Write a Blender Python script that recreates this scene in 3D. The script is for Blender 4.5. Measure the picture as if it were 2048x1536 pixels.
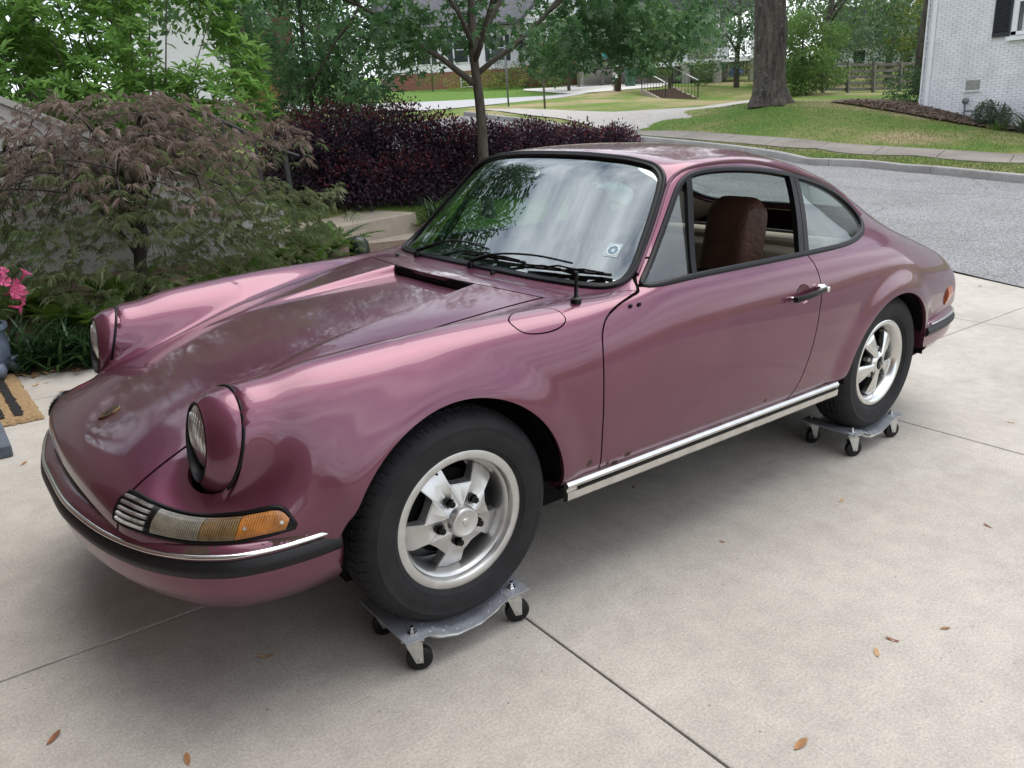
import bpy, bmesh, math, random
import numpy as np
from mathutils import Matrix, Vector

for o in list(bpy.data.objects):
    bpy.data.objects.remove(o)
sc = bpy.context.scene
COL = sc.collection
R = math.radians

# ---------------------------------------------------------------- camera
SLOPE = np.array([[0.9983798403324552, 0.0005116293686983609, -0.05689844157031338],
                  [0.0005116293686983609, 0.9998384328309373, 0.017967928916941066],
                  [0.05689844157031338, -0.017967928916941066, 0.9982182731633925]])   # driveway frame -> level world
CAM_POS = np.array([0.96340075, 2.37337598, 1.42844562])
CAM_ROWS = np.array([[-0.7849999, 0.61526055, -0.0723161],
                     [-0.25855437, -0.21930894, 0.94077268],
                     [-0.56296075, -0.7572041, -0.3312358]])     # right, up, forward
CAM_F = 1539.249                                                  # focal length in pixels of a 2048 px wide frame
cam = bpy.data.cameras.new('camera'); cam_o = bpy.data.objects.new('camera', cam); COL.objects.link(cam_o)
sc.camera = cam_o
_m = np.eye(4); _m[:3, 0] = CAM_ROWS[0]; _m[:3, 1] = CAM_ROWS[1]; _m[:3, 2] = -CAM_ROWS[2]; _m[:3, 3] = CAM_POS
cam_o.matrix_world = Matrix(_m.tolist())
cam.sensor_width = 36; cam.lens = CAM_F/2048*36; cam.clip_start = .05; cam.clip_end = 900

# ---------------------------------------------------------------- sky, sun, exposure
SUN_AZ, SUN_EL = R(178), R(70)      # direction the light comes from (world azimuth, elevation)
world = bpy.data.worlds.new('World'); sc.world = world; world.use_nodes = True
_nt = world.node_tree; _bg = _nt.nodes['Background']
_sky = _nt.nodes.new('ShaderNodeTexSky'); _sky.sky_type = 'NISHITA'; _sky.sun_disc = False
_sky.sun_elevation = SUN_EL; _sky.sun_rotation = math.pi/2-SUN_AZ
_sky.air_density = 1.0; _sky.dust_density = 1.5; _sky.ozone_density = 1.0
# broken white cloud over the blue: noise on the sky direction
_tc = _nt.nodes.new('ShaderNodeTexCoord')
_mp = _nt.nodes.new('ShaderNodeMapping'); _mp.inputs['Scale'].default_value = (1.1, 1.1, 3.2)
_nz = _nt.nodes.new('ShaderNodeTexNoise'); _nz.inputs['Scale'].default_value = 1.9; _nz.inputs['Detail'].default_value = 7; _nz.inputs['Roughness'].default_value = .55
_cr = _nt.nodes.new('ShaderNodeValToRGB'); _cr.color_ramp.elements[0].position = .33; _cr.color_ramp.elements[1].position = .64
_mx = _nt.nodes.new('ShaderNodeMix'); _mx.data_type = 'RGBA'; _mx.inputs['B'].default_value = (15.0, 15.4, 16.2, 1)
_nt.links.new(_tc.outputs['Generated'], _mp.inputs['Vector']); _nt.links.new(_mp.outputs['Vector'], _nz.inputs['Vector'])
_nt.links.new(_nz.outputs['Fac'], _cr.inputs['Fac']); _nt.links.new(_cr.outputs['Color'], _mx.inputs['Factor'])
_nt.links.new(_sky.outputs['Color'], _mx.inputs['A']); _nt.links.new(_mx.outputs['Result'], _bg.inputs['Color'])
_bg.inputs['Strength'].default_value = .12
sun = bpy.data.lights.new('sun', 'SUN'); sun.energy = 1.5; sun.angle = R(50); sun.color = (1, .96, .90)
sun_o = bpy.data.objects.new('sun', sun); COL.objects.link(sun_o)
_d = Vector((math.cos(SUN_EL)*math.cos(SUN_AZ), math.cos(SUN_EL)*math.sin(SUN_AZ), math.sin(SUN_EL)))
sun_o.rotation_euler = _d.to_track_quat('Z', 'Y').to_euler()
sc.view_settings.view_transform = 'Standard'; sc.view_settings.look = 'None'
sc.view_settings.exposure = 0.46; sc.view_settings.gamma = 1; sc.view_settings.use_curve_mapping = False
sc.render.engine = 'CYCLES'
sc.cycles.use_denoising = True
sc.cycles.max_bounces = 8; sc.cycles.transparent_max_bounces = 24; sc.cycles.glossy_bounces = 4; sc.cycles.diffuse_bounces = 3; sc.cycles.transmission_bounces = 6
# ---------------------------------------------------------------- helpers: objects
def tag(o, label=None, cat=None, group=None, kind=None):
    if label: o['label'] = label
    if cat: o['category'] = cat
    if group: o['group'] = group
    if kind: o['kind'] = kind
    return o
def empty(name, loc=(0, 0, 0), rz=0, parent=None):
    o = bpy.data.objects.new(name, None); COL.objects.link(o); o.location = loc; o.rotation_euler = (0, 0, rz)
    o.empty_display_size = .1
    if parent: o.parent = parent
    return o
def mesh_obj(name, V, F, mat, parent=None, smooth=False, normals=None, loc=None, mats=None, fmat=None, sharp=None):
    me = bpy.data.meshes.new(name)
    V = np.asarray(V, float)
    if isinstance(F, np.ndarray) and F.ndim == 2:
        n, k = F.shape
        me.vertices.add(len(V)); me.vertices.foreach_set('co', V.ravel())
        me.loops.add(n*k); me.loops.foreach_set('vertex_index', F.astype(np.int32).ravel())
        me.polygons.add(n); me.polygons.foreach_set('loop_start', np.arange(0, n*k, k, dtype=np.int32))
        me.update(calc_edges=True)
    else:
        me.from_pydata(V.tolist(), [], [tuple(int(i) for i in f) for f in F])
    for m in (mats or [mat]):
        if m: me.materials.append(m)
    if fmat is not None: me.polygons.foreach_set('material_index', np.asarray(fmat, np.int32))
    me.polygons.foreach_set('use_smooth', np.full(len(me.polygons), bool(smooth)))
    me.validate()
    if normals is not None and len(me.vertices) == len(normals):
        me.normals_split_custom_set_from_vertices([tuple(map(float, n)) for n in normals])
    elif smooth and sharp:
        me.set_sharp_from_angle(angle=R(sharp))
    o = bpy.data.objects.new(name, me); COL.objects.link(o)
    if parent: o.parent = parent
    if loc is not None: o.location = loc
    return o
class MB:
    """collects simple solids into ONE mesh (one part)"""
    def __init__(s): s.V = []; s.F = []; s.n = 0
    def add(s, V, F):
        V = np.asarray(V, float); s.V.append(V); s.F += [tuple(int(i)+s.n for i in f) for f in F]; s.n += len(V); return s
    def box(s, c, d, rot=None, bev=0):
        c = np.array(c, float); h = np.array(d, float)/2
        if bev:
            b = min(bev, *(h*.98)); V = []
            for sx in (-1, 1):
                for sy in (-1, 1):
                    for sz in (-1, 1):
                        k = np.array([sx, sy, sz])
                        for a in range(3):
                            q = k*(h-b); q[a] = k[a]*h[a]; V.append(q)
            V = np.array(V); idx = lambda sx, sy, sz, a: ((sx*2+sy)*2+sz)*3+a
            F = []
            for a in range(3):
                b1, c1 = [(1, 2), (2, 0), (0, 1)][a]
                for sg in (0, 1):
                    q = []
                    for e, g in ((0, 0), (1, 0), (1, 1), (0, 1)):
                        t = [0, 0, 0]; t[a] = sg; t[b1] = e; t[c1] = g; q.append(idx(*t, a))
                    F.append(q if sg else q[::-1])
            for a in range(3):
                b1, c1 = [(1, 2), (2, 0), (0, 1)][a]
                for e in (0, 1):
                    for g in (0, 1):
                        q = []
                        for t0, w in ((0, b1), (1, b1), (1, c1), (0, c1)):
                            t = [0, 0, 0]; t[a] = t0; t[b1] = e; t[c1] = g; q.append(idx(*t, w))
                        F.append(q if e == g else q[::-1])
            for sx in (0, 1):
                for sy in (0, 1):
                    for sz in (0, 1):
                        q = [idx(sx, sy, sz, a) for a in range(3)]
                        F.append(q if (sx+sy+sz) % 2 else q[::-1])
        else:
            V = np.array([[x, y, z] for x in (-1, 1) for y in (-1, 1) for z in (-1, 1)])*h
            F = [(0, 1, 3, 2), (4, 6, 7, 5), (0, 4, 5, 1), (2, 3, 7, 6), (0, 2, 6, 4), (1, 5, 7, 3)]
        if rot is not None: V = V@np.array(rot).T
        return s.add(V+c, F)
    def tube(s, P, r, n=8, cap=True, closed=False):
        V, F = tube_vf(P, r, n, cap, closed); return s.add(V, F)
    def lathe(s, prof, n=24, axis='z', c=(0, 0, 0), closed=False):
        V, F = lathe_vf(prof, n, axis, closed); return s.add(V+np.array(c), F)
    def prism(s, poly, z0, z1, axis='z', c=(0, 0, 0)):
        """polygon in the plane perpendicular to axis, extruded z0..z1"""
        p = np.asarray(poly, float); n = len(p); V = []
        for z in (z0, z1):
            for a, b in p:
                V.append({'z': (a, b, z), 'y': (a, z, b), 'x': (z, a, b)}[axis])
        F = [tuple(range(n))[::-1], tuple(range(n, 2*n))]+[(i, (i+1) % n, (i+1) % n+n, i+n) for i in range(n)]
        return s.add(np.array(V)+np.array(c), F)
    def build(s, name, mat, parent=None, smooth=False, sharp=None, loc=None):
        o = mesh_obj(name, np.concatenate(s.V), s.F, mat, parent, smooth, sharp=sharp, loc=loc)
        bm = bmesh.new(); bm.from_mesh(o.data); bmesh.ops.recalc_face_normals(bm, faces=bm.faces); bm.to_mesh(o.data); bm.free()
        if smooth and sharp: o.data.set_sharp_from_angle(angle=R(sharp))
        return o
def rotm(ax, a):
    return np.array(Matrix.Rotation(a, 3, ax))
def frames(P, closed=False):
    P = np.asarray(P, float)
    T = (np.roll(P, -1, 0)-np.roll(P, 1, 0)) if closed else np.gradient(P, axis=0)
    T /= np.linalg.norm(T, axis=1, keepdims=True)+1e-12
    ref = np.array([0, 0, 1.]) if abs(T[0, 2]) < .9 else np.array([1., 0, 0])
    A = []; a = np.cross(T[0], ref); a /= np.linalg.norm(a)
    for t in T:
        a = a-t*(a@t); a /= np.linalg.norm(a)+1e-12; A.append(a)
    A = np.array(A); return T, A, np.cross(T, A)
def tube_vf(P, r, n=8, cap=True, closed=False):
    P = np.asarray(P, float); T, A, B = frames(P, closed); m = len(P)
    r = np.broadcast_to(np.asarray(r, float), (m,))
    a = np.arange(n)*2*np.pi/n
    V = P[:, None]+r[:, None, None]*(np.cos(a)[None, :, None]*A[:, None]+np.sin(a)[None, :, None]*B[:, None])
    F = []
    for i in range(m if closed else m-1):
        k = (i+1) % m
        for j in range(n):
            F.append((i*n+j, i*n+(j+1) % n, k*n+(j+1) % n, k*n+j))
    if cap and not closed: F += [tuple(range(n))[::-1], tuple(range((m-1)*n, m*n))]
    return V.reshape(-1, 3), F
def lathe_vf(prof, n=24, axis='z', closed=False):
    p = np.asarray(prof, float); m = len(p); a = np.arange(n)*2*np.pi/n
    c, s_ = np.cos(a), np.sin(a); V = np.zeros((m, n, 3))
    k = {'z': (0, 1, 2), 'y': (2, 0, 1), 'x': (1, 2, 0)}[axis]
    V[:, :, k[0]] = p[:, :1]*c; V[:, :, k[1]] = p[:, :1]*s_; V[:, :, k[2]] = p[:, 1:2]
    F = []
    for i in range(m if closed else m-1):
        q = (i+1) % m
        for j in range(n):
            F.append((i*n+j, i*n+(j+1) % n, q*n+(j+1) % n, q*n+j))
    return V.reshape(-1, 3), F
def catmull(P, n=6, closed=False):
    P = np.asarray(P, float); m = len(P); out = []
    for i in range(m if closed else m-1):
        g = (lambda k: P[k % m]) if closed else (lambda k: P[min(max(k, 0), m-1)])
        p0, p1, p2, p3 = g(i-1), g(i), g(i+1), g(i+2)
        for t in np.arange(n)/n:
            out.append(.5*((2*p1)+(p2-p0)*t+(2*p0-5*p1+4*p2-p3)*t*t+(3*p1-p0-3*p2+p3)*t**3))
    if not closed: out.append(P[-1])
    return np.array(out)
def resample(P, n, closed=False):
    P = np.asarray(P, float)
    Q = np.concatenate([P, P[:1]]) if closed else P
    s = np.concatenate([[0], np.cumsum(np.linalg.norm(np.diff(Q, axis=0), axis=1))])
    t = np.linspace(0, s[-1], n+1)[:-1] if closed else np.linspace(0, s[-1], n)
    return np.stack([np.interp(t, s, Q[:, k]) for k in range(Q.shape[1])], 1)
def sweep(prof, P, up, closed=False, cap=True):
    """profile (a, b) swept along P: a along side = T x up, b along up (per point)"""
    P = np.asarray(P, float); T = (np.roll(P, -1, 0)-np.roll(P, 1, 0)) if closed else np.gradient(P, axis=0)
    T /= np.linalg.norm(T, axis=1, keepdims=True)+1e-12
    up = np.broadcast_to(np.asarray(up, float), P.shape)
    S = np.cross(T, up); S /= np.linalg.norm(S, axis=1, keepdims=True)+1e-12
    Uv = np.cross(S, T)
    pr = np.asarray(prof, float); k = len(pr); m = len(P)
    V = P[:, None]+pr[None, :, :1]*S[:, None]+pr[None, :, 1:2]*Uv[:, None]
    F = []
    for i in range(m if closed else m-1):
        q = (i+1) % m
        for j in range(k):
            F.append((i*k+j, i*k+(j+1) % k, q*k+(j+1) % k, q*k+j))
    if cap and not closed: F += [tuple(range(k))[::-1], tuple(range((m-1)*k, m*k))]
    return V.reshape(-1, 3), F
def copy_tree(o, parent=None):
    c = o.copy(); COL.objects.link(c); c.parent = parent
    for ch in list(o.children): copy_tree(ch, c)
    return c

# ---------------------------------------------------------------- helpers: materials
MATS = {}
def mat(name, col=(.5, .5, .5), rough=.5, metal=0, spec=.5, coat=0, coat_rough=.05, noise=0, nscale=8, bump=0, bscale=40, sheen=0, alpha=None, emit=None, rvar=0, trans=0, coords='Object'):
    m = bpy.data.materials.new(name); m.use_nodes = True; MATS[name] = m
    nt = m.node_tree; b = nt.nodes['Principled BSDF']
    b.inputs['Base Color'].default_value = (*col, 1); b.inputs['Roughness'].default_value = rough; b.inputs['Metallic'].default_value = metal
    b.inputs['Specular IOR Level'].default_value = spec; b.inputs['Coat Weight'].default_value = coat; b.inputs['Coat Roughness'].default_value = coat_rough
    if trans: b.inputs['Transmission Weight'].default_value = trans
    if noise or bump or rvar:
        tc = nt.nodes.new('ShaderNodeTexCoord')
    if noise or rvar:
        nz = nt.nodes.new('ShaderNodeTexNoise'); nz.inputs['Scale'].default_value = nscale; nz.inputs['Detail'].default_value = 6
        nt.links.new(tc.outputs[coords], nz.inputs['Vector'])
    if noise:
        hs = nt.nodes.new('ShaderNodeHueSaturation'); hs.inputs['Color'].default_value = (*col, 1)
        mr = nt.nodes.new('ShaderNodeMapRange'); mr.inputs['From Min'].default_value = .3; mr.inputs['From Max'].default_value = .7
        mr.inputs['To Min'].default_value = 1-noise; mr.inputs['To Max'].default_value = 1+noise
        nt.links.new(nz.outputs['Fac'], mr.inputs['Value']); nt.links.new(mr.outputs['Result'], hs.inputs['Value']); nt.links.new(hs.outputs['Color'], b.inputs['Base Color'])
    if rvar:
        m2 = nt.nodes.new('ShaderNodeMapRange'); m2.inputs['To Min'].default_value = max(0, rough-rvar); m2.inputs['To Max'].default_value = min(1, rough+rvar)
        m2.inputs['From Min'].default_value = .3; m2.inputs['From Max'].default_value = .7
        nt.links.new(nz.outputs['Fac'], m2.inputs['Value']); nt.links.new(m2.outputs['Result'], b.inputs['Roughness'])
    if bump:
        n2 = nt.nodes.new('ShaderNodeTexNoise'); n2.inputs['Scale'].default_value = bscale; n2.inputs['Detail'].default_value = 5
        bp = nt.nodes.new('ShaderNodeBump'); bp.inputs['Strength'].default_value = bump; bp.inputs['Distance'].default_value = .01
        nt.links.new(tc.outputs[coords], n2.inputs['Vector']); nt.links.new(n2.outputs['Fac'], bp.inputs['Height']); nt.links.new(bp.outputs['Normal'], b.inputs['Normal'])
    return m
def leaf_mat(name, c1, c2, trans=.35, rough=.5, spec=.3, vscale=6):
    """two-tone foliage, thin leaves that let some light through; tone varies leaf by leaf and in patches"""
    m = bpy.data.materials.new(name); m.use_nodes = True; MATS[name] = m; nt = m.node_tree; b = nt.nodes['Principled BSDF']
    gi = nt.nodes.new('ShaderNodeNewGeometry'); tc = nt.nodes.new('ShaderNodeTexCoord')
    nz = nt.nodes.new('ShaderNodeTexNoise'); nz.inputs['Scale'].default_value = vscale; nz.inputs['Detail'].default_value = 2
    nt.links.new(tc.outputs['Object'], nz.inputs['Vector'])
    ad = nt.nodes.new('ShaderNodeMath'); ad.operation = 'ADD'
    ml = nt.nodes.new('ShaderNodeMath'); ml.operation = 'MULTIPLY'; ml.inputs[1].default_value = .65
    nt.links.new(gi.outputs['Random Per Island'], ml.inputs[0]); nt.links.new(ml.outputs[0], ad.inputs[0])
    mr = nt.nodes.new('ShaderNodeMapRange'); mr.inputs['From Min'].default_value = .35; mr.inputs['From Max'].default_value = .65; mr.inputs['To Min'].default_value = -.15; mr.inputs['To Max'].default_value = .5
    nt.links.new(nz.outputs['Fac'], mr.inputs['Value']); nt.links.new(mr.outputs['Result'], ad.inputs[1])
    mx = nt.nodes.new('ShaderNodeMix'); mx.data_type = 'RGBA'; mx.inputs['A'].default_value = (*c1, 1); mx.inputs['B'].default_value = (*c2, 1)
    nt.links.new(ad.outputs[0], mx.inputs['Factor']); nt.links.new(mx.outputs['Result'], b.inputs['Base Color'])
    b.inputs['Roughness'].default_value = rough; b.inputs['Specular IOR Level'].default_value = spec
    tr = nt.nodes.new('ShaderNodeBsdfTranslucent'); nt.links.new(mx.outputs['Result'], tr.inputs['Color'])
    ms = nt.nodes.new('ShaderNodeMixShader'); ms.inputs[0].default_value = trans
    nt.links.new(b.outputs[0], ms.inputs[1]); nt.links.new(tr.outputs[0], ms.inputs[2]); nt.links.new(ms.outputs[0], nt.nodes['Material Output'].inputs['Surface'])
    return m
def glass_mat(name, tint, refl_rough=.0, base=.04, ior=1.5, dirt=0):
    m = bpy.data.materials.new(name); m.use_nodes = True; MATS[name] = m; nt = m.node_tree; nt.nodes.remove(nt.nodes['Principled BSDF'])
    t = nt.nodes.new('ShaderNodeBsdfTransparent'); t.inputs['Color'].default_value = (*tint, 1)
    g = nt.nodes.new('ShaderNodeBsdfGlossy'); g.inputs['Roughness'].default_value = refl_rough; g.inputs['Color'].default_value = (.93, 1, 1, 1)
    fr = nt.nodes.new('ShaderNodeFresnel'); fr.inputs['IOR'].default_value = ior
    gm = nt.nodes.new('ShaderNodeNewGeometry'); im = nt.nodes.new('ShaderNodeMapRange'); im.inputs['To Min'].default_value = ior; im.inputs['To Max'].default_value = 1/ior      # same pane from either side
    nt.links.new(gm.outputs['Backfacing'], im.inputs['Value']); nt.links.new(im.outputs['Result'], fr.inputs['IOR'])
    mp = nt.nodes.new('ShaderNodeMapRange'); mp.inputs['To Min'].default_value = base; mp.inputs['To Max'].default_value = 1; mp.clamp = True
    nt.links.new(fr.outputs[0], mp.inputs['Value'])
    ms = nt.nodes.new('ShaderNodeMixShader'); nt.links.new(mp.outputs['Result'], ms.inputs[0]); nt.links.new(t.outputs[0], ms.inputs[1]); nt.links.new(g.outputs[0], ms.inputs[2])
    last = ms
    if dirt:
        df = nt.nodes.new('ShaderNodeBsdfDiffuse'); df.inputs['Color'].default_value = (.6, .62, .6, 1)
        m2 = nt.nodes.new('ShaderNodeMixShader'); m2.inputs[0].default_value = dirt
        nt.links.new(ms.outputs[0], m2.inputs[1]); nt.links.new(df.outputs[0], m2.inputs[2]); last = m2
    nt.links.new(last.outputs[0], nt.nodes['Material Output'].inputs['Surface'])
    return m
# ---------------------------------------------------------------- car body surface (car frame: x forward, y left, z up)
CAGE_X = {}
def R_(*a): return [tuple(a[i:i+3]) for i in range(0, len(a), 3)]
def side(x, rows, top):
    """rows: (y, z) for columns c0..c5, top: explicit (x, y, z) for c6..c13"""
    return [(x, y, z) for y, z in rows] + list(top)
CAGE = [
 # r0 lower nose edge (bumper seam)
 R_(.352,.70,.455, .362,.752,.468, .40,.756,.472, .455,.753,.478, .52,.742,.484, .588,.716,.49, .645,.678,.495, .695,.63,.502, .737,.58,.51, .771,.522,.52, .789,.478,.528, .810,.36,.545, .825,.18,.555, .83,0,.558),
 # r1
 R_(.335,.71,.49, .345,.762,.512, .38,.764,.522, .432,.762,.533, .495,.748,.545, .565,.72,.553, .622,.682,.56, .672,.634,.567, .712,.582,.577, .748,.522,.590, .764,.475,.595, .787,.36,.602, .802,.18,.606, .806,0,.607),
 # r2
 R_(.305,.71,.505, .318,.77,.535, .347,.772,.567, .392,.764,.595, .452,.742,.612, .515,.702,.618, .562,.652,.617, .602,.597,.615, .632,.54,.622, .648,.487,.642, .66,.44,.648, .678,.34,.657, .690,.18,.661, .694,0,.662),
 # r3
 R_(.285,.71,.50, .295,.775,.53, .322,.778,.585, .352,.770,.64, .395,.748,.69, .430,.708,.762, .448,.655,.812, .460,.585,.834, .468,.517,.792, .475,.458,.716, .482,.415,.718, .495,.32,.736, .502,.17,.744, .503,0,.746),
 # r4
 R_(.235,.71,.47, .24,.78,.50, .255,.785,.58, .27,.779,.65, .28,.760,.73, .29,.722,.812, .295,.672,.864, .30,.600,.884, .302,.53,.835, .305,.474,.772, .31,.432,.773, .318,.33,.792, .32,.17,.800, .32,0,.802),
 # r5
 R_(.13,.71,.445, .13,.783,.475, .135,.79,.56, .14,.786,.645, .145,.771,.735, .15,.737,.82, .15,.687,.876, .15,.615,.901, .155,.548,.868, .16,.495,.820, .16,.452,.818, .16,.34,.834, .16,.175,.841, .16,0,.843),
 # r6
 side(0, [(.71,.42),(.773,.45),(.783,.545),(.782,.64),(.770,.735),(.742,.823)], R_(0,.697,.884, 0,.628,.911, 0,.567,.889, 0,.515,.856, 0,.472,.853, 0,.35,.865, 0,.18,.872, 0,0,.874)),
 # r7
 side(-.18, [(.71,.40),(.770,.43),(.783,.535),(.786,.635),(.778,.735),(.751,.825)], R_(-.18,.706,.889, -.18,.644,.916, -.18,.590,.906, -.18,.543,.886, -.18,.502,.883, -.18,.37,.894, -.18,.185,.900, -.18,0,.902)),
 # r8  hood rear
 side(-.35, [(.71,.385),(.770,.412),(.785,.515),(.791,.625),(.786,.73),(.762,.824)], R_(-.35,.716,.892, -.36,.662,.917, -.37,.622,.917, -.385,.582,.912, -.385,.54,.912, -.375,.39,.922, -.37,.19,.928, -.37,0,.930)),
 # r9  cowl
 side(-.47, [(.71,.375),(.772,.407),(.790,.505),(.798,.615),(.793,.725),(.772,.825)], R_(-.475,.728,.895, -.49,.683,.918, -.51,.650,.924, -.53,.612,.925, -.525,.567,.926, -.50,.40,.936, -.485,.19,.941, -.48,0,.942)),
 # r10 windscreen base
 side(-.60, [(.71,.37),(.772,.405),(.790,.505),(.800,.615),(.796,.725),(.779,.825)], R_(-.61,.742,.902, -.635,.708,.925, -.66,.683,.931, -.69,.645,.936, -.650,.575,.937, -.605,.40,.944, -.585,.19,.948, -.58,0,.949)),
 # r11
 side(-.75, [(.71,.37),(.772,.405),(.790,.505),(.800,.615),(.797,.725),(.784,.825)], R_(-.755,.755,.910, -.765,.733,.940, -.775,.695,.972, -.79,.632,1.022, -.75,.556,1.032, -.71,.39,1.046, -.693,.187,1.053, -.69,0,1.055)),
 # r12
 side(-.90, [(.71,.37),(.772,.405),(.790,.505),(.800,.615),(.797,.725),(.786,.825)], R_(-.90,.759,.914, -.90,.738,.949, -.91,.682,1.036, -.935,.610,1.150, -.897,.535,1.166, -.855,.375,1.186, -.838,.182,1.194, -.835,0,1.196)),
 # r13 header
 side(-1.03, [(.71,.37),(.772,.405),(.790,.505),(.800,.615),(.797,.725),(.786,.825)], R_(-1.03,.760,.916, -1.03,.738,.953, -1.04,.680,1.075, -1.06,.592,1.258, -1.022,.512,1.283, -.985,.355,1.307, -.968,.175,1.317, -.965,0,1.319)),
 # r14
 side(-1.15, [(.71,.37),(.772,.405),(.790,.505),(.800,.615),(.797,.725),(.787,.826)], R_(-1.15,.760,.918, -1.15,.738,.955, -1.15,.686,1.09, -1.16,.600,1.281, -1.135,.520,1.308, -1.11,.36,1.335, -1.10,.18,1.346, -1.10,0,1.348)),
 # r15
 side(-1.33, [(.71,.37),(.772,.405),(.790,.505),(.800,.615),(.798,.725),(.787,.828)], R_(-1.33,.760,.920, -1.33,.738,.957, -1.33,.690,1.095, -1.33,.604,1.288, -1.33,.530,1.316, -1.33,.37,1.345, -1.33,.185,1.358, -1.33,0,1.360)),
 # r16
 side(-1.54, [(.71,.37),(.772,.405),(.790,.505),(.801,.615),(.799,.727),(.788,.830)], R_(-1.54,.760,.922, -1.54,.738,.959, -1.54,.690,1.095, -1.54,.602,1.274, -1.54,.535,1.305, -1.54,.375,1.338, -1.54,.187,1.352, -1.54,0,1.355)),
 # r17
 side(-1.76, [(.71,.375),(.773,.408),(.791,.51),(.803,.62),(.802,.732),(.790,.836)], R_(-1.76,.760,.925, -1.76,.736,.962, -1.76,.686,1.085, -1.76,.596,1.238, -1.76,.53,1.273, -1.76,.375,1.308, -1.76,.187,1.324, -1.76,0,1.327)),
 # r18
 side(-2.0, [(.71,.39),(.772,.425),(.788,.525),(.799,.635),(.799,.745),(.788,.846)], R_(-2.0,.757,.931, -2.0,.722,.972, -2.0,.662,1.066, -2.0,.580,1.172, -2.0,.517,1.213, -2.0,.37,1.255, -2.0,.187,1.272, -2.0,0,1.275)),
 # r19
 side(-2.27, [(.71,.42),(.770,.45),(.788,.545),(.797,.65),(.797,.755),(.784,.852)], R_(-2.27,.748,.926, -2.27,.695,.975, -2.27,.626,1.024, -2.27,.556,1.077, -2.27,.498,1.117, -2.27,.36,1.160, -2.27,.185,1.178, -2.27,0,1.182)),
 # r20
 side(-2.53, [(.71,.43),(.762,.46),(.779,.545),(.786,.64),(.784,.735),(.763,.822)], R_(-2.53,.716,.888, -2.53,.665,.927, -2.53,.598,.955, -2.53,.537,.985, -2.53,.48,1.010, -2.53,.35,1.040, -2.53,.182,1.053, -2.53,0,1.056)),
 # r21
 R_(-2.72,.70,.45, -2.73,.735,.475, -2.74,.750,.55, -2.75,.756,.63, -2.76,.751,.71, -2.77,.729,.782, -2.775,.686,.834, -2.78,.643,.862, -2.785,.582,.880, -2.79,.522,.897, -2.79,.465,.910, -2.79,.34,.928, -2.79,.18,.937, -2.79,0,.940),
 # r22
 R_(-2.85,.68,.47, -2.87,.707,.49, -2.89,.722,.55, -2.92,.725,.615, -2.95,.717,.68, -2.97,.695,.737, -2.985,.658,.775, -2.99,.622,.797, -2.995,.565,.809, -3.0,.508,.817, -3.0,.452,.823, -3.0,.33,.833, -3.0,.175,.839, -3.0,0,.841),
 # r23
 R_(-2.93,.67,.49, -2.96,.693,.505, -3.00,.704,.55, -3.04,.702,.60, -3.075,.690,.648, -3.10,.667,.685, -3.11,.634,.708, -3.12,.598,.722, -3.125,.545,.729, -3.13,.49,.734, -3.132,.438,.737, -3.135,.325,.742, -3.138,.17,.745, -3.14,0,.746),
 # r24 tail edge
 R_(-2.97,.66,.50, -3.0,.683,.512, -3.055,.690,.535, -3.105,.684,.56, -3.14,.668,.583, -3.162,.645,.60, -3.175,.612,.61, -3.183,.575,.615, -3.188,.525,.618, -3.193,.475,.62, -3.197,.425,.62, -3.203,.315,.62, -3.208,.165,.62, -3.21,0,.62),
]
CAGE = np.array(CAGE, float)          # rows x 14 x 3
NR, NC = CAGE.shape[:2]

def _ext(P, axis, mirror_end=False):
    P = np.moveaxis(P, axis, 0)
    a = 2*P[0]-P[1]
    b = P[-2]*np.array([1, -1, 1]) if mirror_end else 2*P[-1]-P[-2]
    return np.moveaxis(np.concatenate([a[None], P, b[None]]), 0, axis)
def _bas(t):
    return np.stack([(1-t)**3, 3*t**3-6*t**2+4, -3*t**3+3*t**2+3*t+1, t**3], -1)/6.0
def _ev1(Pe, u):
    """evaluate along axis 0 of an extended net at parameters u in [0, n-1]"""
    n = Pe.shape[0]-2
    i = np.clip(np.floor(u).astype(int), 0, n-2); w = _bas(u-i)
    return sum(w[:, k].reshape((-1,)+(1,)*(Pe.ndim-1))*Pe[i+k] for k in range(4))
def bs_eval(P, u, v):
    A = _ev1(_ext(P, 0), u)                              # len(u) x NC x 3
    B = _ev1(np.moveaxis(_ext(A, 1, True), 1, 0), v)     # len(v) x len(u) x 3
    return np.moveaxis(B, 0, 1)
NET = CAGE.copy()
for _k in range(2):
    NET += .8*(CAGE-bs_eval(NET, np.arange(NR, dtype=float), np.arange(NC, dtype=float)))

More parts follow.
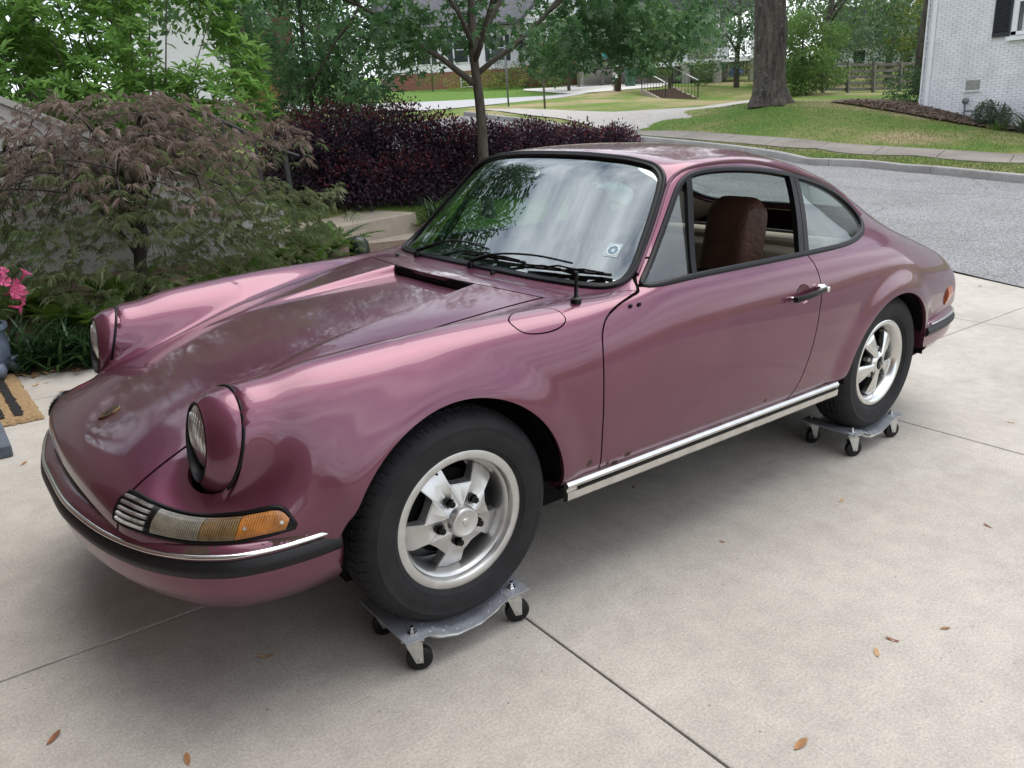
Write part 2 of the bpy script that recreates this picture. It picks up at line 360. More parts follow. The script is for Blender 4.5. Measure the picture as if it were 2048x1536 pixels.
ARCH_F = (.003, .405, .350, .350); ARCH_R = (-2.262, .405, .345, .322)
HL_C = np.array([.556, .583, .731]); HL_N = np.array([1., .12, .30]); HL_N /= np.linalg.norm(HL_N)
HL_E2 = np.cross([0, 0, 1.], HL_N); HL_E2 /= np.linalg.norm(HL_E2)      # lateral (towards +y)
HL_E1 = np.cross(HL_N, HL_E2)                                             # up
HL_A, HL_B = .128, .111
def grid_normals(G):
    du = np.gradient(G, axis=0); dv = np.gradient(G, axis=1)
    n = np.cross(du, dv); n /= np.linalg.norm(n, axis=-1, keepdims=True)+1e-12
    return n
def smin(a, b, k):
    h = np.clip(.5+.5*(b-a)/k, 0, 1); return b*(1-h)+a*h-k*h*(1-h)
def tube_sdf(P):
    ax = np.array([.36, -.020, -.016]); ax /= np.linalg.norm(ax)
    q = P-HL_C; s = q@ax
    r = q-s[..., None]*ax
    e2 = np.array([0, 1., 0]); e2 = e2-ax*(e2@ax); e2 /= np.linalg.norm(e2); e1 = np.cross(ax, e2)
    a = r@e1; b = r@e2
    d = (np.sqrt((a/HL_A)**2+(b/HL_B)**2)-1)*HL_B
    fr = q@HL_N - .004
    return np.maximum(d, fr)
def body_grid(u, v):
    G = bs_eval(NET, u, v)
    N = grid_normals(G)
    if N[len(u)//2, -1, 2] < 0: N = -N
    for cx, cz, rx, rz in (ARCH_F, ARCH_R):              # the lip swells outwards round each wheel opening
        d = np.sqrt(((G[..., 0]-cx)/rx)**2+((G[..., 2]-cz)/rz)**2)*rx-rx
        t = np.clip(1-d/.115, 0, 1); t = np.where(d < 0, 1, t)
        s = t*t*(3-2*t)
        fade = np.clip((G[..., 1]-.55)/.12, 0, 1)*np.clip((G[..., 2]-.30)/.1, 0, 1)
        G[..., 1] += .018*s*fade
    m = (G[..., 0] > .10)                                  # headlamp tubes: smooth union with the nose
    if m.any():
        P0 = G[m]; n0 = N[m]; t = np.zeros(len(P0))
        for it in range(40):
            f = smin(t, tube_sdf(P0+n0*t[:, None]), .035)
            t = t-.5*f
        G[m] = P0+n0*np.clip(t, 0, .25)[:, None]
    N = grid_normals(G)
    if N[len(u)//2, -1, 2] < 0: N = -N
    return G, N
# ---------------------------------------------------------------- car materials
def paint_mat(name, spots):
    """sun-tired metallic burgundy: base flake, thin clear coat, blotchy haze, rust where the metal has gone through"""
    m = bpy.data.materials.new(name); m.use_nodes = True; nt = m.node_tree; b = nt.nodes['Principled BSDF']
    L = nt.links.new
    tc = nt.nodes.new('ShaderNodeTexCoord')
    n1 = nt.nodes.new('ShaderNodeTexNoise'); n1.inputs['Scale'].default_value = 3.2; n1.inputs['Detail'].default_value = 5; L(tc.outputs['Object'], n1.inputs['Vector'])
    n2 = nt.nodes.new('ShaderNodeTexNoise'); n2.inputs['Scale'].default_value = 900; n2.inputs['Detail'].default_value = 1; L(tc.outputs['Object'], n2.inputs['Vector'])
    mx = nt.nodes.new('ShaderNodeMix'); mx.data_type = 'RGBA'; mx.inputs['A'].default_value = (.134, .035, .064, 1); mx.inputs['B'].default_value = (.156, .045, .076, 1)
    mr = nt.nodes.new('ShaderNodeMapRange'); mr.inputs['From Min'].default_value = .35; mr.inputs['From Max'].default_value = .65; L(n1.outputs['Fac'], mr.inputs['Value']); L(mr.outputs['Result'], mx.inputs['Factor'])
    # rust: noise-edged spots round given places
    rust = None
    n3 = nt.nodes.new('ShaderNodeTexNoise'); n3.inputs['Scale'].default_value = 60; n3.inputs['Detail'].default_value = 4; L(tc.outputs['Object'], n3.inputs['Vector'])
    for c, r in spots:
        vd = nt.nodes.new('ShaderNodeVectorMath'); vd.operation = 'DISTANCE'; vd.inputs[1].default_value = c; L(tc.outputs['Object'], vd.inputs[0])
        q = nt.nodes.new('ShaderNodeMath'); q.operation = 'DIVIDE'; q.inputs[1].default_value = r; L(vd.outputs['Value'], q.inputs[0])
        if rust is None: rust = q
        else:
            mn = nt.nodes.new('ShaderNodeMath'); mn.operation = 'MINIMUM'; L(rust.outputs[0], mn.inputs[0]); L(q.outputs[0], mn.inputs[1]); rust = mn
    ad = nt.nodes.new('ShaderNodeMath'); ad.operation = 'MULTIPLY_ADD'; L(n3.outputs['Fac'], ad.inputs[0]); ad.inputs[1].default_value = 2.2; L(rust.outputs[0], ad.inputs[2])
    rm = nt.nodes.new('ShaderNodeMapRange'); rm.inputs['From Min'].default_value = 1.72; rm.inputs['From Max'].default_value = 1.62; L(ad.outputs[0], rm.inputs['Value'])
    rc = nt.nodes.new('ShaderNodeMix'); rc.data_type = 'RGBA'; L(rm.outputs['Result'], rc.inputs['Factor']); L(mx.outputs['Result'], rc.inputs['A']); rc.inputs['B'].default_value = (.06, .032, .024, 1)
    L(rc.outputs['Result'], b.inputs['Base Color'])
    me = nt.nodes.new('ShaderNodeMapRange'); me.inputs['To Min'].default_value = .74; me.inputs['To Max'].default_value = 0; L(rm.outputs['Result'], me.inputs['Value']); L(me.outputs['Result'], b.inputs['Metallic'])
    ro = nt.nodes.new('ShaderNodeMapRange'); ro.inputs['From Min'].default_value = .3; ro.inputs['From Max'].default_value = .7; ro.inputs['To Min'].default_value = .36; ro.inputs['To Max'].default_value = .46; L(n1.outputs['Fac'], ro.inputs['Value'])
    r2 = nt.nodes.new('ShaderNodeMix'); L(rm.outputs['Result'], r2.inputs['Factor']); L(ro.outputs['Result'], r2.inputs['A']); r2.inputs['B'].default_value = .9; L(r2.outputs['Result'], b.inputs['Roughness'])
    cw = nt.nodes.new('ShaderNodeMapRange'); cw.inputs['To Min'].default_value = .85; cw.inputs['To Max'].default_value = 0; L(rm.outputs['Result'], cw.inputs['Value']); L(cw.outputs['Result'], b.inputs['Coat Weight'])
    cr = nt.nodes.new('ShaderNodeMapRange'); cr.inputs['From Min'].default_value = .3; cr.inputs['From Max'].default_value = .7; cr.inputs['To Min'].default_value = .03; cr.inputs['To Max'].default_value = .10; L(n1.outputs['Fac'], cr.inputs['Value']); L(cr.outputs['Result'], b.inputs['Coat Roughness'])
    b.inputs['Coat IOR'].default_value = 1.56
    bp = nt.nodes.new('ShaderNodeBump'); bp.inputs['Strength'].default_value = .03; bp.inputs['Distance'].default_value = .001; L(n2.outputs['Fac'], bp.inputs['Height'])
    bp2 = nt.nodes.new('ShaderNodeBump'); bp2.inputs['Distance'].default_value = .004; L(rm.outputs['Result'], bp2.inputs['Strength']); L(n3.outputs['Fac'], bp2.inputs['Height']); L(bp.outputs['Normal'], bp2.inputs['Normal']); L(bp2.outputs['Normal'], b.inputs['Normal'])
    return m
M_PAINT = paint_mat('burgundy_metallic_paint', [((-.462, .783, .447), .018), ((-.632, .778, .426), .020), ((-.55, .778, .414), .018), ((-1.361, .783, .443), .012), ((-.58, .778, .413), .018)])
M_PAINTB = paint_mat('rusting_bumper_paint', [((.51, .748, .524), .036), ((.465, .756, .522), .05), ((.42, .762, .522), .055), ((.380, .762, .524), .045), ((.655, .686, .518), .034), ((.675, .668, .515), .026), ((.79, .30, .53), .010), ((.81, .35, .52), .010)])
M_RUBBER = mat('black_rubber', (.009, .009, .010), .45, spec=.28, bump=.05, bscale=200)
M_SEAL = mat('black_seal', (.0045, .0045, .005), .34, spec=.22)
M_BLACK = mat('black_underseal', (.006, .006, .006), .85, spec=.1)
M_CHROME = mat('chrome', (.72, .72, .70), .14, 1, rvar=.06, nscale=30)
M_ALU = mat('brushed_aluminium', (.62, .61, .58), .34, 1, rvar=.1, nscale=25, noise=.08)
M_ALLOY = mat('silver_alloy', (.56, .56, .55), .38, .9, rvar=.08, nscale=18, noise=.10)
M_POLISH = mat('polished_alloy', (.66, .66, .64), .24, 1, rvar=.05, nscale=20)
M_TYRE = mat('tyre_rubber', (.016, .016, .0175), .72, spec=.25, noise=.25, nscale=14, bump=.12, bscale=160)
M_WS = glass_mat('windscreen_glass', (.25, .45, .41), 0, .15, 1.75)
M_GLASS = glass_mat('side_glass', (.70, .80, .76), 0, .05, 1.5, dirt=.05)
M_LENS = mat('headlamp_glass', (.46, .48, .47), .16, .8, coat=1, coat_rough=.02, noise=.35, nscale=22)
M_AMBER = mat('amber_lens', (.36, .125, .010), .16, spec=.6, coat=.6, noise=.3, nscale=30, bump=.15, bscale=260)
M_SMOKE = mat('smoky_amber_lens', (.13, .075, .022), .16, spec=.6, coat=.6, noise=.35, nscale=26, bump=.12, bscale=220)
M_CLEAR = mat('clear_ribbed_lens', (.13, .115, .08), .14, spec=.7, coat=.8, noise=.3, nscale=30, bump=.12, bscale=220)
M_LEATHER = mat('brown_leather', (.080, .036, .022), .48, spec=.4, noise=.35, nscale=10, bump=.35, bscale=60)
M_TAN = mat('tan_vinyl', (.30, .235, .18), .6, spec=.3, noise=.12, nscale=6, bump=.15, bscale=90)
M_HEADL = mat('headliner', (.40, .36, .31), .85, noise=.08, nscale=12)
M_CARPET = mat('dark_carpet', (.02, .017, .015), .95)
M_STEEL = mat('galvanised_steel', (.55, .56, .54), .38, .9, rvar=.14, nscale=40, noise=.15)
M_PLATE = mat('grey_painted_tread_plate', (.31, .33, .36), .42, .35, rvar=.1, nscale=20, noise=.12)
M_GOLD = mat('worn_gold', (.17, .12, .055), .38, .9, noise=.4, nscale=80)
M_BADGE = mat('badge_dark_enamel', (.035, .014, .012), .4)
M_WHITE = mat('white_print', (.62, .70, .72), .6)
M_BLUE = mat('blue_print', (.12, .24, .32), .6)

car = empty('parked_car')
_mm = np.eye(4); _mm[:3, :3] = SLOPE; car.matrix_world = Matrix(_mm.tolist())
tag(car, 'burgundy metallic vintage sports coupe on wheel dollies in the driveway', 'car')

# ---------------------------------------------------------------- cutting panels out of the body surface
def polyd(poly, a, b):
    """signed distance in the plane to a closed polygon, positive inside"""
    P = np.asarray(poly, float); Q = np.roll(P, -1, 0); pt = np.stack([a, b], 1)
    best = np.full(len(pt), 1e9); ins = np.zeros(len(pt), bool)
    for p, q in zip(P, Q):
        e = q-p; w = pt-p; t = np.clip((w@e)/(e@e+1e-15), 0, 1); d = np.linalg.norm(w-t[:, None]*e, axis=1); best = np.minimum(best, d)
        c = (p[1] > pt[:, 1]) != (q[1] > pt[:, 1])
        xx = p[0]+(pt[:, 1]-p[1])/(q[1]-p[1]+1e-15)*(q[0]-p[0]); ins ^= c & (pt[:, 0] < xx)
    return np.where(ins, best, -best)
def clip(m, fn):
    A, F = m; S = fn(A); keep = S > 0
    nA = list(A); cache = {}; out = []
    for f in F:
        k = [keep[i] for i in f]
        if all(k): out.append(f); continue
        if not any(k): continue
        g = []
        for i in range(len(f)):
            a, b = f[i], f[(i+1) % len(f)]
            if keep[a]: g.append(a)
            if keep[a] != keep[b]:
                key = (a, b) if a < b else (b, a)
                if key not in cache:
                    t = S[key[0]]/(S[key[0]]-S[key[1]]); cache[key] = len(nA); nA.append(A[key[0]]*(1-t)+A[key[1]]*t)
                g.append(cache[key])
        if len(g) >= 3: out.append(tuple(g))
    A2 = np.array(nA); used = sorted({i for f in out for i in f}); mp = {o: n for n, o in enumerate(used)}
    return A2[used], [tuple(mp[i] for i in f) for f in out]
def grid_mesh(us, vs):
    G, N = body_grid(us, vs); UV = np.stack(np.meshgrid(us, vs, indexing='ij'), -1)
    A = np.concatenate([G, N, UV], -1).reshape(-1, 8); n, k = len(us), len(vs)
    F = [(i*k+j, i*k+j+1, (i+1)*k+j+1, (i+1)*k+j) for i in range(n-1) for j in range(k-1)]
    return A, F
def mirror_join(m):
    A, F = m; B = A.copy(); B[:, 1] *= -1; B[:, 4] *= -1; n = len(A)
    mp = [i if abs(A[i, 1]) < 1e-6 else i+n for i in range(n)]
    A2 = np.concatenate([A, B]); A2[:n][np.abs(A[:, 1]) < 1e-6, 4] = 0
    return A2, F+[tuple(mp[i] for i in f[::-1]) for f in F]
def mirrored(m):
    A, F = m; B = A.copy(); B[:, 1] *= -1; B[:, 4] *= -1; return B, [f[::-1] for f in F]
def orient(m):
    A, F = m; f = F[len(F)//2]; n = np.cross(A[f[1], :3]-A[f[0], :3], A[f[2], :3]-A[f[0], :3])
    return (A, F) if n@A[f[0], 3:6] > 0 else (A, [g[::-1] for g in F])
def panel(name, m, matl, parent, flange=.014, offset=0, smooth=True):
    A, F = m; P = A[:, :3]+A[:, 3:6]*offset; N = A[:, 3:6]/(np.linalg.norm(A[:, 3:6], axis=1, keepdims=True)+1e-12)
    V = list(P); NN = list(N); FF = list(F)
    if flange:
        cnt = {}
        for f in F:
            for i in range(len(f)):
                a, b = f[i], f[(i+1) % len(f)]; cnt.setdefault((min(a, b), max(a, b)), []).append((a, b))
        for e in cnt.values():
            if len(e) != 1: continue
            a, b = e[0]; ed = P[b]-P[a]; l = np.linalg.norm(ed)
            if l < 1e-7: continue
            fn = np.cross(ed/l, N[a]); k = len(V)
            V += [P[a], P[b], P[b]-N[b]*flange, P[a]-N[a]*flange]; NN += [fn]*4; FF.append((k+1, k, k+3, k+2))
    return mesh_obj(name, np.array(V), FF, matl, parent, smooth, normals=np.array(NN))

US = np.linspace(0, NR-1, (NR-1)*11+1); VS = np.linspace(0, NC-1, (NC-1)*9+1)
BASE = orient(grid_mesh(US, VS))
_GG, _GN = body_grid(US, VS)
def surf(u, v):
    """point and normal of the body surface at (u, v)"""
    u = np.atleast_1d(np.asarray(u, float)); v = np.atleast_1d(np.asarray(v, float))
    fu = np.clip(u*11, 0, len(US)-1.0001); fv = np.clip(v*9, 0, len(VS)-1.0001); i = fu.astype(int); j = fv.astype(int); a = (fu-i)[:, None]; b = (fv-j)[:, None]
    def q(G): return (G[i, j]*(1-a)+G[i+1, j]*a)*(1-b)+(G[i, j+1]*(1-a)+G[i+1, j+1]*a)*b
    n = q(_GN); return q(_GG), n/np.linalg.norm(n, axis=1, keepdims=True)
_flatP = BASE[0][:, :3]; _flatN = BASE[0][:, 3:6]; _flatUV = BASE[0][:, 6:8]
def drop(pts, axes, sel):
    """put 2D points (along axes a, b) onto the body surface along the third axis; sel picks the vertices to look at"""
    a, b = axes; c = 3-a-b; P = _flatP[sel]; N = _flatN[sel]; out = []; nn = []
    for p in np.asarray(pts, float):
        d = (P[:, a]-p[0])**2+(P[:, b]-p[1])**2; i = np.argmin(d); n = N[i]
        q = np.zeros(3); q[a], q[b] = p; q[c] = P[i, c]-(n[a]*(p[0]-P[i, a])+n[b]*(p[1]-P[i, b]))/(n[c] if abs(n[c]) > .05 else .05)
        out.append(q); nn.append(n)
    return np.array(out), np.array(nn)

DOOR = catmull([(-.512, .40), (-.503, .52), (-.500, .65), (-.504, .75), (-.513, .823), (-.529, .856), (-.556, .882), (-.61, .906), (-.675, .924), (-.715, .935), (-.74, .96)], 5).tolist()+[[-.80, 1.02], [-1.58, 1.02]]+catmull([(-1.600, .975), (-1.613, .952), (-1.637, .914), (-1.652, .858), (-1.653, .802), (-1.645, .755), (-1.618, .613), (-1.586, .496), (-1.545, .43), (-1.515, .40)], 5).tolist()
SIDEWIN = catmull([(-.728, .943), (-.85, .948), (-.979, .953), (-1.261, .956), (-1.526, .958), (-1.70, .960), (-1.865, .963), (-1.97, .972), (-2.047, .986), (-2.115, 1.008), (-2.145, 1.035), (-2.13, 1.08), (-2.07, 1.125), (-1.985, 1.162), (-1.85, 1.20), (-1.70, 1.230), (-1.488, 1.262), (-1.293, 1.276), (-1.15, 1.274), (-1.075, 1.262), (-1.035, 1.238), (-.985, 1.18), (-.882, 1.069), (-.78, .975), (-.735, .950)], 4, True)
_wh = [(0, .9485), (.199, .947), (.349, .944), (.474, .941), (.565, .938), (.620, .939), (.650, .950), (.657, .972), (.648, 1.01), (.625, 1.07), (.592, 1.158), (.564, 1.226), (.54, 1.262), (.495, 1.289), (.431, 1.304), (.348, 1.315), (.183, 1.325), (0, 1.3275)]
WSH = catmull(_wh, 5)
WSPOLY = np.concatenate([WSH, (WSH*[-1, 1])[1:-1][::-1]])
_rh = [(0, 1.255), (.2, 1.25), (.34, 1.238), (.42, 1.215), (.455, 1.18), (.462, 1.13), (.452, 1.08), (.42, 1.045), (.34, 1.03), (.2, 1.028), (0, 1.028)]
RWH = catmull(_rh, 5); RWPOLY = np.concatenate([RWH, (RWH*[-1, 1])[1:-1][::-1]])
LID = [(-2.64, -.43), (-2.64, .43), (-2.80, .46), (-3.0, .47), (-3.125, .46), (-3.15, .40), (-3.155, 0), (-3.15, -.40), (-3.125, -.46), (-3.0, -.47), (-2.80, -.46)]
def xs_front(A):
    v = A[:, 7]; y = np.abs(A[:, 1])
    xr = -.40-.235*y*y
    xf = np.interp(v, [0, 6.9, 8.36, 9.35, 10], [-.722, -.722, -.652, -.557, -.475])
    return np.where(v >= 10, xr, xf)
GAP = .0028
f_arch = lambda A: np.minimum.reduce([np.where(A[:, 1] > .45, (np.sqrt(((A[:, 0]-c[0])/c[2])**2+((A[:, 2]-c[1])/c[3])**2)-1)*c[2], 1) for c in (ARCH_F, ARCH_R)])
dist_dv = lambda A: (A[:, 7]-10)*.045
f_door = lambda A: np.where(A[:, 7] < 9, polyd(DOOR, A[:, 0], A[:, 2]), -1)
f_win = lambda A: np.where((A[:, 7] > 5) & (A[:, 7] < 9.6), polyd(SIDEWIN, A[:, 0], A[:, 2]), -1)
def f_ws(A, g=0): return np.where((A[:, 6] > 9.2) & (A[:, 6] < 13.9) & (A[:, 7] > 7.3), polyd(WSPOLY, A[:, 1], A[:, 2]), -1)
f_rw = lambda A: np.where((A[:, 6] > 16) & (A[:, 7] > 8.6), polyd(RWPOLY, A[:, 1], A[:, 2]), -1)
f_lid = lambda A: np.where((A[:, 6] > 19) & (A[:, 7] > 7), polyd(LID, A[:, 0], A[:, 1]), -1)
def f_head(A):
    q = A[:, :3]-HL_C; r = np.sqrt((q@HL_E1/HL_A)**2+(q@HL_E2/HL_B)**2)
    return np.where((A[:, 0] > .40), np.maximum((r-1.012)*HL_B, -(q@HL_N)-.003), 1)
HANDLE = np.array([-1.537, .821])
f_dish = lambda A: (np.sqrt(((A[:, 0]-HANDLE[0])/.046)**2+((A[:, 2]-HANDLE[1])/.037)**2)-1)*.04
FLAP_UV = catmull([(7.33, 6.55), (7.6, 7.25), (7.95, 7.45), (8.32, 7.0), (8.47, 6.45), (8.49, 5.97), (8.25, 5.70), (7.85, 5.61), (7.5, 5.72), (7.36, 6.0)], 5, True)
f_flap = lambda A: np.where(A[:, 0] < .1, polyd(FLAP_UV*[.16, .075], A[:, 6]*.16, A[:, 7]*.075), -1)

body = clip(BASE, lambda A: xs_front(A)-A[:, 0]-GAP)
body = clip(body, lambda A: -f_door(A)-GAP)
body = clip(body, lambda A: -f_win(A)); body = clip(body, lambda A: -f_ws(A)); body = clip(body, lambda A: -f_rw(A)); body = clip(body, lambda A: -f_lid(A)-GAP)
body = clip(body, f_arch)
shell = panel('body_shell', mirror_join(body), M_PAINT, car)
fend = clip(BASE, lambda A: np.where(A[:, 7] < 10.3, A[:, 0]-xs_front(A)-GAP, -1)); fend = clip(fend, lambda A: -dist_dv(A)-GAP)
fend = clip(fend, lambda A: -f_door(A)-GAP); fend = clip(fend, lambda A: np.where((A[:, 2] < .42) & (A[:, 0] < -.45), A[:, 0]+.512, 1))
fend = clip(fend, f_arch); fend = clip(fend, f_head)
fendL = clip(fend, lambda A: -f_flap(A)-.0022)
fl = panel('front_fender', fendL, M_PAINT, car); fr = panel('front_fender', mirrored(fend), M_PAINT, car)
panel('fuel_flap', clip(fend, lambda A: f_flap(A)-.0022), M_PAINT, fl, flange=.008)
door = clip(BASE, lambda A: f_door(A)-GAP); door = clip(door, lambda A: -f_win(A))
doorL = clip(door, f_dish)
dl = panel('door', doorL, M_PAINT, car); dr = panel('door', mirrored(door), M_PAINT, car)
# hood: finer grid with the sunken centre trough running up to the air slot
hu = np.linspace(0, 9, 9*11+1); hv = np.concatenate([np.linspace(9.8, 11.0, 25)[:-1], np.linspace(11.0, 11.9, 60)[:-1], np.linspace(11.9, 13, 16)])
HM = orient(grid_mesh(hu, hv))
_G, _N = body_grid(hu, hv)
_w = np.interp(_G[..., 0], [-.41, .2, .42], [.25, .295, .33]); _q = np.clip((.46-_G[..., 0])/.86, 0, 1); _dp = .033*_q*_q*(2-_q)
_t = np.clip((_w-_G[..., 1])/.036+.5, 0, 1); _G[..., 2] -= _dp*_t*_t*(3-2*_t)
_N2 = grid_normals(_G); _N2 = -_N2 if _N2[20, -1, 2] < 0 else _N2
_A = HM[0].copy(); _A[:, :3] = _G.reshape(-1, 3); _A[:, 3:6] = _N2.reshape(-1, 3); HM = (_A, HM[1])
hm = clip(HM, lambda A: dist_dv(A)-GAP); hm = clip(hm, lambda A: A[:, 0]-(-.40-.235*A[:, 1]**2)-GAP)
hood = panel('hood', mirror_join(hm), M_PAINT, car)
mb = MB(); mb.box((-.425, 0, .905), (.036, .505, .052)); mb.build('air_slot', M_BLACK, hood)
mb = MB()
for k in range(3): mb.box((-.4035-.002*k, 0, .913+.007*k), (.003, .49, .002))
mb.build('air_slot_grille', M_SEAL, hood)
lid = clip(BASE, lambda A: f_lid(A)-GAP); lid = panel('engine_lid', mirror_join(lid), M_PAINT, car)
_lp, _ln = surf(np.full(2, 20.9), np.array([11.0, 13.0]))
mb = MB()
for k in range(9): 
    q, n = surf(np.full(9, 20.55+.075*k), np.linspace(10.9, 13, 9)); q = q+n*.004
    mb.tube(np.concatenate([q, (q*[1, -1, 1])[::-1][1:]]), .004, 5)
mb.build('engine_grille', M_SEAL, lid)

# glass and seals
ws = clip(BASE, lambda A: f_ws(A)+.004); panel('windscreen', mirror_join(ws), M_WS, car, flange=0, offset=-.004)
sel_ws = (_flatUV[:, 0] > 9.4) & (_flatUV[:, 0] < 13.8) & (_flatUV[:, 1] > 7.8)
WS3, WSN = drop(WSH, (1, 2), sel_ws)
def both(P): return np.concatenate([P, (P*[1, -1, 1])[1:-1][::-1]])
ws_seal_prof = [(-.016, -.006), (-.016, .004), (-.010, .009), (-.003, .005), (0, .005), (.004, .010), (.010, .009), (.015, .003), (.015, -.006)]
V, F = sweep(ws_seal_prof, both(WS3), both(WSN), closed=True); mesh_obj('windscreen_seal', V, F, M_SEAL, car, True)
rw = clip(BASE, lambda A: f_rw(A)+.004); panel('rear_window', mirror_join(rw), M_GLASS, car, flange=0, offset=-.004)
sel_rw = (_flatUV[:, 0] > 16) & (_flatUV[:, 1] > 8.6)
RW3, RWN = drop(RWH, (1, 2), sel_rw)
V, F = sweep(ws_seal_prof, both(RW3), both(RWN), closed=True); mesh_obj('rear_window_seal', V, F, M_SEAL, car, True)
sel_sd = (_flatUV[:, 1] > 5.4) & (_flatUV[:, 1] < 9.5) & (_flatUV[:, 0] > 10)
SW2 = resample(SIDEWIN, 110, True); SW3, SWN = drop(SW2, (0, 2), sel_sd)
def smoothc(P, k=2):
    for _ in range(k): P = (np.roll(P, 1, 0)+2*P+np.roll(P, -1, 0))/4
    return P
SW3 = smoothc(SW3, 3); SWN = smoothc(SWN, 4)
x_div = lambda z: np.interp(z, [.95, 1.27], [-.962, -1.083])
x_bp = lambda z: np.interp(z, [.95, 1.25], [-1.585, -1.668])
for sgn in (1, -1):
    S = np.array([1, sgn, 1])
    V, F = sweep([(-.010, -.012), (-.010, .003), (-.005, .006), (.005, .006), (.010, .002), (.012, -.012)], SW3*S, SWN*S, closed=True)
    fr_ = mesh_obj('side_window_frame', V, F, M_SEAL, car, True, sharp=50)
    vz = np.linspace(.955, 1.262, 8); P, n = drop(np.stack([x_div(vz), vz], 1), (0, 2), sel_sd)
    V, F = sweep([(-.011, -.016), (-.011, .004), (.011, .004), (.011, -.016)], P*S, n*S); mesh_obj('vent_window_bar', V, F, M_SEAL, fr_)
    vz = np.linspace(.955, 1.235, 8)
    for dx, w, nm in ((.012, .015, 'door_window_post'), (-.022, .014, 'rear_window_post')):
        P, n = drop(np.stack([x_bp(vz)+dx, vz], 1), (0, 2), sel_sd)
        V, F = sweep([(-w, -.018), (-w, .003), (w, .003), (w, -.018)], P*S, n*S); mesh_obj(nm, V, F, M_SEAL, fr_)
    q = clip(BASE, lambda A: f_win(A)); 
    g1 = clip(q, lambda A: A[:, 0]-x_div(A[:, 2])); g2 = clip(q, lambda A: x_bp(A[:, 2])-.01-A[:, 0])
    _p = g1[0][:, :3]; _c = np.linalg.lstsq(np.c_[_p[:, 0], _p[:, 2], np.ones(len(_p))], _p[:, 1], rcond=None)[0]; g1[0][:, 1] = _p[:, 0]*_c[0]+_p[:, 2]*_c[1]+_c[2]-.004      # flat pane
    _nn = np.array([-_c[0], 1, -_c[1]]); g1[0][:, 3:6] = _nn/np.linalg.norm(_nn)
    for g, nm in ((g1, 'vent_window_glass'), (g2, 'quarter_window_glass')):
        panel(nm, g if sgn > 0 else mirrored(g), M_GLASS, car, flange=0, offset=-.008)
    # drip rail above the side windows
    s0 = (SW2[:, 1] > 1.0) & (SW2[:, 0] > -2.12) & ~((SW2[:, 0] > -.79))
    ix = [i for i in range(len(SW2)) if SW2[i, 1] > 1.03 or (SW2[i, 0] > -.79 and SW2[i, 1] > .965)]
    ix = sorted(ix, key=lambda i: (i-np.argmin(SW2[:, 0]+0*SW2[:, 1])) % len(SW2))
    D2 = np.array([SW2[i] for i in ix if SW2[i, 0] > -2.16]); ctr = np.array([-1.4, 1.08])
    d_ = D2-ctr; D2 = D2+d_/np.linalg.norm(d_, axis=1, keepdims=True)*.026
    P, n = drop(D2, (0, 2), (_flatUV[:, 1] > 6.8) & (_flatUV[:, 1] < 10.2) & (_flatUV[:, 0] > 10)); 
    for _ in range(4): P[1:-1] = (P[:-2]+2*P[1:-1]+P[2:])/4; n[1:-1] = (n[:-2]+2*n[1:-1]+n[2:])/4
    V, F = sweep([(-.006, -.004), (-.006, .006), (0, .010), (.006, .006), (.006, -.004)], P*S, n*S); mesh_obj('drip_rail', V, F, M_PAINT, shell, True, sharp=60)

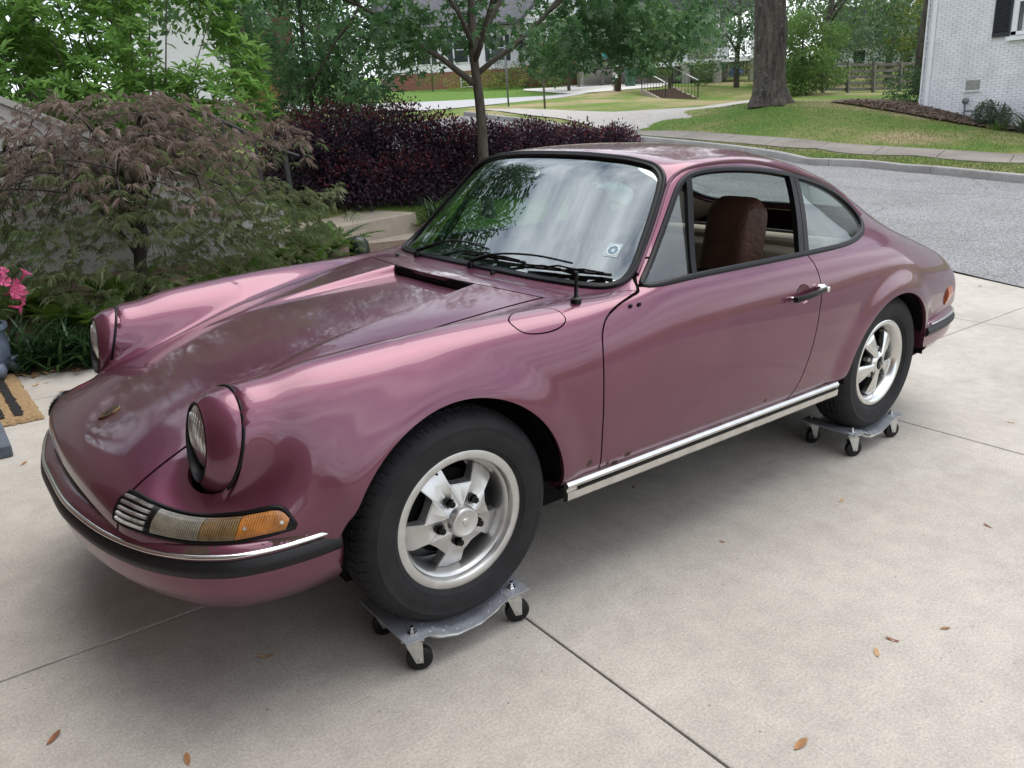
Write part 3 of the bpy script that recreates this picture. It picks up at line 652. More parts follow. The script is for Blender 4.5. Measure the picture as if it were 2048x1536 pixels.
# headlamps
def ell(c, n, a, b, k=48):
    n = np.array(n, float); n /= np.linalg.norm(n); e2 = np.cross([0, 0, 1.], n); e2 /= np.linalg.norm(e2); e1 = np.cross(n, e2)
    t = np.arange(k)*2*np.pi/k; return np.array(c)+a*np.cos(t)[:, None]*e1+b*np.sin(t)[:, None]*e2
def loft(rings, cap=False):
    k = len(rings[0]); V = np.concatenate(rings); F = [(i*k+j, i*k+(j+1) % k, (i+1)*k+(j+1) % k, (i+1)*k+j) for i in range(len(rings)-1) for j in range(k)]
    if cap: F.append(tuple(range((len(rings)-1)*k, len(rings)*k)))
    return V, F
HO_C = np.array([.604, .571, .734]); HO_N = np.array([1., 0, .14])
for sgn in (1, -1):
    S = np.array([1, sgn, 1]); rings = []
    rings.append(ell(HL_C-HL_N*.07, HL_N, HL_A*.96, HL_B*.96)); rings.append(ell(HL_C-HL_N*.01, HL_N, HL_A*.995, HL_B*.995))
    for t in np.linspace(0, 1, 12):
        c = HL_C+(HO_C-HL_C)*t; n = HL_N*(1-t)+HO_N*t; w = t**1.9
        rings.append(ell(c, n, HL_A*1.0*(1-w)+.099*w, HL_B*1.0*(1-w)+.083*w))
    rings.append(ell(HO_C+[.004, 0, 0], HO_N, .0965, .0805)); rings.append(ell(HO_C+[.003, 0, 0], HO_N, .0935, .0775)); rings.append(ell(HO_C-[.012, 0, 0], HO_N, .0925, .0765))
    _tt = np.arange(48)*2*np.pi/48; _ff = np.clip(-np.cos(_tt), 0, 1)[:, None]; _e0 = ell(HL_C-HL_N*.004, HL_N, HL_A*1.0, HL_B*1.0); col_ = [_e0, _e0+(_e0-HL_C)*.22*_ff+HL_N*.004*_ff]
    V, F = loft(rings); hl = mesh_obj('headlamp_surround', V*S, F if sgn > 0 else [f[::-1] for f in F], M_PAINT, car, True, sharp=40)
    V, F = loft(col_); mesh_obj('headlamp_collar', V*S, F if sgn > 0 else [f[::-1] for f in F], M_PAINT, hl, True)
    V, F = loft([ell(HO_C+[.0045, 0, 0], HO_N, .0945, .0785), ell(HO_C+[.0055, 0, 0], HO_N, .0925, .0765), ell(HO_C, HO_N, .0905, .0745), ell(HO_C-[.045, 0, -.004], (1, 0, .05), .093, .081), ell(HO_C-[.09, 0, -.006], (1, 0, 0), .05, .05)], True)
    mesh_obj('headlamp_bowl', V*S, F if sgn > 0 else [f[::-1] for f in F], M_SEAL, hl, True, sharp=40)
    lc = np.array([.586, .568, .742]); ln = np.array([1., 0, .02]); rr = []
    for t in np.linspace(0, 1, 8): rr.append(ell(lc+np.array([.026*math.cos(t*math.pi/2)-.0, 0, 0]), ln, .0845*math.sin(t*math.pi/2)+.0005, .0775*math.sin(t*math.pi/2)+.0005))
    V, F = loft(rr); mesh_obj('headlamp_lens', V*S, F, M_LENS, hl, True)
    mb = MB()
    for k in range(-5, 6):                               # moulded ribs of the lens
        z = np.linspace(-.062, .062, 7)*math.sqrt(max(.05, 1-(k/6.2)**2)); y = np.full(7, k*.0125); rr2 = np.clip(1-(z**2+y**2)/.081**2, 0, 1)
        mb.tube(np.stack([lc[0]+.0262*np.sqrt(rr2)*.99, lc[1]+y, lc[2]+z], 1)*S, .0011, 4)
    mb.build('headlamp_rib', M_LENS, hl, True)
    V, F = tube_vf(ell(lc+[.001, 0, 0], ln, .0865, .0790), .0035, 6, closed=True); mesh_obj('headlamp_retaining_ring', V*S, F, M_CHROME, hl, True)
    V, F = tube_vf(ell(HL_C, HL_N, HL_A*1.008, HL_B*1.008, 64), .0043, 6, closed=True); mesh_obj('headlamp_gasket', V*S, F, M_SEAL, hl, True)

# turn signals with horn grille, laid on the nose
_tv = np.array([3.51, 4.05, 4.25, 4.5, 5.27, 6.41, 7.72, 8.71, 9.6, 10.05, 10.2]); _tu = np.array([1.05, 1.56, 1.67, 1.68, 1.55, 1.45, 1.39, 1.31, 1.30, 1.27, .97])
_bv = np.array([3.51, 4.26, 5.25, 6.37, 7.62, 8.4, 9.5, 10.2]); _bu = np.array([1.0, .78, .56, .46, .41, .37, .34, .33])
def sig_patch(va, vb, s0=0., s1=1., off=.007, nv_=24, ns=10):
    v = np.linspace(va, vb, nv_); ut = np.interp(v, _tv, _tu); ub = np.interp(v, _bv, _bu)
    s = np.linspace(s0, s1, ns); U = ub[:, None]+(ut-ub)[:, None]*s; Vv = np.repeat(v[:, None], ns, 1)
    P, n = surf(U.ravel(), Vv.ravel()); k = ns
    bulge = (1-np.abs(2*np.tile(np.linspace(0, 1, ns), nv_)-1)**4)*.004
    O = P+n*(off+bulge)[:, None]; I = P-n*.004; m = len(P)
    F = [(i*k+j, (i+1)*k+j, (i+1)*k+j+1, i*k+j+1) for i in range(nv_-1) for j in range(ns-1)]
    edge = [j for j in range(ns)]+[i*k+ns-1 for i in range(1, nv_)]+[(nv_-1)*k+j for j in range(ns-2, -1, -1)]+[i*k for i in range(nv_-2, 0, -1)]
    F += [(edge[i], edge[(i+1) % len(edge)], edge[(i+1) % len(edge)]+m, edge[i]+m) for i in range(len(edge))]
    return np.concatenate([O, I]), F
for sgn in (1, -1):
    S = np.array([1, sgn, 1])
    V, F = sig_patch(3.60, 10.17, off=.0015, nv_=50); ts = mesh_obj('turn_signal', V*S, F, M_SEAL, car, True, sharp=35)
    for nm, va, vb, m_ in (('amber_lens', 3.85, 5.25, M_AMBER), ('smoky_lens', 5.27, 6.42, M_SMOKE), ('clear_lens', 6.44, 8.15, M_CLEAR)):
        V, F = sig_patch(va, vb, .09, .90, off=.007); ln_ = mesh_obj(nm, V*S, F, m_, ts, True, sharp=35)
        mb = MB()
        for vv in np.arange(va+.05, vb-.03, .075):                  # moulded prisms of the lens
            s8 = np.linspace(.14, .85, 8); ut = np.interp(vv, _tv, _tu); ub = np.interp(vv, _bv, _bu); P, n = surf(ub+(ut-ub)*s8, np.full(8, vv)); mb.tube((P+n*(.0062+(1-np.abs(2*(s8-.09)/.81-1)**4)*.004)[:, None])*S, .0017, 4)
        mb.build('lens_prism', m_, ln_, True)['kind'] = 'stuff'
    mb = MB()
    for k in range(5):
        v = np.linspace(8.42, 10.0, 14); ut = np.interp(v, _tv, _tu); ub = np.interp(v, _bv, _bu); P, n = surf(ub+(ut-ub)*(.14+.18*k), v); P = P+n*.006
        V, F = sweep([(-.0052, -.006), (-.0035, .003), (.002, .0045), (.0052, -.002)], P*S, n*S); mb.add(V, F)
    mb.build('horn_grille_slat', M_STEEL, ts)
    ov = np.concatenate([np.linspace(3.55, 10.17, 44), np.full(4, 10.18), np.linspace(10.17, 3.55, 44)[1:]]); os_ = np.concatenate([np.zeros(44), [.2, .45, .7, .95], np.ones(43)])
    ut = np.interp(ov, _tv, _tu); ub = np.interp(ov, _bv, _bu); P, n = surf(ub+(ut-ub)*os_, ov)
    V, F = tube_vf(P*S+n*S*.001, .0058, 6, closed=True); mesh_obj('gasket', V, F, M_SEAL, ts, True)
    for v in (4.05, 5.05): 
        mb = MB()
        P, n = surf([1.22 if v < 4.5 else 1.05], [v]); T = n[0]*S; V, F = tube_vf(np.array([P[0]*S+T*.008, P[0]*S+T*.013]), .0045, 8); mb.add(V, F); mb.build('lens_screw', M_STEEL, ts)

# bumpers
BUMP = catmull([(.866, 0), (.863, .17), (.838, .34), (.806, .464), (.757, .58), (.699, .665), (.645, .715), (.598, .743), (.53, .763), (.467, .771), (.41, .773), (.352, .770)], 5)
RBUMP = catmull([(-3.262, 0), (-3.258, .2), (-3.245, .38), (-3.222, .50), (-3.18, .60), (-3.115, .675), (-3.03, .722), (-2.92, .753), (-2.80, .772), (-2.70, .783), (-2.60, .790)], 5)
def bumper_curve(C): return np.concatenate([(C*[1, -1])[::-1], C[1:]])
def plan_sweep(C, prof, z_of=None, capped=True):
    P = np.stack([C[:, 0], C[:, 1], np.zeros(len(C))], 1); T = np.gradient(P, axis=0); T /= np.linalg.norm(T, axis=1, keepdims=True)
    N = np.stack([T[:, 1], -T[:, 0], np.zeros(len(T))], 1)
    c = P.mean(0)
    if ((P-c)*N).sum() < 0: N = -N
    pr = np.asarray(prof, float); k = len(pr); m = len(P); V = P[:, None]+pr[None, :, :1]*N[:, None]+np.array([0, 0, 1.])*pr[None, :, 1:2]
    F = [(i*k+j, i*k+(j+1) % k, (i+1)*k+(j+1) % k, (i+1)*k+j) for i in range(m-1) for j in range(k)]
    if capped: F += [tuple(range(k))[::-1], tuple(range((m-1)*k, m*k))]
    return V.reshape(-1, 3), F
def half_round(r0, z0, z1, bulge, n=7):
    return [(r0+bulge*math.sin(math.pi*i/(n-1)), z1+(z0-z1)*i/(n-1)) for i in range(n)]
def make_bumper(C, zo, fw):
    cu = bumper_curve(C); nm = 'front_bumper' if fw else 'rear_bumper'
    V, F = plan_sweep(cu, [(-.10, .530+zo), (-.060, .530+zo), (-.040, .528+zo), (-.022, .522+zo), (-.010, .511+zo), (-.006, .50+zo), (-.006, .43+zo), (-.009, .414+zo), (-.014, .396+zo), (-.05, .391+zo), (-.10, .39+zo)])
    b = mesh_obj(nm, V, F, M_PAINTB, car, True, sharp=50)
    V, F = plan_sweep(cu[1:-1], [(-.052, .527+zo), (-.052, .537+zo), (-.044, .538+zo), (-.038, .532+zo), (-.038, .526+zo)]); mesh_obj('bumper_seal', V, F, M_SEAL, b, True)
    V, F = plan_sweep(cu[3:-3], half_round(-.006, .496+zo, .509+zo, .006)+[(-.012, .496+zo), (-.012, .509+zo)]); mesh_obj('bright_strip', V, F, M_CHROME, b, True, sharp=50)
    V, F = plan_sweep(cu[1:-1], half_round(-.004, .449+zo, .4935+zo, .012, 9)+[(-.012, .449+zo), (-.012, .494+zo)]); mesh_obj('rubber_strip', V, F, M_RUBBER, b, True, sharp=50)
    return b
fb = make_bumper(BUMP, 0, True)
_cv = bumper_curve(BUMP)[8:-8]
V, F = plan_sweep(_cv, [(-.016, .397), (-.026, .375), (-.060, .338), (-.120, .308), (-.20, .297), (-.20, .31), (-.11, .33), (-.05, .39)]); mesh_obj('front_valance', V, F, M_PAINT, car, True, sharp=50)
for sgn in (1, -1):                                    # corner of the front apron ahead of the wheel
    C_ = BUMP[24:]; C_ = np.stack([C_[:, 0], C_[:, 1]*sgn], 1)
    V, F = plan_sweep(C_, [(-.0155, .3975), (-.024, .375), (-.052, .341), (-.11, .315), (-.11, .33), (-.04, .39)]); mesh_obj('apron_corner', V, F, M_PAINT, car, True, sharp=50)
rb = make_bumper(RBUMP, .018, False)
V, F = plan_sweep(bumper_curve(RBUMP)[8:-8], [(-.03, .42), (-.05, .37), (-.11, .32), (-.2, .30), (-.2, .32), (-.06, .42)]); mesh_obj('rear_valance', V, F, M_PAINT, car, True, sharp=50)
V, F = plan_sweep(bumper_curve(RBUMP)[6:-6], [(-.045, .65), (-.032, .645), (-.030, .54), (-.06, .54), (-.06, .65)]); mesh_obj('tail_panel', V, F, M_PAINT, car, True, sharp=50)
for sgn in (1, -1):
    C_ = RBUMP[14:37]; C_ = np.stack([C_[:, 0], C_[:, 1]*sgn], 1)
    V, F = plan_sweep(C_, half_round(-.034, .560, .672, .018, 9)+[(-.05, .560), (-.05, .672)]); mesh_obj('tail_lamp', V, F, mat('tail_lens_%d' % (sgn+1), (.40, .085, .012), .2, coat=.5), car, True, sharp=50)

# sill trim
for sgn in (1, -1):
    x = np.linspace(-.365, -1.865, 24); y = np.full(24, .779)*sgn
    P = np.stack([x, y, np.zeros(24)], 1); up = np.array([0, 0, 1.])
    def strip(nm, prof, m_, par): 
        pr = [(a if sgn > 0 else a, b) for a, b in prof]
        V = np.concatenate([[[xx, (.772+a)*sgn, b] for a, b in pr] for xx in x]); k = len(pr); F = [(i*k+j, i*k+(j+1) % k, (i+1)*k+(j+1) % k, (i+1)*k+j) for i in range(len(x)-1) for j in range(k)]+[tuple(range(k))[::-1], tuple(range(23*k, 24*k))]
        return mesh_obj(nm, V, F, m_, par, True, sharp=40)
    st = strip('sill_trim', [(0, .343), (.010, .343), (.019, .352), (.020, .376), (.014, .378), (.014, .388), (.020, .390), (.022, .399), (.014, .408), (0, .409)], M_ALU, car)
    x = x[1:].copy(); x = np.linspace(-.41, -1.85, 24)
    strip('sill_rubber', [(.012, .3775), (.023, .380), (.023, .386), (.012, .3885)], M_SEAL, st)
# underbody, wheel wells
mb = MB(); mb.box((-1.15, 0, .350), (1.42, 1.46, .04)); mb.box((-1.27, 0, .275), (3.06, 1.10, .14)); mb.box((.45, 0, .36), (.36, 1.0, .12)); mb.box((-2.72, 0, .38), (.5, 1.0, .14)); mb.build('underbody', M_BLACK, car)
for cx, cz, rx, rz in (ARCH_F, ARCH_R):
    for sgn in (1, -1):
        n = 30; a = np.linspace(-.06, math.pi+.06, n); V = []; F = []
        for yy in (.778 if cx > -1 else .782, .70, .50):
            rr = 1.0 if yy > .75 else 1.04
            V += [(cx+rx*rr*math.cos(t), yy*sgn, cz+rz*rr*math.sin(t)) for t in a]
        V += [(cx, .50*sgn, cz)]
        for r_ in range(2): F += [(r_*n+i, r_*n+i+1, (r_+1)*n+i+1, (r_+1)*n+i) for i in range(n-1)]
        F += [(2*n+i, 2*n+i+1, 3*n) for i in range(n-1)]
        mesh_obj('wheel_well', V, F, M_BLACK, car, True)
# muffler seen below the tail
mb = MB(); mb.lathe([(.0, -.42), (.085, -.42), (.09, -.40), (.09, .40), (.085, .42), (0, .42)], 20, 'y', (-2.95, 0, .36)); mb.build('exhaust_muffler', M_STEEL, car, True, 40)

# wipers, washer jets, antenna, mirror studs, badge, stickers
def wiper(piv, arm, blade):
    w_ = MB(); q = np.array(piv); w_.lathe([(0, .0), (.013, .0), (.014, .012), (.010, .024), (0, .027)], 14, 'z', q); w = w_.build('wiper', M_SEAL, car, True, 40)
    A_ = catmull(arm, 6); mb = MB(); mb.tube(A_, np.interp(np.linspace(0, 1, len(A_)), [0, .25, .4, 1], [.009, .008, .004, .0035]), 6); mb.build('wiper_arm', M_SEAL, w, True)
    B = np.array(blade); c = resample(catmull(B, 6), 16); mb = MB(); up = np.array([.70, 0, .71])
    V, F = sweep([(-.0025, -.006), (-.0025, .004), (.0025, .004), (.0025, -.006)], c, up); mb.add(V, F); mb.build('wiper_rubber', M_RUBBER, w)
    mb = MB()
    for k0, k1, h in ((1, 7, .016), (8, 14, .016), (4, 11, .024)):
        m_ = (k0+k1)//2; mb.tube([c[k0]+up*.006, c[m_]+up*h, c[k1]+up*.006], .0034, 5)
    mb.build('wiper_bracket', M_SEAL, w, True)
n_ = np.array([.70, 0, .71])
wiper((-.567, -.348, .936), [(-.567, -.348, .962), (-.60, -.287, .985), (-.618, -.184, 1.012), (-.622, -.06, 1.018), (-.612, .085, 1.008)], [np.array((-.606, -.079, .972))+n_*.008, np.array((-.615, .116, .977))+n_*.008, np.array((-.627, .281, .977))+n_*.008])
wiper((-.559, .04, .941), [(-.559, .04, .967), (-.593, .101, .988), (-.612, .183, 1.003), (-.632, .33, 1.010), (-.655, .485, 1.0)], [np.array((-.614, .297, .965))+n_*.010, np.array((-.655, .48, .968))+n_*.010, np.array((-.712, .615, .966))+n_*.010])
for q in ((-.539, -.457, .931), (-.546, .192, .940)):
    mb = MB(); mb.lathe([(0, 0), (.010, 0), (.009, .004), (.005, .010), (0, .011)], 12, 'z', q); mb.build('washer_jet', M_SEAL, car, True, 40)
mb = MB(); q = (-.501, .671, .917); mb.lathe([(0, 0), (.017, 0), (.0165, .016), (.010, .020), (.0065, .024), (.0055, .075), (.0065, .078), (.004, .088), (.006, .092), (.006, .097), (0, .098)], 14, 'z', q); mb.build('antenna', M_SEAL, car, True, 40)
for q in ((-.653, .751, .901), (-.687, .755, .902)):
    mb = MB(); mb.lathe([(0, 0), (.0065, 0), (.006, .006), (0, .007)], 10, 'y', (q[0], q[1]-.002, q[2])); mb.build('mirror_stud', M_SEAL, dl, True, 40)
# hood crest
bc, bn = surf([2.03], [13.0]); bc = bc[0]*[1, 0, 1]; bn = np.array([bn[0][0], 0, bn[0][2]]); bn /= np.linalg.norm(bn)
be1 = np.cross(bn, [0, 1., 0]); be1 = be1 if be1[2] > 0 else -be1; be2 = np.array([0, 1., 0])
def on_badge(pts, h): return np.array([bc+be2*a*.027+be1*b*.034+bn*h for a, b in pts])
SH = [(-.78, .82), (-.4, .92), (0, .98), (.4, .92), (.78, .82), (.86, .2), (.72, -.35), (.4, -.75), (0, -1), (-.4, -.75), (-.72, -.35), (-.86, .2)]
mb = MB(); V = np.concatenate([on_badge(SH, -.004), on_badge(SH, .003), on_badge(np.array(SH)*.93, .0055)]); k = 12
mb.add(V, [(i, (i+1) % k, (i+1) % k+k, i+k) for i in range(k)]+[(i+k, (i+1) % k+k, (i+1) % k+2*k, i+2*k) for i in range(k)]+[tuple(range(2*k, 3*k))]); badge = mb.build('hood_badge', M_GOLD, hood)
mb = MB()
def bq(p, h=.0063): 
    V = np.concatenate([on_badge(p, .004), on_badge(p, h)]); n = len(p); mb.add(V, [tuple(range(n, 2*n))]+[(i, (i+1) % n, (i+1) % n+n, i+n) for i in range(n)])
for q in range(3): bq([(.10, -.08-.22*q), (.62-.16*q, -.08-.22*q), (.58-.17*q, -.19-.22*q), (.10, -.19-.22*q)]); bq([(-.68, .10+.2*q), (-.10, .10+.2*q), (-.10, .2+.2*q), (-.68, .2+.2*q)])
bq([(.10, .1), (.70, .1), (.66, .22), (.10, .26)]); bq([(.10, .4), (.66, .38), (.62, .5), (.10, .55)]); bq([(-.6, -.1), (-.10, -.1), (-.1, -.2), (-.55, -.22)]); bq([(-.5, -.36), (-.1, -.36), (-.1, -.48), (-.42, -.5)])
bq([(-.6, .74), (.6, .74), (.5, .86), (0, .9), (-.5, .86)]); bq([(-.26, .34), (0, .4), (.26, .34), (.26, .0), (0, -.3), (-.26, 0)], .0072)
mb.build('badge_enamel', M_BADGE, badge)
# inspection sticker low on the windscreen and the mirror puck high up
def ws_patch(cu, cv, ru, rv, pts, off): 
    P, n = surf([cu+a*ru for a, b in pts], [cv+b*rv for a, b in pts]); return P+n*off
sq = [(-1, -1), (-.33, -1), (.33, -1), (1, -1), (1, -.33), (1, .33), (1, 1), (.33, 1), (-.33, 1), (-1, 1), (-1, .33), (-1, -.33)]
V = ws_patch(11.06, 9.93, .15, .21, sq, -.0025); st_ = mesh_obj('windscreen_sticker', V, [tuple(range(12))], mat('sticker_film', (.42, .52, .54), .5), car)
ci = [(math.cos(t)*.86, math.sin(t)*.86) for t in np.arange(20)*math.pi/10]; mesh_obj('sticker_disc', ws_patch(11.06, 9.93, .15, .21, ci, -.0018), [tuple(range(20))], M_WHITE, st_)
mb = MB()
for k in range(8):                                       # ring of dark strokes on the disc
    t = k*math.pi/4+.2; d = np.array([math.cos(t), math.sin(t)]); e = np.array([-d[1], d[0]])
    for r0, r1, w in ((.22, .62, .07), (.40, .62, .20)):
        pts = [d*r0+e*w, d*r1+e*w*.8, d*r1-e*w*.8, d*r0-e*w]; mb.add(ws_patch(11.06, 9.93, .15, .21, pts, -.0012), [(0, 1, 2, 3)])
mb.build('sticker_print', M_BLUE, st_)
ci = [(math.cos(t), math.sin(t)) for t in np.arange(16)*math.pi/8]; mesh_obj('mirror_puck', ws_patch(12.454, 12.877, .07, .07, ci, -.002), [tuple(range(16))], mat('puck', (.45, .55, .52), .4), car)
# door handle in its round dish
for sgn in (1, -1):
    S = np.array([1, sgn, 1]); dd = dl if sgn > 0 else dr
    if sgn > 0:
        rr = [np.stack([HANDLE[0]+.047*s_*np.cos(t_), np.full(28, 0.), HANDLE[1]+.038*s_*np.sin(t_)], 1) for s_, t_ in [(s_, np.arange(28)*2*np.pi/28) for s_ in (1, .8, .55, .3, .02)]]
        dep = (0, .010, .016, .019, .020)
        sel = (_flatUV[:, 1] > 3) & (_flatUV[:, 1] < 6.5) & (_flatUV[:, 0] > 14)
        for r_, d0 in zip(rr, dep): q, n = drop(r_[:, [0, 2]], (0, 2), sel); r_[:] = q-n*d0
        V, F = loft(rr); mesh_obj('handle_dish', V, F[::-1], M_PAINT, dl, True)
    mb = MB(); P = np.array([(-1.449, .806, .815), (-1.452, .818, .816), (-1.48, .824, .8185), (-1.54, .826, .823), (-1.60, .823, .828), (-1.638, .815, .830)])*S
    V, F = sweep([(-.010, -.006), (-.010, .004), (-.006, .007), (.006, .007), (.010, .004), (.010, -.006)], P, np.array([0, sgn*1., 0])); mb.add(V, F); h_ = mb.build('door_handle', M_SEAL, dd, True, 40)
    mb = MB(); mb.box((-1.635, .800*sgn, .831), (.050, .040, .036), bev=.010); mb.build('handle_mount', M_CHROME, h_, True, 40); mb = MB(); mb.box((-1.452, .797*sgn, .815), (.016, .03, .018), bev=.004); mb.build('handle_mount', M_CHROME, h_, True, 40)
    mb = MB(); mb.lathe([(0, .0), (.011, .0), (.011, .004), (.008, .006), (0, .006)], 16, 'y', (-1.648, .820 if sgn > 0 else -.826, .829)); mb.build('door_lock', M_CHROME, h_, True, 40)

# ---------------------------------------------------------------- interior
INT = clip(BASE, lambda A: np.minimum(np.where(A[:, 7] > 6.9, 1, -1.)*.02+0, A[:, 0]*0+1)); 
lin = clip(BASE, lambda A: A[:, 7]-7.3); lin = clip(lin, lambda A: -.98-A[:, 0]); lin = clip(lin, lambda A: A[:, 0]+2.62); lin = clip(lin, lambda A: -f_win(A)-.004); lin = clip(lin, lambda A: -f_ws(A)-.004); lin = clip(lin, lambda A: -f_rw(A)-.004)
panel('headliner', mirror_join(lin), M_HEADL, car, flange=0, offset=-.022)
trim = clip(BASE, lambda A: 6.85-A[:, 7]); trim = clip(trim, lambda A: A[:, 7]-.5); trim = clip(trim, lambda A: -.50-A[:, 0]); trim = clip(trim, lambda A: A[:, 0]+1.90)
panel('side_trim', trim, M_TAN, car, flange=0, offset=-.05); panel('side_trim', mirrored(trim), M_TAN, car, flange=0, offset=-.05)
def soft(name, c, d, m_, bev, par, rot=None, sub=2):
    mb = MB(); mb.box((0, 0, 0), d, bev=bev); o = mb.build(name, m_, par, True); V = np.array([v.co[:] for v in o.data.vertices])
    bm = bmesh.new(); bm.from_mesh(o.data); bmesh.ops.subdivide_edges(bm, edges=bm.edges, cuts=2, use_grid_fill=True); bm.to_mesh(o.data); bm.free()
    sm = o.modifiers.new('s', 'SUBSURF'); sm.levels = sm.render_levels = sub
    o.data.polygons.foreach_set('use_smooth', [True]*len(o.data.polygons))
    o.location = c
    if rot: o.rotation_euler = rot
    return o
for sgn in (1, -1):
    y = .425*sgn
    s_ = soft('front_seat', (-1.22, y, .545), (.50, .46, .15), M_LEATHER, .05, car, (0, R(-8), 0))
    b_ = soft('seat_back', (-.300, 0, .325), (.135, .285, .66), M_LEATHER, .06, s_, (0, R(0), 0))
    for e in (-1, 1): soft('seat_bolster', (-.215, e*.165, .17), (.13, .09, .38), M_LEATHER, .035, s_, (0, R(0), 0))
    mb = MB(); mb.tube([(-.232, .0, .36), (-.226, .1, .352), (-.224, .15, .35)], .004, 5); mb.tube([(-.232, .0, .36), (-.226, -.1, .352), (-.224, -.15, .35)], .004, 5); mb.build('seat_seam', M_SEAL, s_, True)
soft('rear_seat', (-1.88, 0, .68), (.16, 1.18, .50), M_TAN, .05, car, (0, R(-18), 0))
soft('rear_cushion', (-1.74, 0, .52), (.42, 1.16, .16), M_TAN, .05, car)
soft('parcel_shelf', (-2.19, 0, .905), (.52, 1.12, .06), M_TAN, .02, car, (0, R(-6), 0))
mb = MB(); mb.box((-1.2, 0, .40), (1.5, 1.40, .03)); mb.build('floor_carpet', M_CARPET, car)
mb = MB(); mb.box((-.53, 0, .63), (.03, 1.30, .46)); mb.build('bulkhead', M_CARPET, car); mb = MB(); mb.box((-2.36, 0, .68), (.03, 1.24, .5)); mb.build('bulkhead', M_CARPET, car)
dash = soft('dashboard', (-.76, 0, .835), (.20, 1.10, .13), M_SEAL, .04, car)
sw = MB(); c_ = np.array([-.93, .37, .86]); t_ = np.arange(32)*2*math.pi/32; a1 = np.array([0, 1., 0]); a2 = np.array([-.42, 0, .907])
sw.tube(c_+.19*(np.cos(t_)[:, None]*a1+np.sin(t_)[:, None]*a2), .013, 8, closed=True); sw_o = sw.build('steering_wheel', M_SEAL, car, True)
mb = MB()
for k in range(4): t = k*math.pi/2+math.pi/4; mb.tube([c_, c_+.185*(math.cos(t)*a1+math.sin(t)*a2)], .010, 6)
mb.tube([c_, c_+np.array([.2, 0, -.08])], .03, 10); mb.build('steering_spoke', M_SEAL, sw_o, True)
# ---------------------------------------------------------------- wheels (local: axis y, outside = +y, lip face at y = 0)
def polar_mesh(r, t, hfun):
    RR, TT = np.meshgrid(r, t, indexing='ij'); Y = hfun(RR, TT); V = np.stack([-RR*np.cos(TT), Y, RR*np.sin(TT)], -1).reshape(-1, 3); n, k = len(r), len(t)
    F = [(i*k+j, i*k+(j+1) % k, (i+1)*k+(j+1) % k, (i+1)*k+j) for i in range(n-1) for j in range(k)]
    return V, F, RR.ravel(), TT.ravel()
def tyre_vf(blocks, nth, seed):
    pr = [(.196, -.010), (.203, .000), (.214, .0075), (.2155, .0095), (.217, .0090), (.232, .0135), (.25, .0150), (.268, .0130), (.270, .0138), (.272, .0125), (.284, .0060), (.293, -.002), (.3005, -.0115), (.3055, -.021), (.3085, -.030), (.3105, -.040)]
    pr += [(.3108, -.0405), (.3045, -.0415), (.3045, -.0475), (.3115, -.0485), (.3125, -.062), (.306, -.063), (.306, -.069), (.3127, -.070), (.313, -.080)]
    pr = pr+[(r, -.16-y) for r, y in pr[::-1][1:]]
    p = np.array(pr); t = np.arange(nth)*2*np.pi/nth; m = len(p)
    Rr = np.repeat(p[:, :1], nth, 1); Y = np.repeat(p[:, 1:2], nth, 1)
    c = np.abs(p[:, 1]+.08); tread = (p[:, 0] > .298)
    per = nth//blocks
    for i in range(m):
        if tread[i] and p[i, 0] > .2995:
            off = int(round((c[i]-.03)*60)) if c[i] > .04 else 0
            gr = ((np.arange(nth)+off) % per) == 0
            Rr[i, gr] -= .0045
            gr2 = ((np.arange(nth)+off+per//2) % per) == 0
            if c[i] > .035: Rr[i, gr2] -= .002
    V = np.stack([-Rr*np.cos(t), Y, Rr*np.sin(t)], -1).reshape(-1, 3)
    F = [(i*nth+j, i*nth+(j+1) % nth, (i+1)*nth+(j+1) % nth, (i+1)*nth+j) for i in range(m-1) for j in range(nth)]
    return V, F
D2R = math.pi/180
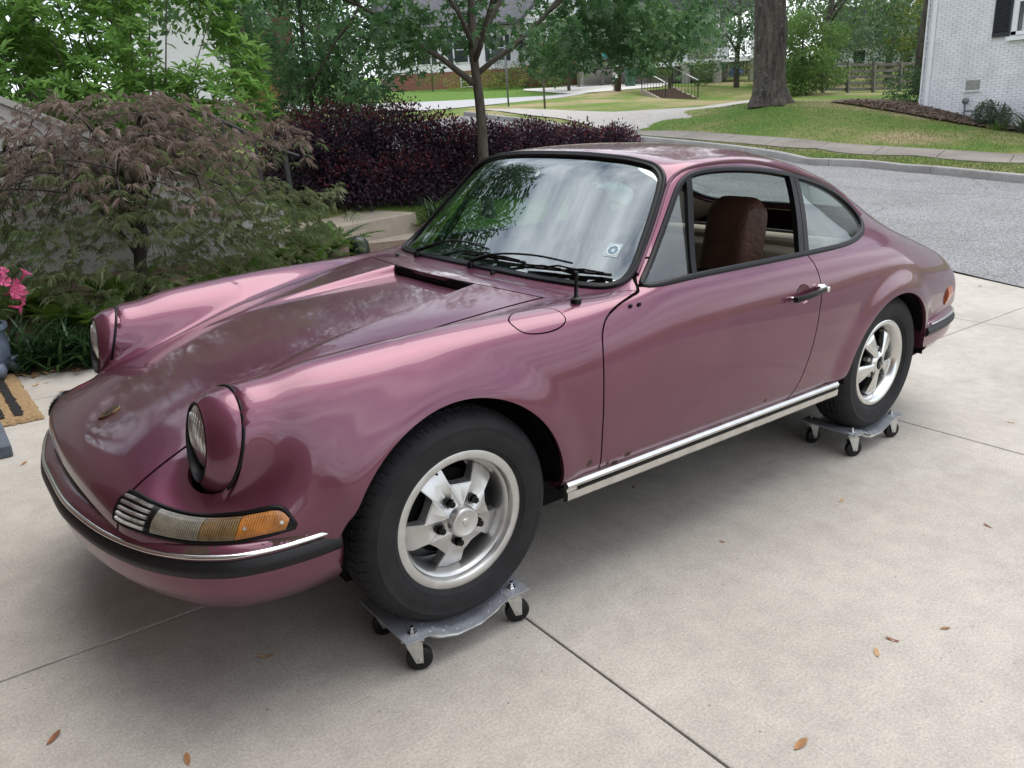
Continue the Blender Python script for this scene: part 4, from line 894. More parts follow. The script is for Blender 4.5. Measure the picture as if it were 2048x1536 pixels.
def front_wheel():
    prof = [(.150, -.165), (.196, -.168), (.196, -.155), (.165, -.14), (.158, -.07), (.160, -.050), (.164, -.032), (.168, -.024), (.1735, -.020), (.1755, -.008), (.179, -.003), (.185, -.0005), (.198, .0), (.203, -.002), (.2045, -.007), (.2035, -.014), (.196, -.016)]
    mb = MB(); mb.lathe(prof, 72, 'y'); w = mb.build('wheel', M_ALLOY, car, True, 30)
    V, F = tyre_vf(62, 62*6, 1); mesh_obj('tyre', V, F, M_TYRE, w, True, sharp=32)
    # star spider: flat facets folded between hub, spokes and the five windows next to the rim
    tw = 82*D2R
    def pt(r_, a_, y_): return (-r_*math.cos(a_), y_, r_*math.sin(a_))
    mb = MB()
    for k in range(5):
        t0 = tw+k*72*D2R
        for s_ in (-1, 1):
            q = lambda r_, a_, y_: pt(r_, t0+s_*a_*D2R, y_)
            V = [q(.046, 0, -.006), q(.046, 18, -.008), q(.046, 36, -.010), q(.0985, 0, -.0265), q(.1065, 19.0, -.0225), q(.074, 36, -.0275), q(.118, 36, -.0345), q(.150, 20.5, -.0430), q(.159, 22.5, -.0530), q(.160, 36, -.0530), q(.146, 36, -.0440),
                 q(.0985, 0, -.060), q(.1065, 19.0, -.060), q(.150, 20.5, -.070), q(.159, 22.5, -.070), q(.068, 24, -.0235)]
            F = [(0, 3, 4), (0, 4, 15, 1), (1, 15, 5, 2), (15, 4, 5), (5, 4, 6), (4, 7, 10, 6), (7, 8, 9, 10), (3, 11, 12, 4), (4, 12, 13, 7), (7, 13, 14, 8)]
            mb.add(V, F)
    sp = mb.build('wheel_star', M_ALLOY, w, False)
    bm = bmesh.new(); bm.from_mesh(sp.data); bmesh.ops.remove_doubles(bm, verts=bm.verts, dist=1e-5); bmesh.ops.recalc_face_normals(bm, faces=bm.faces)
    bmesh.ops.bevel(bm, geom=[e for e in bm.edges if len(e.link_faces) == 2 and e.calc_face_angle(0) > .12], offset=.0022, segments=2, affect='EDGES', clamp_overlap=True)
    bm.to_mesh(sp.data); bm.free(); sp.data.polygons.foreach_set('use_smooth', [True]*len(sp.data.polygons)); sp.data.set_sharp_from_angle(angle=R(24))
    mb = MB(); mb.lathe([(.058, -.024), (.055, -.014), (.0445, -.008), (.0435, .012), (.041, .016), (.036, .0175), (.034, .0165), (0, .0165)], 40, 'y'); cap = mb.build('hub_cap', M_ALLOY, w, True, 30)
    mb = MB()                                                  # small crest pressed in the cap
    shp = np.array(SH)*[.011, .014]; V = np.concatenate([[(-a, .016, b) for a, b in shp], [(-a*.9, .0185, b*.9) for a, b in shp]]); mb.add(V, [(i, (i+1) % 12, (i+1) % 12+12, i+12) for i in range(12)]+[tuple(range(12, 24))])
    for q in ((-.3, .35), (.3, .35), (-.25, -.25), (.25, -.25)): mb.box((-q[0]*.011, .0187, q[1]*.014), (.004, .0012, .006))
    mb.build('cap_crest', M_STEEL, cap)
    for k in range(5):
        t_ = tw+36*D2R+k*72*D2R; x, z = -.066*math.cos(t_), .066*math.sin(t_)
        mb = MB(); mb.lathe([(0, .006), (.0085, .006), (.0100, .003), (.0100, -.012)], 6, 'y', (x, 0, z)); mb.lathe([(.0135, -.010), (.0135, -.030), (.010, -.008)], 14, 'y', (x, 0, z)); mb.build('lug_nut', M_SEAL, w)
    mb = MB(); t_ = 112*D2R; mb.lathe([(0, .0), (.0035, 0), (.0045, -.018)], 8, 'y', (-.160*math.cos(t_), -.022, .160*math.sin(t_))); mb.build('valve_stem', M_SEAL, w, True)
    mb = MB(); mb.lathe([(0, -.085), (.125, -.085), (.125, -.10), (0, -.10)], 32, 'y'); mb.build('brake_disc', M_BLACK, w)
    return w
def rear_wheel():
    prof = [(.150, -.165), (.194, -.168), (.194, -.155), (.165, -.14), (.150, -.08), (.150, -.06)]
    mb = MB(); mb.lathe(prof, 64, 'y'); w = mb.build('wheel', M_SEAL, car, True, 30)
    mb = MB(); mb.lathe([(.150, -.07), (.1535, -.045), (.158, -.030), (.1635, -.020), (.169, -.011), (.176, -.004), (.184, -.0005), (.192, -.001), (.1975, -.004), (.199, -.010), (.194, -.015)], 72, 'y'); mb.build('polished_lip', M_POLISH, w, True, 50)
    V, F = tyre_vf(40, 240, 2); V[:, [0, 2]] *= (1+.0*V[:, :1]); mesh_obj('tyre', V, F, M_TYRE, w, True, sharp=32)
    for k in range(5):
        t0 = (124+72*k)*D2R; rs = np.linspace(0, 1, 14); V = []
        for s in rs:
            r_ = .030+s*.124; hw = np.interp(s, [0, .2, .5, .8, .93, 1], [.013, .017, .029, .040, .040, .028]); y0 = np.interp(s, [0, .15, .5, .85, 1], [-.004, -.004, -.009, -.018, -.030])
            for a in np.linspace(-1, 1, 11):
                e = abs(a); yy = y0-(e**3)*.009*(.5+.5*s)
                x_, z_ = r_, a*hw
                if s > .9: x_ -= (a*a)*.010*(s-.9)/.1
                V.append((-(x_*math.cos(t0)-z_*math.sin(t0)), yy, x_*math.sin(t0)+z_*math.cos(t0)))
        n = 11; V = np.array(V); B = V-[0, .022, 0]; F = [(i*n+j, (i+1)*n+j, (i+1)*n+j+1, i*n+j+1) for i in range(13) for j in range(n-1)]
        ed = [j for j in range(n)]+[i*n+n-1 for i in range(1, 14)]+[13*n+j for j in range(n-2, -1, -1)]+[i*n for i in range(12, 0, -1)]
        m = len(V); F += [(ed[i], ed[(i+1) % len(ed)], ed[(i+1) % len(ed)]+m, ed[i]+m) for i in range(len(ed))]
        mb = MB(); mb.add(np.concatenate([V, B]), F); mb.build('wheel_spoke', M_POLISH, w, True, 40)
    mb = MB(); mb.lathe([(.052, -.05), (.050, -.014), (.040, -.006), (.034, -.002), (.029, -.002), (.028, -.006), (.028, -.05)], 36, 'y'); hub = mb.build('wheel_hub', M_POLISH, w, True, 40)
    mb = MB(); mb.lathe([(.028, -.03), (0, -.03)], 24, 'y'); mb.build('hub_bore', M_BLACK, hub)
    for k in range(5):
        t_ = (124+36+72*k)*D2R; x, z = -.066*math.cos(t_), .066*math.sin(t_); mb = MB(); mb.lathe([(0, -.020), (.009, -.020), (.0105, -.024), (.0105, -.045)], 6, 'y', (x, 0, z)); mb.build('lug_nut', M_STEEL, w)
    mb = MB(); mb.lathe([(0, -.06), (.150, -.06), (.150, -.07)], 40, 'y'); mb.build('wheel_back', M_BLACK, w)
    return w
HUBZ = .40
wf = front_wheel(); wf.location = (0, .765, HUBZ); wr = rear_wheel(); wr.location = (-2.268, .757, HUBZ+.002)
for w, x, y in ((wf, 0, -.765), (wr, -2.268, -.757)):
    c = copy_tree(w, car); c.location = (x, y, HUBZ); c.rotation_euler = (0, 0, math.pi)

# ---------------------------------------------------------------- wheel dollies
def make_dolly(label, pos):
    d = empty('wheel_dolly'); d.matrix_world = Matrix(_mm.tolist()) @ Matrix.Translation(pos)
    tag(d, label, 'dolly', 'wheel dollies under the four tyres')
    px = np.array([.212, .135, .128, .075, .045, 0, -.045, -.075, -.128, -.135, -.212]); pz = np.array([.118, .118, .115, .094, .084, .081, .084, .094, .115, .118, .118])
    ny = 6; ys = np.linspace(-.135, .135, ny); top = np.array([(x, y, z) for x, z in zip(px, pz) for y in ys]); m = len(top); n = len(px)
    bot = top-[0, 0, .005]; F = [(i*ny+j, i*ny+j+1, (i+1)*ny+j+1, (i+1)*ny+j) for i in range(n-1) for j in range(ny-1)]; F += [tuple(k+m for k in f[::-1]) for f in F]
    ed = [j for j in range(ny)]+[i*ny+ny-1 for i in range(1, n)]+[(n-1)*ny+j for j in range(ny-2, -1, -1)]+[i*ny for i in range(n-2, 0, -1)]
    F += [(ed[i], ed[(i+1) % len(ed)], ed[(i+1) % len(ed)]+m, ed[i]+m) for i in range(len(ed))]
    mb = MB(); mb.add(np.concatenate([top, bot]), F); pl = mb.build('tread_plate', M_PLATE, d)
    mb = MB(); rnd = random.Random(5)
    for i, x in enumerate(np.arange(-.20, .201, .022)):
        for j, y in enumerate(np.arange(-.122, .123, .022)):
            z = np.interp(-x, -px, pz); a = R(45) if (i+j) % 2 else R(-45); dz = np.interp(-(x+.004), -px, pz)-np.interp(-(x-.004), -px, pz)
            c = np.array([x, y, z+.0004]); dx = np.array([math.cos(a)*.008, math.sin(a)*.008, math.cos(a)*.008*dz/.008]); e = np.array([-math.sin(a)*.0022, math.cos(a)*.0022, 0]); up = np.array([0, 0, .0015])
            mb.add([c-dx, c+e+up*.2, c+dx, c-e+up*.2, c+up], [(0, 3, 4), (3, 2, 4), (2, 1, 4), (1, 0, 4)])
    o = mb.build('tread_lug', M_PLATE, pl); o['kind'] = 'stuff'
    mb = MB()
    for s in (-1, 1): mb.tube([(.14, s*.118, .112), (.10, s*.118, .085), (.04, s*.118, .066), (-.04, s*.118, .066), (-.10, s*.118, .085), (-.14, s*.118, .112)], .007, 6)
    mb.build('cradle_brace', M_STEEL, d, True, 50)
    for sx in (-1, 1):
        for sy in (-1, 1):
            c = np.array([sx*.172, sy*.098, 0]); yaw = {(1, 1): R(-28), (1, -1): R(-12), (-1, 1): R(-20), (-1, -1): R(-35)}[(sx, sy)]
            cs = empty('caster', parent=d); cs.location = c; cs.rotation_euler = (0, 0, yaw)
            mb = MB(); mb.box((0, 0, .108), (.062, .050, .005)); mb.lathe([(0, .092), (.024, .092), (.026, .105)], 16, 'z')
            for e in (-1, 1): mb.prism([(-.026, .098), (.022, .098), (-.006, .030), (-.026, .030)], e*.0178-.0014, e*.0178+.0014, 'y')
            mb.build('caster_fork', M_STEEL, cs)
            mb = MB(); mb.lathe([(.010, -.013), (.031, -.013), (.0365, -.009), (.0375, 0), (.0365, .009), (.031, .013), (.010, .013)], 28, 'y', (-.016, 0, .0376)); mb.build('caster_wheel', M_RUBBER, cs, True, 40)
            mb = MB(); mb.lathe([(0, -.022), (.006, -.022), (.006, .022), (0, .022)], 6, 'y', (-.016, 0, .0376)); mb.build('axle_bolt', M_STEEL, cs)
            mb = MB(); mb.lathe([(.0135, .118), (.0135, .1205), (.0095, .1205), (.0095, .128), (.006, .1285), (.006, .138), (0, .139)], 6, 'z'); mb.build('top_nut', M_CHROME, cs)
    return d
make_dolly('grey tread-plate wheel dolly under the near front tyre', (0.005, .664, 0))
make_dolly('grey tread-plate wheel dolly under the near rear tyre', (-2.268, .658, 0))
make_dolly('wheel dolly in shadow under the far front tyre', (0.005, -.664, 0))
make_dolly('wheel dolly in shadow under the far rear tyre', (-2.268, -.658, 0))
# ---------------------------------------------------------------- lie of the land (level world; x away down the street side, y to the left of the car)
def drive_z(x, y): return -(SLOPE[2, 0]*-1*0+0)+(x*SLOPE[2, 0]/SLOPE[2, 2]+y*SLOPE[2, 1]/SLOPE[2, 2])
_anch = [(-14.48, -3.05, -.37), (-14.58, -3.66, -.33), (-14.9, -5.44, -.24), (-15.13, -7.69, -.14), (-15.73, -3.54, -.19), (-15.86, -5.61, -.06), (-15.99, -7.95, .09), (-15.96, -9.88, .21),
 (-17.16, -4.07, -.14), (-17.18, -8.0, .13), (-17.08, -10.69, .36), (-17.39, -14.79, .61), (-20.03, -5.13, -.05), (-20.38, -6.97, .2), (-19.45, -9.14, .54), (-19.16, -12.08, .73), (-19.05, -14.21, .9),
 (-22.79, -6.15, .01), (-22.39, -7.22, .27), (-22.79, -8.71, .72), (-23.81, -10.03, .95), (-22.59, -10.96, .98), (-22.11, -12.01, 1.07), (-21.07, -12.82, 1.16), (-21.92, -14.81, 1.12),
 (-17.43, -14.49, .6), (-19.38, -14.47, .84), (-22.34, -15.16, 1.11), (-21.92, -16.14, 1.12), (-20.12, -16.16, 1.12), (-18.12, -16.31, 1.08), (-16.73, -16.26, 1.0), (-16.43, -17.59, 1.14), (-16.7, -20.85, 1.53), (-16.31, -21.83, 1.6),
 (-17.78, -22.11, 1.7), (-19.37, -21.5, 1.5), (-18.42, -18.79, 1.24), (-29.74, -27.93, 2.14), (-27.04, -23.12, 1.64), (-32.75, -26.91, 1.9), (-30.57, -22.99, 1.29), (-28.44, -19.27, 1.25),
 (-32.27, -17.76, 1.29), (-33.52, -17.31, 1.19), (-34.83, -16.84, 1.12), (-36.21, -16.32, 1.07), (-37.59, -15.81, 1.05), (-31.32, -18.5, 1.38), (-40.72, -27.63, 1.98), (-49.53, -26.31, 1.86),
 (-16.55, -28.41, 1.95), (-18.87, -27.28, 1.79), (-21.59, -27.24, 1.79), (-27.27, -29.7, 1.97), (-18.74, -32.2, 2.26), (-21.93, -31.79, 2.2), (-25.55, -32.4, 2.2), (-29.41, -32.13, 2.11),
 (-16.55, -37.79, 2.5), (-24.14, -40.36, 2.93), (-28.33, -41.24, 2.97), (-31.48, -40.13, 2.77), (-35.48, -39.79, 2.77), (-39.57, -36.77, 2.82), (-43.57, -33.67, 2.51), (-31.65, -37.36, 2.76), (-33.92, -28.82, 2.21), (-37.49, -35.65, 2.75),
 (-28.58, -46.51, 3.36), (-34.83, -44.47, 3.31), (-42.02, -41.67, 3.08), (-45.78, -32.09, 2.67), (-10.34, -29.56, 2.7), (-8.49, -22.72, 2.2),
 (-3.5, -7.5, .48), (-4.31, -9.9, .72), (-3.59, -6.98, .38), (-4.24, -10.69, .89), (-4.3, -6.1, .12), (-5.35, -6.51, .30), (-8.0, -7.02, .10), (-8.2, -9.0, .25), (-7.9, -14, .8), (-8, -20, 1.5),
 (-11, 2, -.46), (-11, -2, -.42), (-11, -6, -.22), (-11, -10, .1), (-11.5, -15, .6), (-12, -20, 1.2), (-13, -27, 1.85), (-11, 8, -.6), (-15, 3, -.5), (-18, 4, -.3), (-23, 4, -.2), (-14, 12, -.8), (-30, 10, -.1), (-30, -5, .3), (-60, -10, 1.5), (-70, -40, 4), (-60, -60, 5), (-20, -70, 5), (10, -60, 5), (14, -30, 3), (-50, 20, .5),
 (-1, -5.2, .10), (1.5, -5.2, .2), (-2, -7.5, .75), (.5, -8, 1.1), (3, -8, 1.2), (-1, -12, 1.2), (2, -16, 1.8), (-2.6, -5.2, -.05), (-3.3, -5.45, -.09), (-4.2, -5.4, -.12), (-3.3, -4.6, -.12), (-5, -5, -.17), (-6.5, -5.2, -.25), (-3.3, -6.0, -.02), (-3.3, -6.6, .2), (-2.3, -6.0, .1), (1.5, -4.0, .14), (8, -6, 1.0), (12, 0, .7), (12, 14, .5), (0, 14, -.2), (-6, 10, -.5)]
for _x in np.arange(-6, 6.1, 1.5):
    for _y in np.arange(-3, 6.1, 1.5): _anch.append((_x, _y, float(drive_z(_x, _y))))
_AN = np.array(_anch)
_Kd = np.linalg.norm(_AN[:, None, :2]-_AN[None, :, :2], axis=2); _NAN = len(_AN)
_K = np.zeros((_NAN+3, _NAN+3)); _K[:_NAN, :_NAN] = -_Kd+np.eye(_NAN)*-.02; _K[:_NAN, _NAN] = 1; _K[:_NAN, _NAN+1:] = _AN[:, :2]; _K[_NAN, :_NAN] = 1; _K[_NAN+1:, :_NAN] = _AN[:, :2].T
_W = np.linalg.solve(_K, np.concatenate([_AN[:, 2], np.zeros(3)]))
def land(x, y):
    x = np.asarray(x, float); y = np.asarray(y, float); sh = x.shape; p = np.stack([x.ravel(), y.ravel()], 1); out = np.zeros(len(p))
    for i in range(0, len(p), 20000):
        q = p[i:i+20000]; out[i:i+20000] = -np.linalg.norm(q[:, None]-_AN[None, :, :2], axis=2)@_W[:_NAN]+_W[_NAN]+q@_W[_NAN+1:]
    return out.reshape(sh)
KERB = catmull([(-13.2, 9), (-13.95, 3), (-14.48, -3.05), (-14.9, -5.44), (-15.13, -7.69), (-15.35, -10), (-15.45, -13), (-15.35, -17), (-15.2, -21)], 4)
NEARK = catmull([(-5.6, 9), (-5.9, 3), (-6.5, .6), (-6.85, -.25), (-7.24, -1.05), (-7.75, -2.0), (-7.95, -3.2), (-8.0, -8), (-8.0, -14), (-8.0, -21)], 4)
kx = lambda y: np.interp(-np.asarray(y), -KERB[:, 1], KERB[:, 0]); nx_ = lambda y: np.interp(-np.asarray(y), -NEARK[:, 1], NEARK[:, 0])
def ground_z(x, y):
    """height of the built terrain: lawn level with the kerb top behind the kerb"""
    z = land(x, y); d = kx(y)-x; z = z+np.where((d > 0) & (y > -21), .125*np.exp(-np.clip(d, 0, 50)/.8), 0)
    return z
def in_drive(x, y): return (x > nx_(y)-.02) & (x < 9) & (y > -3.05-.0*x) & (y < 9)

# materials of the ground
def concrete_mat(name, base, stain, grain=420, joint=0):
    m = bpy.data.materials.new(name); m.use_nodes = True; nt = m.node_tree; b = nt.nodes['Principled BSDF']; L = nt.links.new
    tc = nt.nodes.new('ShaderNodeTexCoord')
    def nz(s, d=5, r=.55): n = nt.nodes.new('ShaderNodeTexNoise'); n.inputs['Scale'].default_value = s; n.inputs['Detail'].default_value = d; n.inputs['Roughness'].default_value = r; L(tc.outputs['Object'], n.inputs['Vector']); return n
    def rng(n, a, b_, c, d): q = nt.nodes.new('ShaderNodeMapRange'); q.inputs['From Min'].default_value = a; q.inputs['From Max'].default_value = b_; q.inputs['To Min'].default_value = c; q.inputs['To Max'].default_value = d; L(n.outputs['Fac'], q.inputs['Value']); return q
    big, mid, fine = nz(.9, 7), nz(9, 8, .75), nz(grain, 3, .8)
    c1 = nt.nodes.new('ShaderNodeMix'); c1.data_type = 'RGBA'; c1.inputs['A'].default_value = (*base, 1); c1.inputs['B'].default_value = (*stain, 1); L(rng(big, .38, .64, 0, 1).outputs[0], c1.inputs['Factor'])
    h = nt.nodes.new('ShaderNodeHueSaturation'); L(c1.outputs['Result'], h.inputs['Color'])
    v = nt.nodes.new('ShaderNodeMath'); v.operation = 'MULTIPLY'; L(rng(mid, .3, .7, .86, 1.12).outputs[0], v.inputs[0]); L(rng(fine, .3, .7, .74, 1.22).outputs[0], v.inputs[1])
    vo = nt.nodes.new('ShaderNodeTexVoronoi'); vo.inputs['Scale'].default_value = 15; L(tc.outputs['Object'], vo.inputs['Vector'])     # sparse dark specks
    sp = nt.nodes.new('ShaderNodeMapRange'); sp.inputs['From Min'].default_value = .035; sp.inputs['From Max'].default_value = .055; sp.inputs['To Min'].default_value = .45; sp.inputs['To Max'].default_value = 1; L(vo.outputs['Distance'], sp.inputs['Value'])
    v2 = nt.nodes.new('ShaderNodeMath'); v2.operation = 'MULTIPLY'; L(v.outputs[0], v2.inputs[0]); L(sp.outputs[0], v2.inputs[1]); L(v2.outputs[0], h.inputs['Value'])
    L(h.outputs['Color'], b.inputs['Base Color']); b.inputs['Roughness'].default_value = .88; b.inputs['Specular IOR Level'].default_value = .25
    bp = nt.nodes.new('ShaderNodeBump'); bp.inputs['Strength'].default_value = .35; bp.inputs['Distance'].default_value = .003; L(fine.outputs['Fac'], bp.inputs['Height'])
    bp2 = nt.nodes.new('ShaderNodeBump'); bp2.inputs['Strength'].default_value = .25; bp2.inputs['Distance'].default_value = .01; L(mid.outputs['Fac'], bp2.inputs['Height']); L(bp.outputs['Normal'], bp2.inputs['Normal']); L(bp2.outputs['Normal'], b.inputs['Normal'])
    return m
M_CONC = concrete_mat('broom_finished_concrete', (.43, .40, .355), (.35, .325, .285), 130)
M_WALK = concrete_mat('weathered_sidewalk_concrete', (.26, .235, .205), (.19, .17, .15), 120)
M_KERB = concrete_mat('kerb_concrete', (.34, .33, .31), (.24, .23, .22), 90)
M_STEP = concrete_mat('buff_step_concrete', (.38, .33, .26), (.30, .26, .21), 200)
def asphalt_mat():
    m = bpy.data.materials.new('worn_chipseal_asphalt'); m.use_nodes = True; nt = m.node_tree; b = nt.nodes['Principled BSDF']; L = nt.links.new
    tc = nt.nodes.new('ShaderNodeTexCoord')
    vo = nt.nodes.new('ShaderNodeTexVoronoi'); vo.inputs['Scale'].default_value = 75; L(tc.outputs['Object'], vo.inputs['Vector'])
    cr = nt.nodes.new('ShaderNodeValToRGB'); e = cr.color_ramp.elements; e[0].color = (.10, .10, .103, 1); e[1].color = (.31, .31, .312, 1); e[0].position = .15; e[1].position = .9
    sep = nt.nodes.new('ShaderNodeSeparateColor'); L(vo.outputs['Color'], sep.inputs[0]); L(sep.outputs[0], cr.inputs['Fac'])
    n = nt.nodes.new('ShaderNodeTexNoise'); n.inputs['Scale'].default_value = .9; n.inputs['Detail'].default_value = 7; L(tc.outputs['Object'], n.inputs['Vector'])
    mr = nt.nodes.new('ShaderNodeMapRange'); mr.inputs['From Min'].default_value = .3; mr.inputs['From Max'].default_value = .7; mr.inputs['To Min'].default_value = .88; mr.inputs['To Max'].default_value = 1.12; L(n.outputs['Fac'], mr.inputs['Value'])
    v2 = nt.nodes.new('ShaderNodeTexVoronoi'); v2.feature = 'DISTANCE_TO_EDGE'; v2.inputs['Scale'].default_value = .42
    nd = nt.nodes.new('ShaderNodeTexNoise'); nd.inputs['Scale'].default_value = 2.5; nd.inputs['Detail'].default_value = 6; L(tc.outputs['Object'], nd.inputs['Vector'])
    ad = nt.nodes.new('ShaderNodeMix'); ad.data_type = 'VECTOR'; ad.inputs['Factor'].default_value = .22; L(tc.outputs['Object'], ad.inputs['A']); L(nd.outputs['Color'], ad.inputs['B']); L(ad.outputs['Result'], v2.inputs['Vector'])
    ck = nt.nodes.new('ShaderNodeMapRange'); ck.inputs['From Min'].default_value = .003; ck.inputs['From Max'].default_value = .010; ck.inputs['To Min'].default_value = .72; ck.inputs['To Max'].default_value = 1; L(v2.outputs['Distance'], ck.inputs['Value'])
    mu = nt.nodes.new('ShaderNodeMath'); mu.operation = 'MULTIPLY'; L(mr.outputs[0], mu.inputs[0]); L(ck.outputs[0], mu.inputs[1])
    h = nt.nodes.new('ShaderNodeHueSaturation'); L(cr.outputs['Color'], h.inputs['Color']); L(mu.outputs[0], h.inputs['Value']); L(h.outputs['Color'], b.inputs['Base Color'])
    b.inputs['Roughness'].default_value = .9
    bp = nt.nodes.new('ShaderNodeBump'); bp.inputs['Strength'].default_value = .6; bp.inputs['Distance'].default_value = .006; L(vo.outputs['Distance'], bp.inputs['Height']); L(bp.outputs['Normal'], b.inputs['Normal'])
    return m
M_ASPH = asphalt_mat()
def lawn_mat():
    m = bpy.data.materials.new('patchy_lawn'); m.use_nodes = True; nt = m.node_tree; b = nt.nodes['Principled BSDF']; L = nt.links.new
    tc = nt.nodes.new('ShaderNodeTexCoord')
    def nz(s, d, r=.6): n = nt.nodes.new('ShaderNodeTexNoise'); n.inputs['Scale'].default_value = s; n.inputs['Detail'].default_value = d; n.inputs['Roughness'].default_value = r; L(tc.outputs['Object'], n.inputs['Vector']); return n
    a, f, g = nz(.33, 6, .62), nz(9, 6, .8), nz(60, 3)
    # dry patches only on the near bank (world x > -31); the far lawn beyond the road is green
    sx = nt.nodes.new('ShaderNodeSeparateXYZ'); L(tc.outputs['Object'], sx.inputs[0])
    fx = nt.nodes.new('ShaderNodeMapRange'); fx.inputs['From Min'].default_value = -31; fx.inputs['From Max'].default_value = -35; fx.inputs['To Min'].default_value = 0; fx.inputs['To Max'].default_value = -.26; L(sx.outputs['Y'], fx.inputs['Value'])
    su = nt.nodes.new('ShaderNodeMath'); L(a.outputs['Fac'], su.inputs[0]); L(fx.outputs[0], su.inputs[1])
    cr = nt.nodes.new('ShaderNodeValToRGB'); e = cr.color_ramp.elements; e[0].position = .38; e[0].color = (.105, .185, .040, 1); e[1].position = .60; e[1].color = (.31, .255, .145, 1); k = e.new(.48); k.color = (.165, .205, .062, 1)
    L(su.outputs[0], cr.inputs['Fac'])
    h = nt.nodes.new('ShaderNodeHueSaturation'); L(cr.outputs['Color'], h.inputs['Color'])
    m1 = nt.nodes.new('ShaderNodeMapRange'); m1.inputs['From Min'].default_value = .3; m1.inputs['From Max'].default_value = .7; m1.inputs['To Min'].default_value = .62; m1.inputs['To Max'].default_value = 1.35; L(f.outputs['Fac'], m1.inputs['Value'])
    m2 = nt.nodes.new('ShaderNodeMapRange'); m2.inputs['From Min'].default_value = .3; m2.inputs['From Max'].default_value = .7; m2.inputs['To Min'].default_value = .7; m2.inputs['To Max'].default_value = 1.3; L(g.outputs['Fac'], m2.inputs['Value'])
    mu = nt.nodes.new('ShaderNodeMath'); mu.operation = 'MULTIPLY'; L(m1.outputs[0], mu.inputs[0]); L(m2.outputs[0], mu.inputs[1]); L(mu.outputs[0], h.inputs['Value']); L(h.outputs['Color'], b.inputs['Base Color'])
    b.inputs['Roughness'].default_value = .95; b.inputs['Specular IOR Level'].default_value = .1
    bp = nt.nodes.new('ShaderNodeBump'); bp.inputs['Strength'].default_value = .9; bp.inputs['Distance'].default_value = .05; L(f.outputs['Fac'], bp.inputs['Height']); L(bp.outputs['Normal'], b.inputs['Normal'])
    return m
M_LAWN = lawn_mat()
M_MULCH = mat('bark_mulch', (.095, .065, .045), .95, noise=.6, nscale=60, bump=1.0, bscale=45)

# terrain sheet
gx = np.unique(np.concatenate([np.linspace(-160, -60, 14), np.arange(-60, -24, 1.0), np.arange(-24, -13, .22), np.arange(-13, 9, .6), np.linspace(9, 60, 10)])); gy = np.unique(np.concatenate([np.linspace(-170, -60, 14), np.arange(-60, -24, 1.0), np.arange(-24, 3, .35), np.linspace(3, 60, 20)]))
X, Y = np.meshgrid(gx, gy, indexing='ij'); Z = ground_z(X, Y)
inst = (X < nx_(Y)+.3) & (X > kx(Y)-.12) & (Y > -21); Z = np.where(inst, land(X, Y)-.07, Z)
idr = (X > nx_(Y)-.7) & (X < 8.5) & (Y > -2.9) & (Y < 9.5); Z = np.where(idr, drive_z(X, Y)-.25, Z)
k = len(gy); ii, jj = np.meshgrid(np.arange(len(gx)-1), np.arange(k-1), indexing='ij'); a_ = (ii*k+jj).ravel()
g = mesh_obj('ground', np.stack([X, Y, Z], -1).reshape(-1, 3), np.stack([a_, a_+k, a_+k+1, a_+1], 1), M_LAWN, None, True); g['kind'] = 'structure'
def sheet(name, rails, mat_, n=60, off=.006, zf=None, kind='structure'):
    """rails: list of polylines (x, y) lofted to a sheet lying on the land"""
    rs = [resample(np.array(r, float), n) for r in rails]; P = np.stack(rs, 0); m_ = len(rs); z = (zf or land)(P[..., 0], P[..., 1])+off
    V = np.concatenate([P, z[..., None]], -1).reshape(-1, 3); F = [(i*n+j, (i+1)*n+j, (i+1)*n+j+1, i*n+j+1) for i in range(m_-1) for j in range(n-1)]
    o = mesh_obj(name, V, F, mat_, None, True)
    bm = bmesh.new(); bm.from_mesh(o.data); bmesh.ops.recalc_face_normals(bm, faces=bm.faces)
    if sum(f.normal.z for f in bm.faces) < 0: bmesh.ops.reverse_faces(bm, faces=bm.faces)
    bm.to_mesh(o.data); bm.free()
    if kind: o['kind'] = kind
    return o
_t = np.linspace(0, 1, 9)[:, None]; _a = resample(NEARK, 70)+np.array([.10, 0]); _b = resample(KERB, 70)
sheet('street', [_a*(1-t)+_b*t for t in np.linspace(0, 1, 14)], M_ASPH, 70, .0, lambda x, y: np.where(x > nx_(y)-.25, np.maximum(land(x, y), drive_z(x, y)-.012), land(x, y)))
sheet('cross_street', [[(-8, -22), (-9, -33)], [(-16.5, -25.5), (-17, -33)], [(-18.87, -27.0), (-21.93, -32)], [(-27.27, -29.7), (-29.41, -32.6)], [(-38, -33.0), (-39, -35)]], mat('pale_road', (.36, .36, .36), .9, noise=.1, nscale=3), 12, .03)
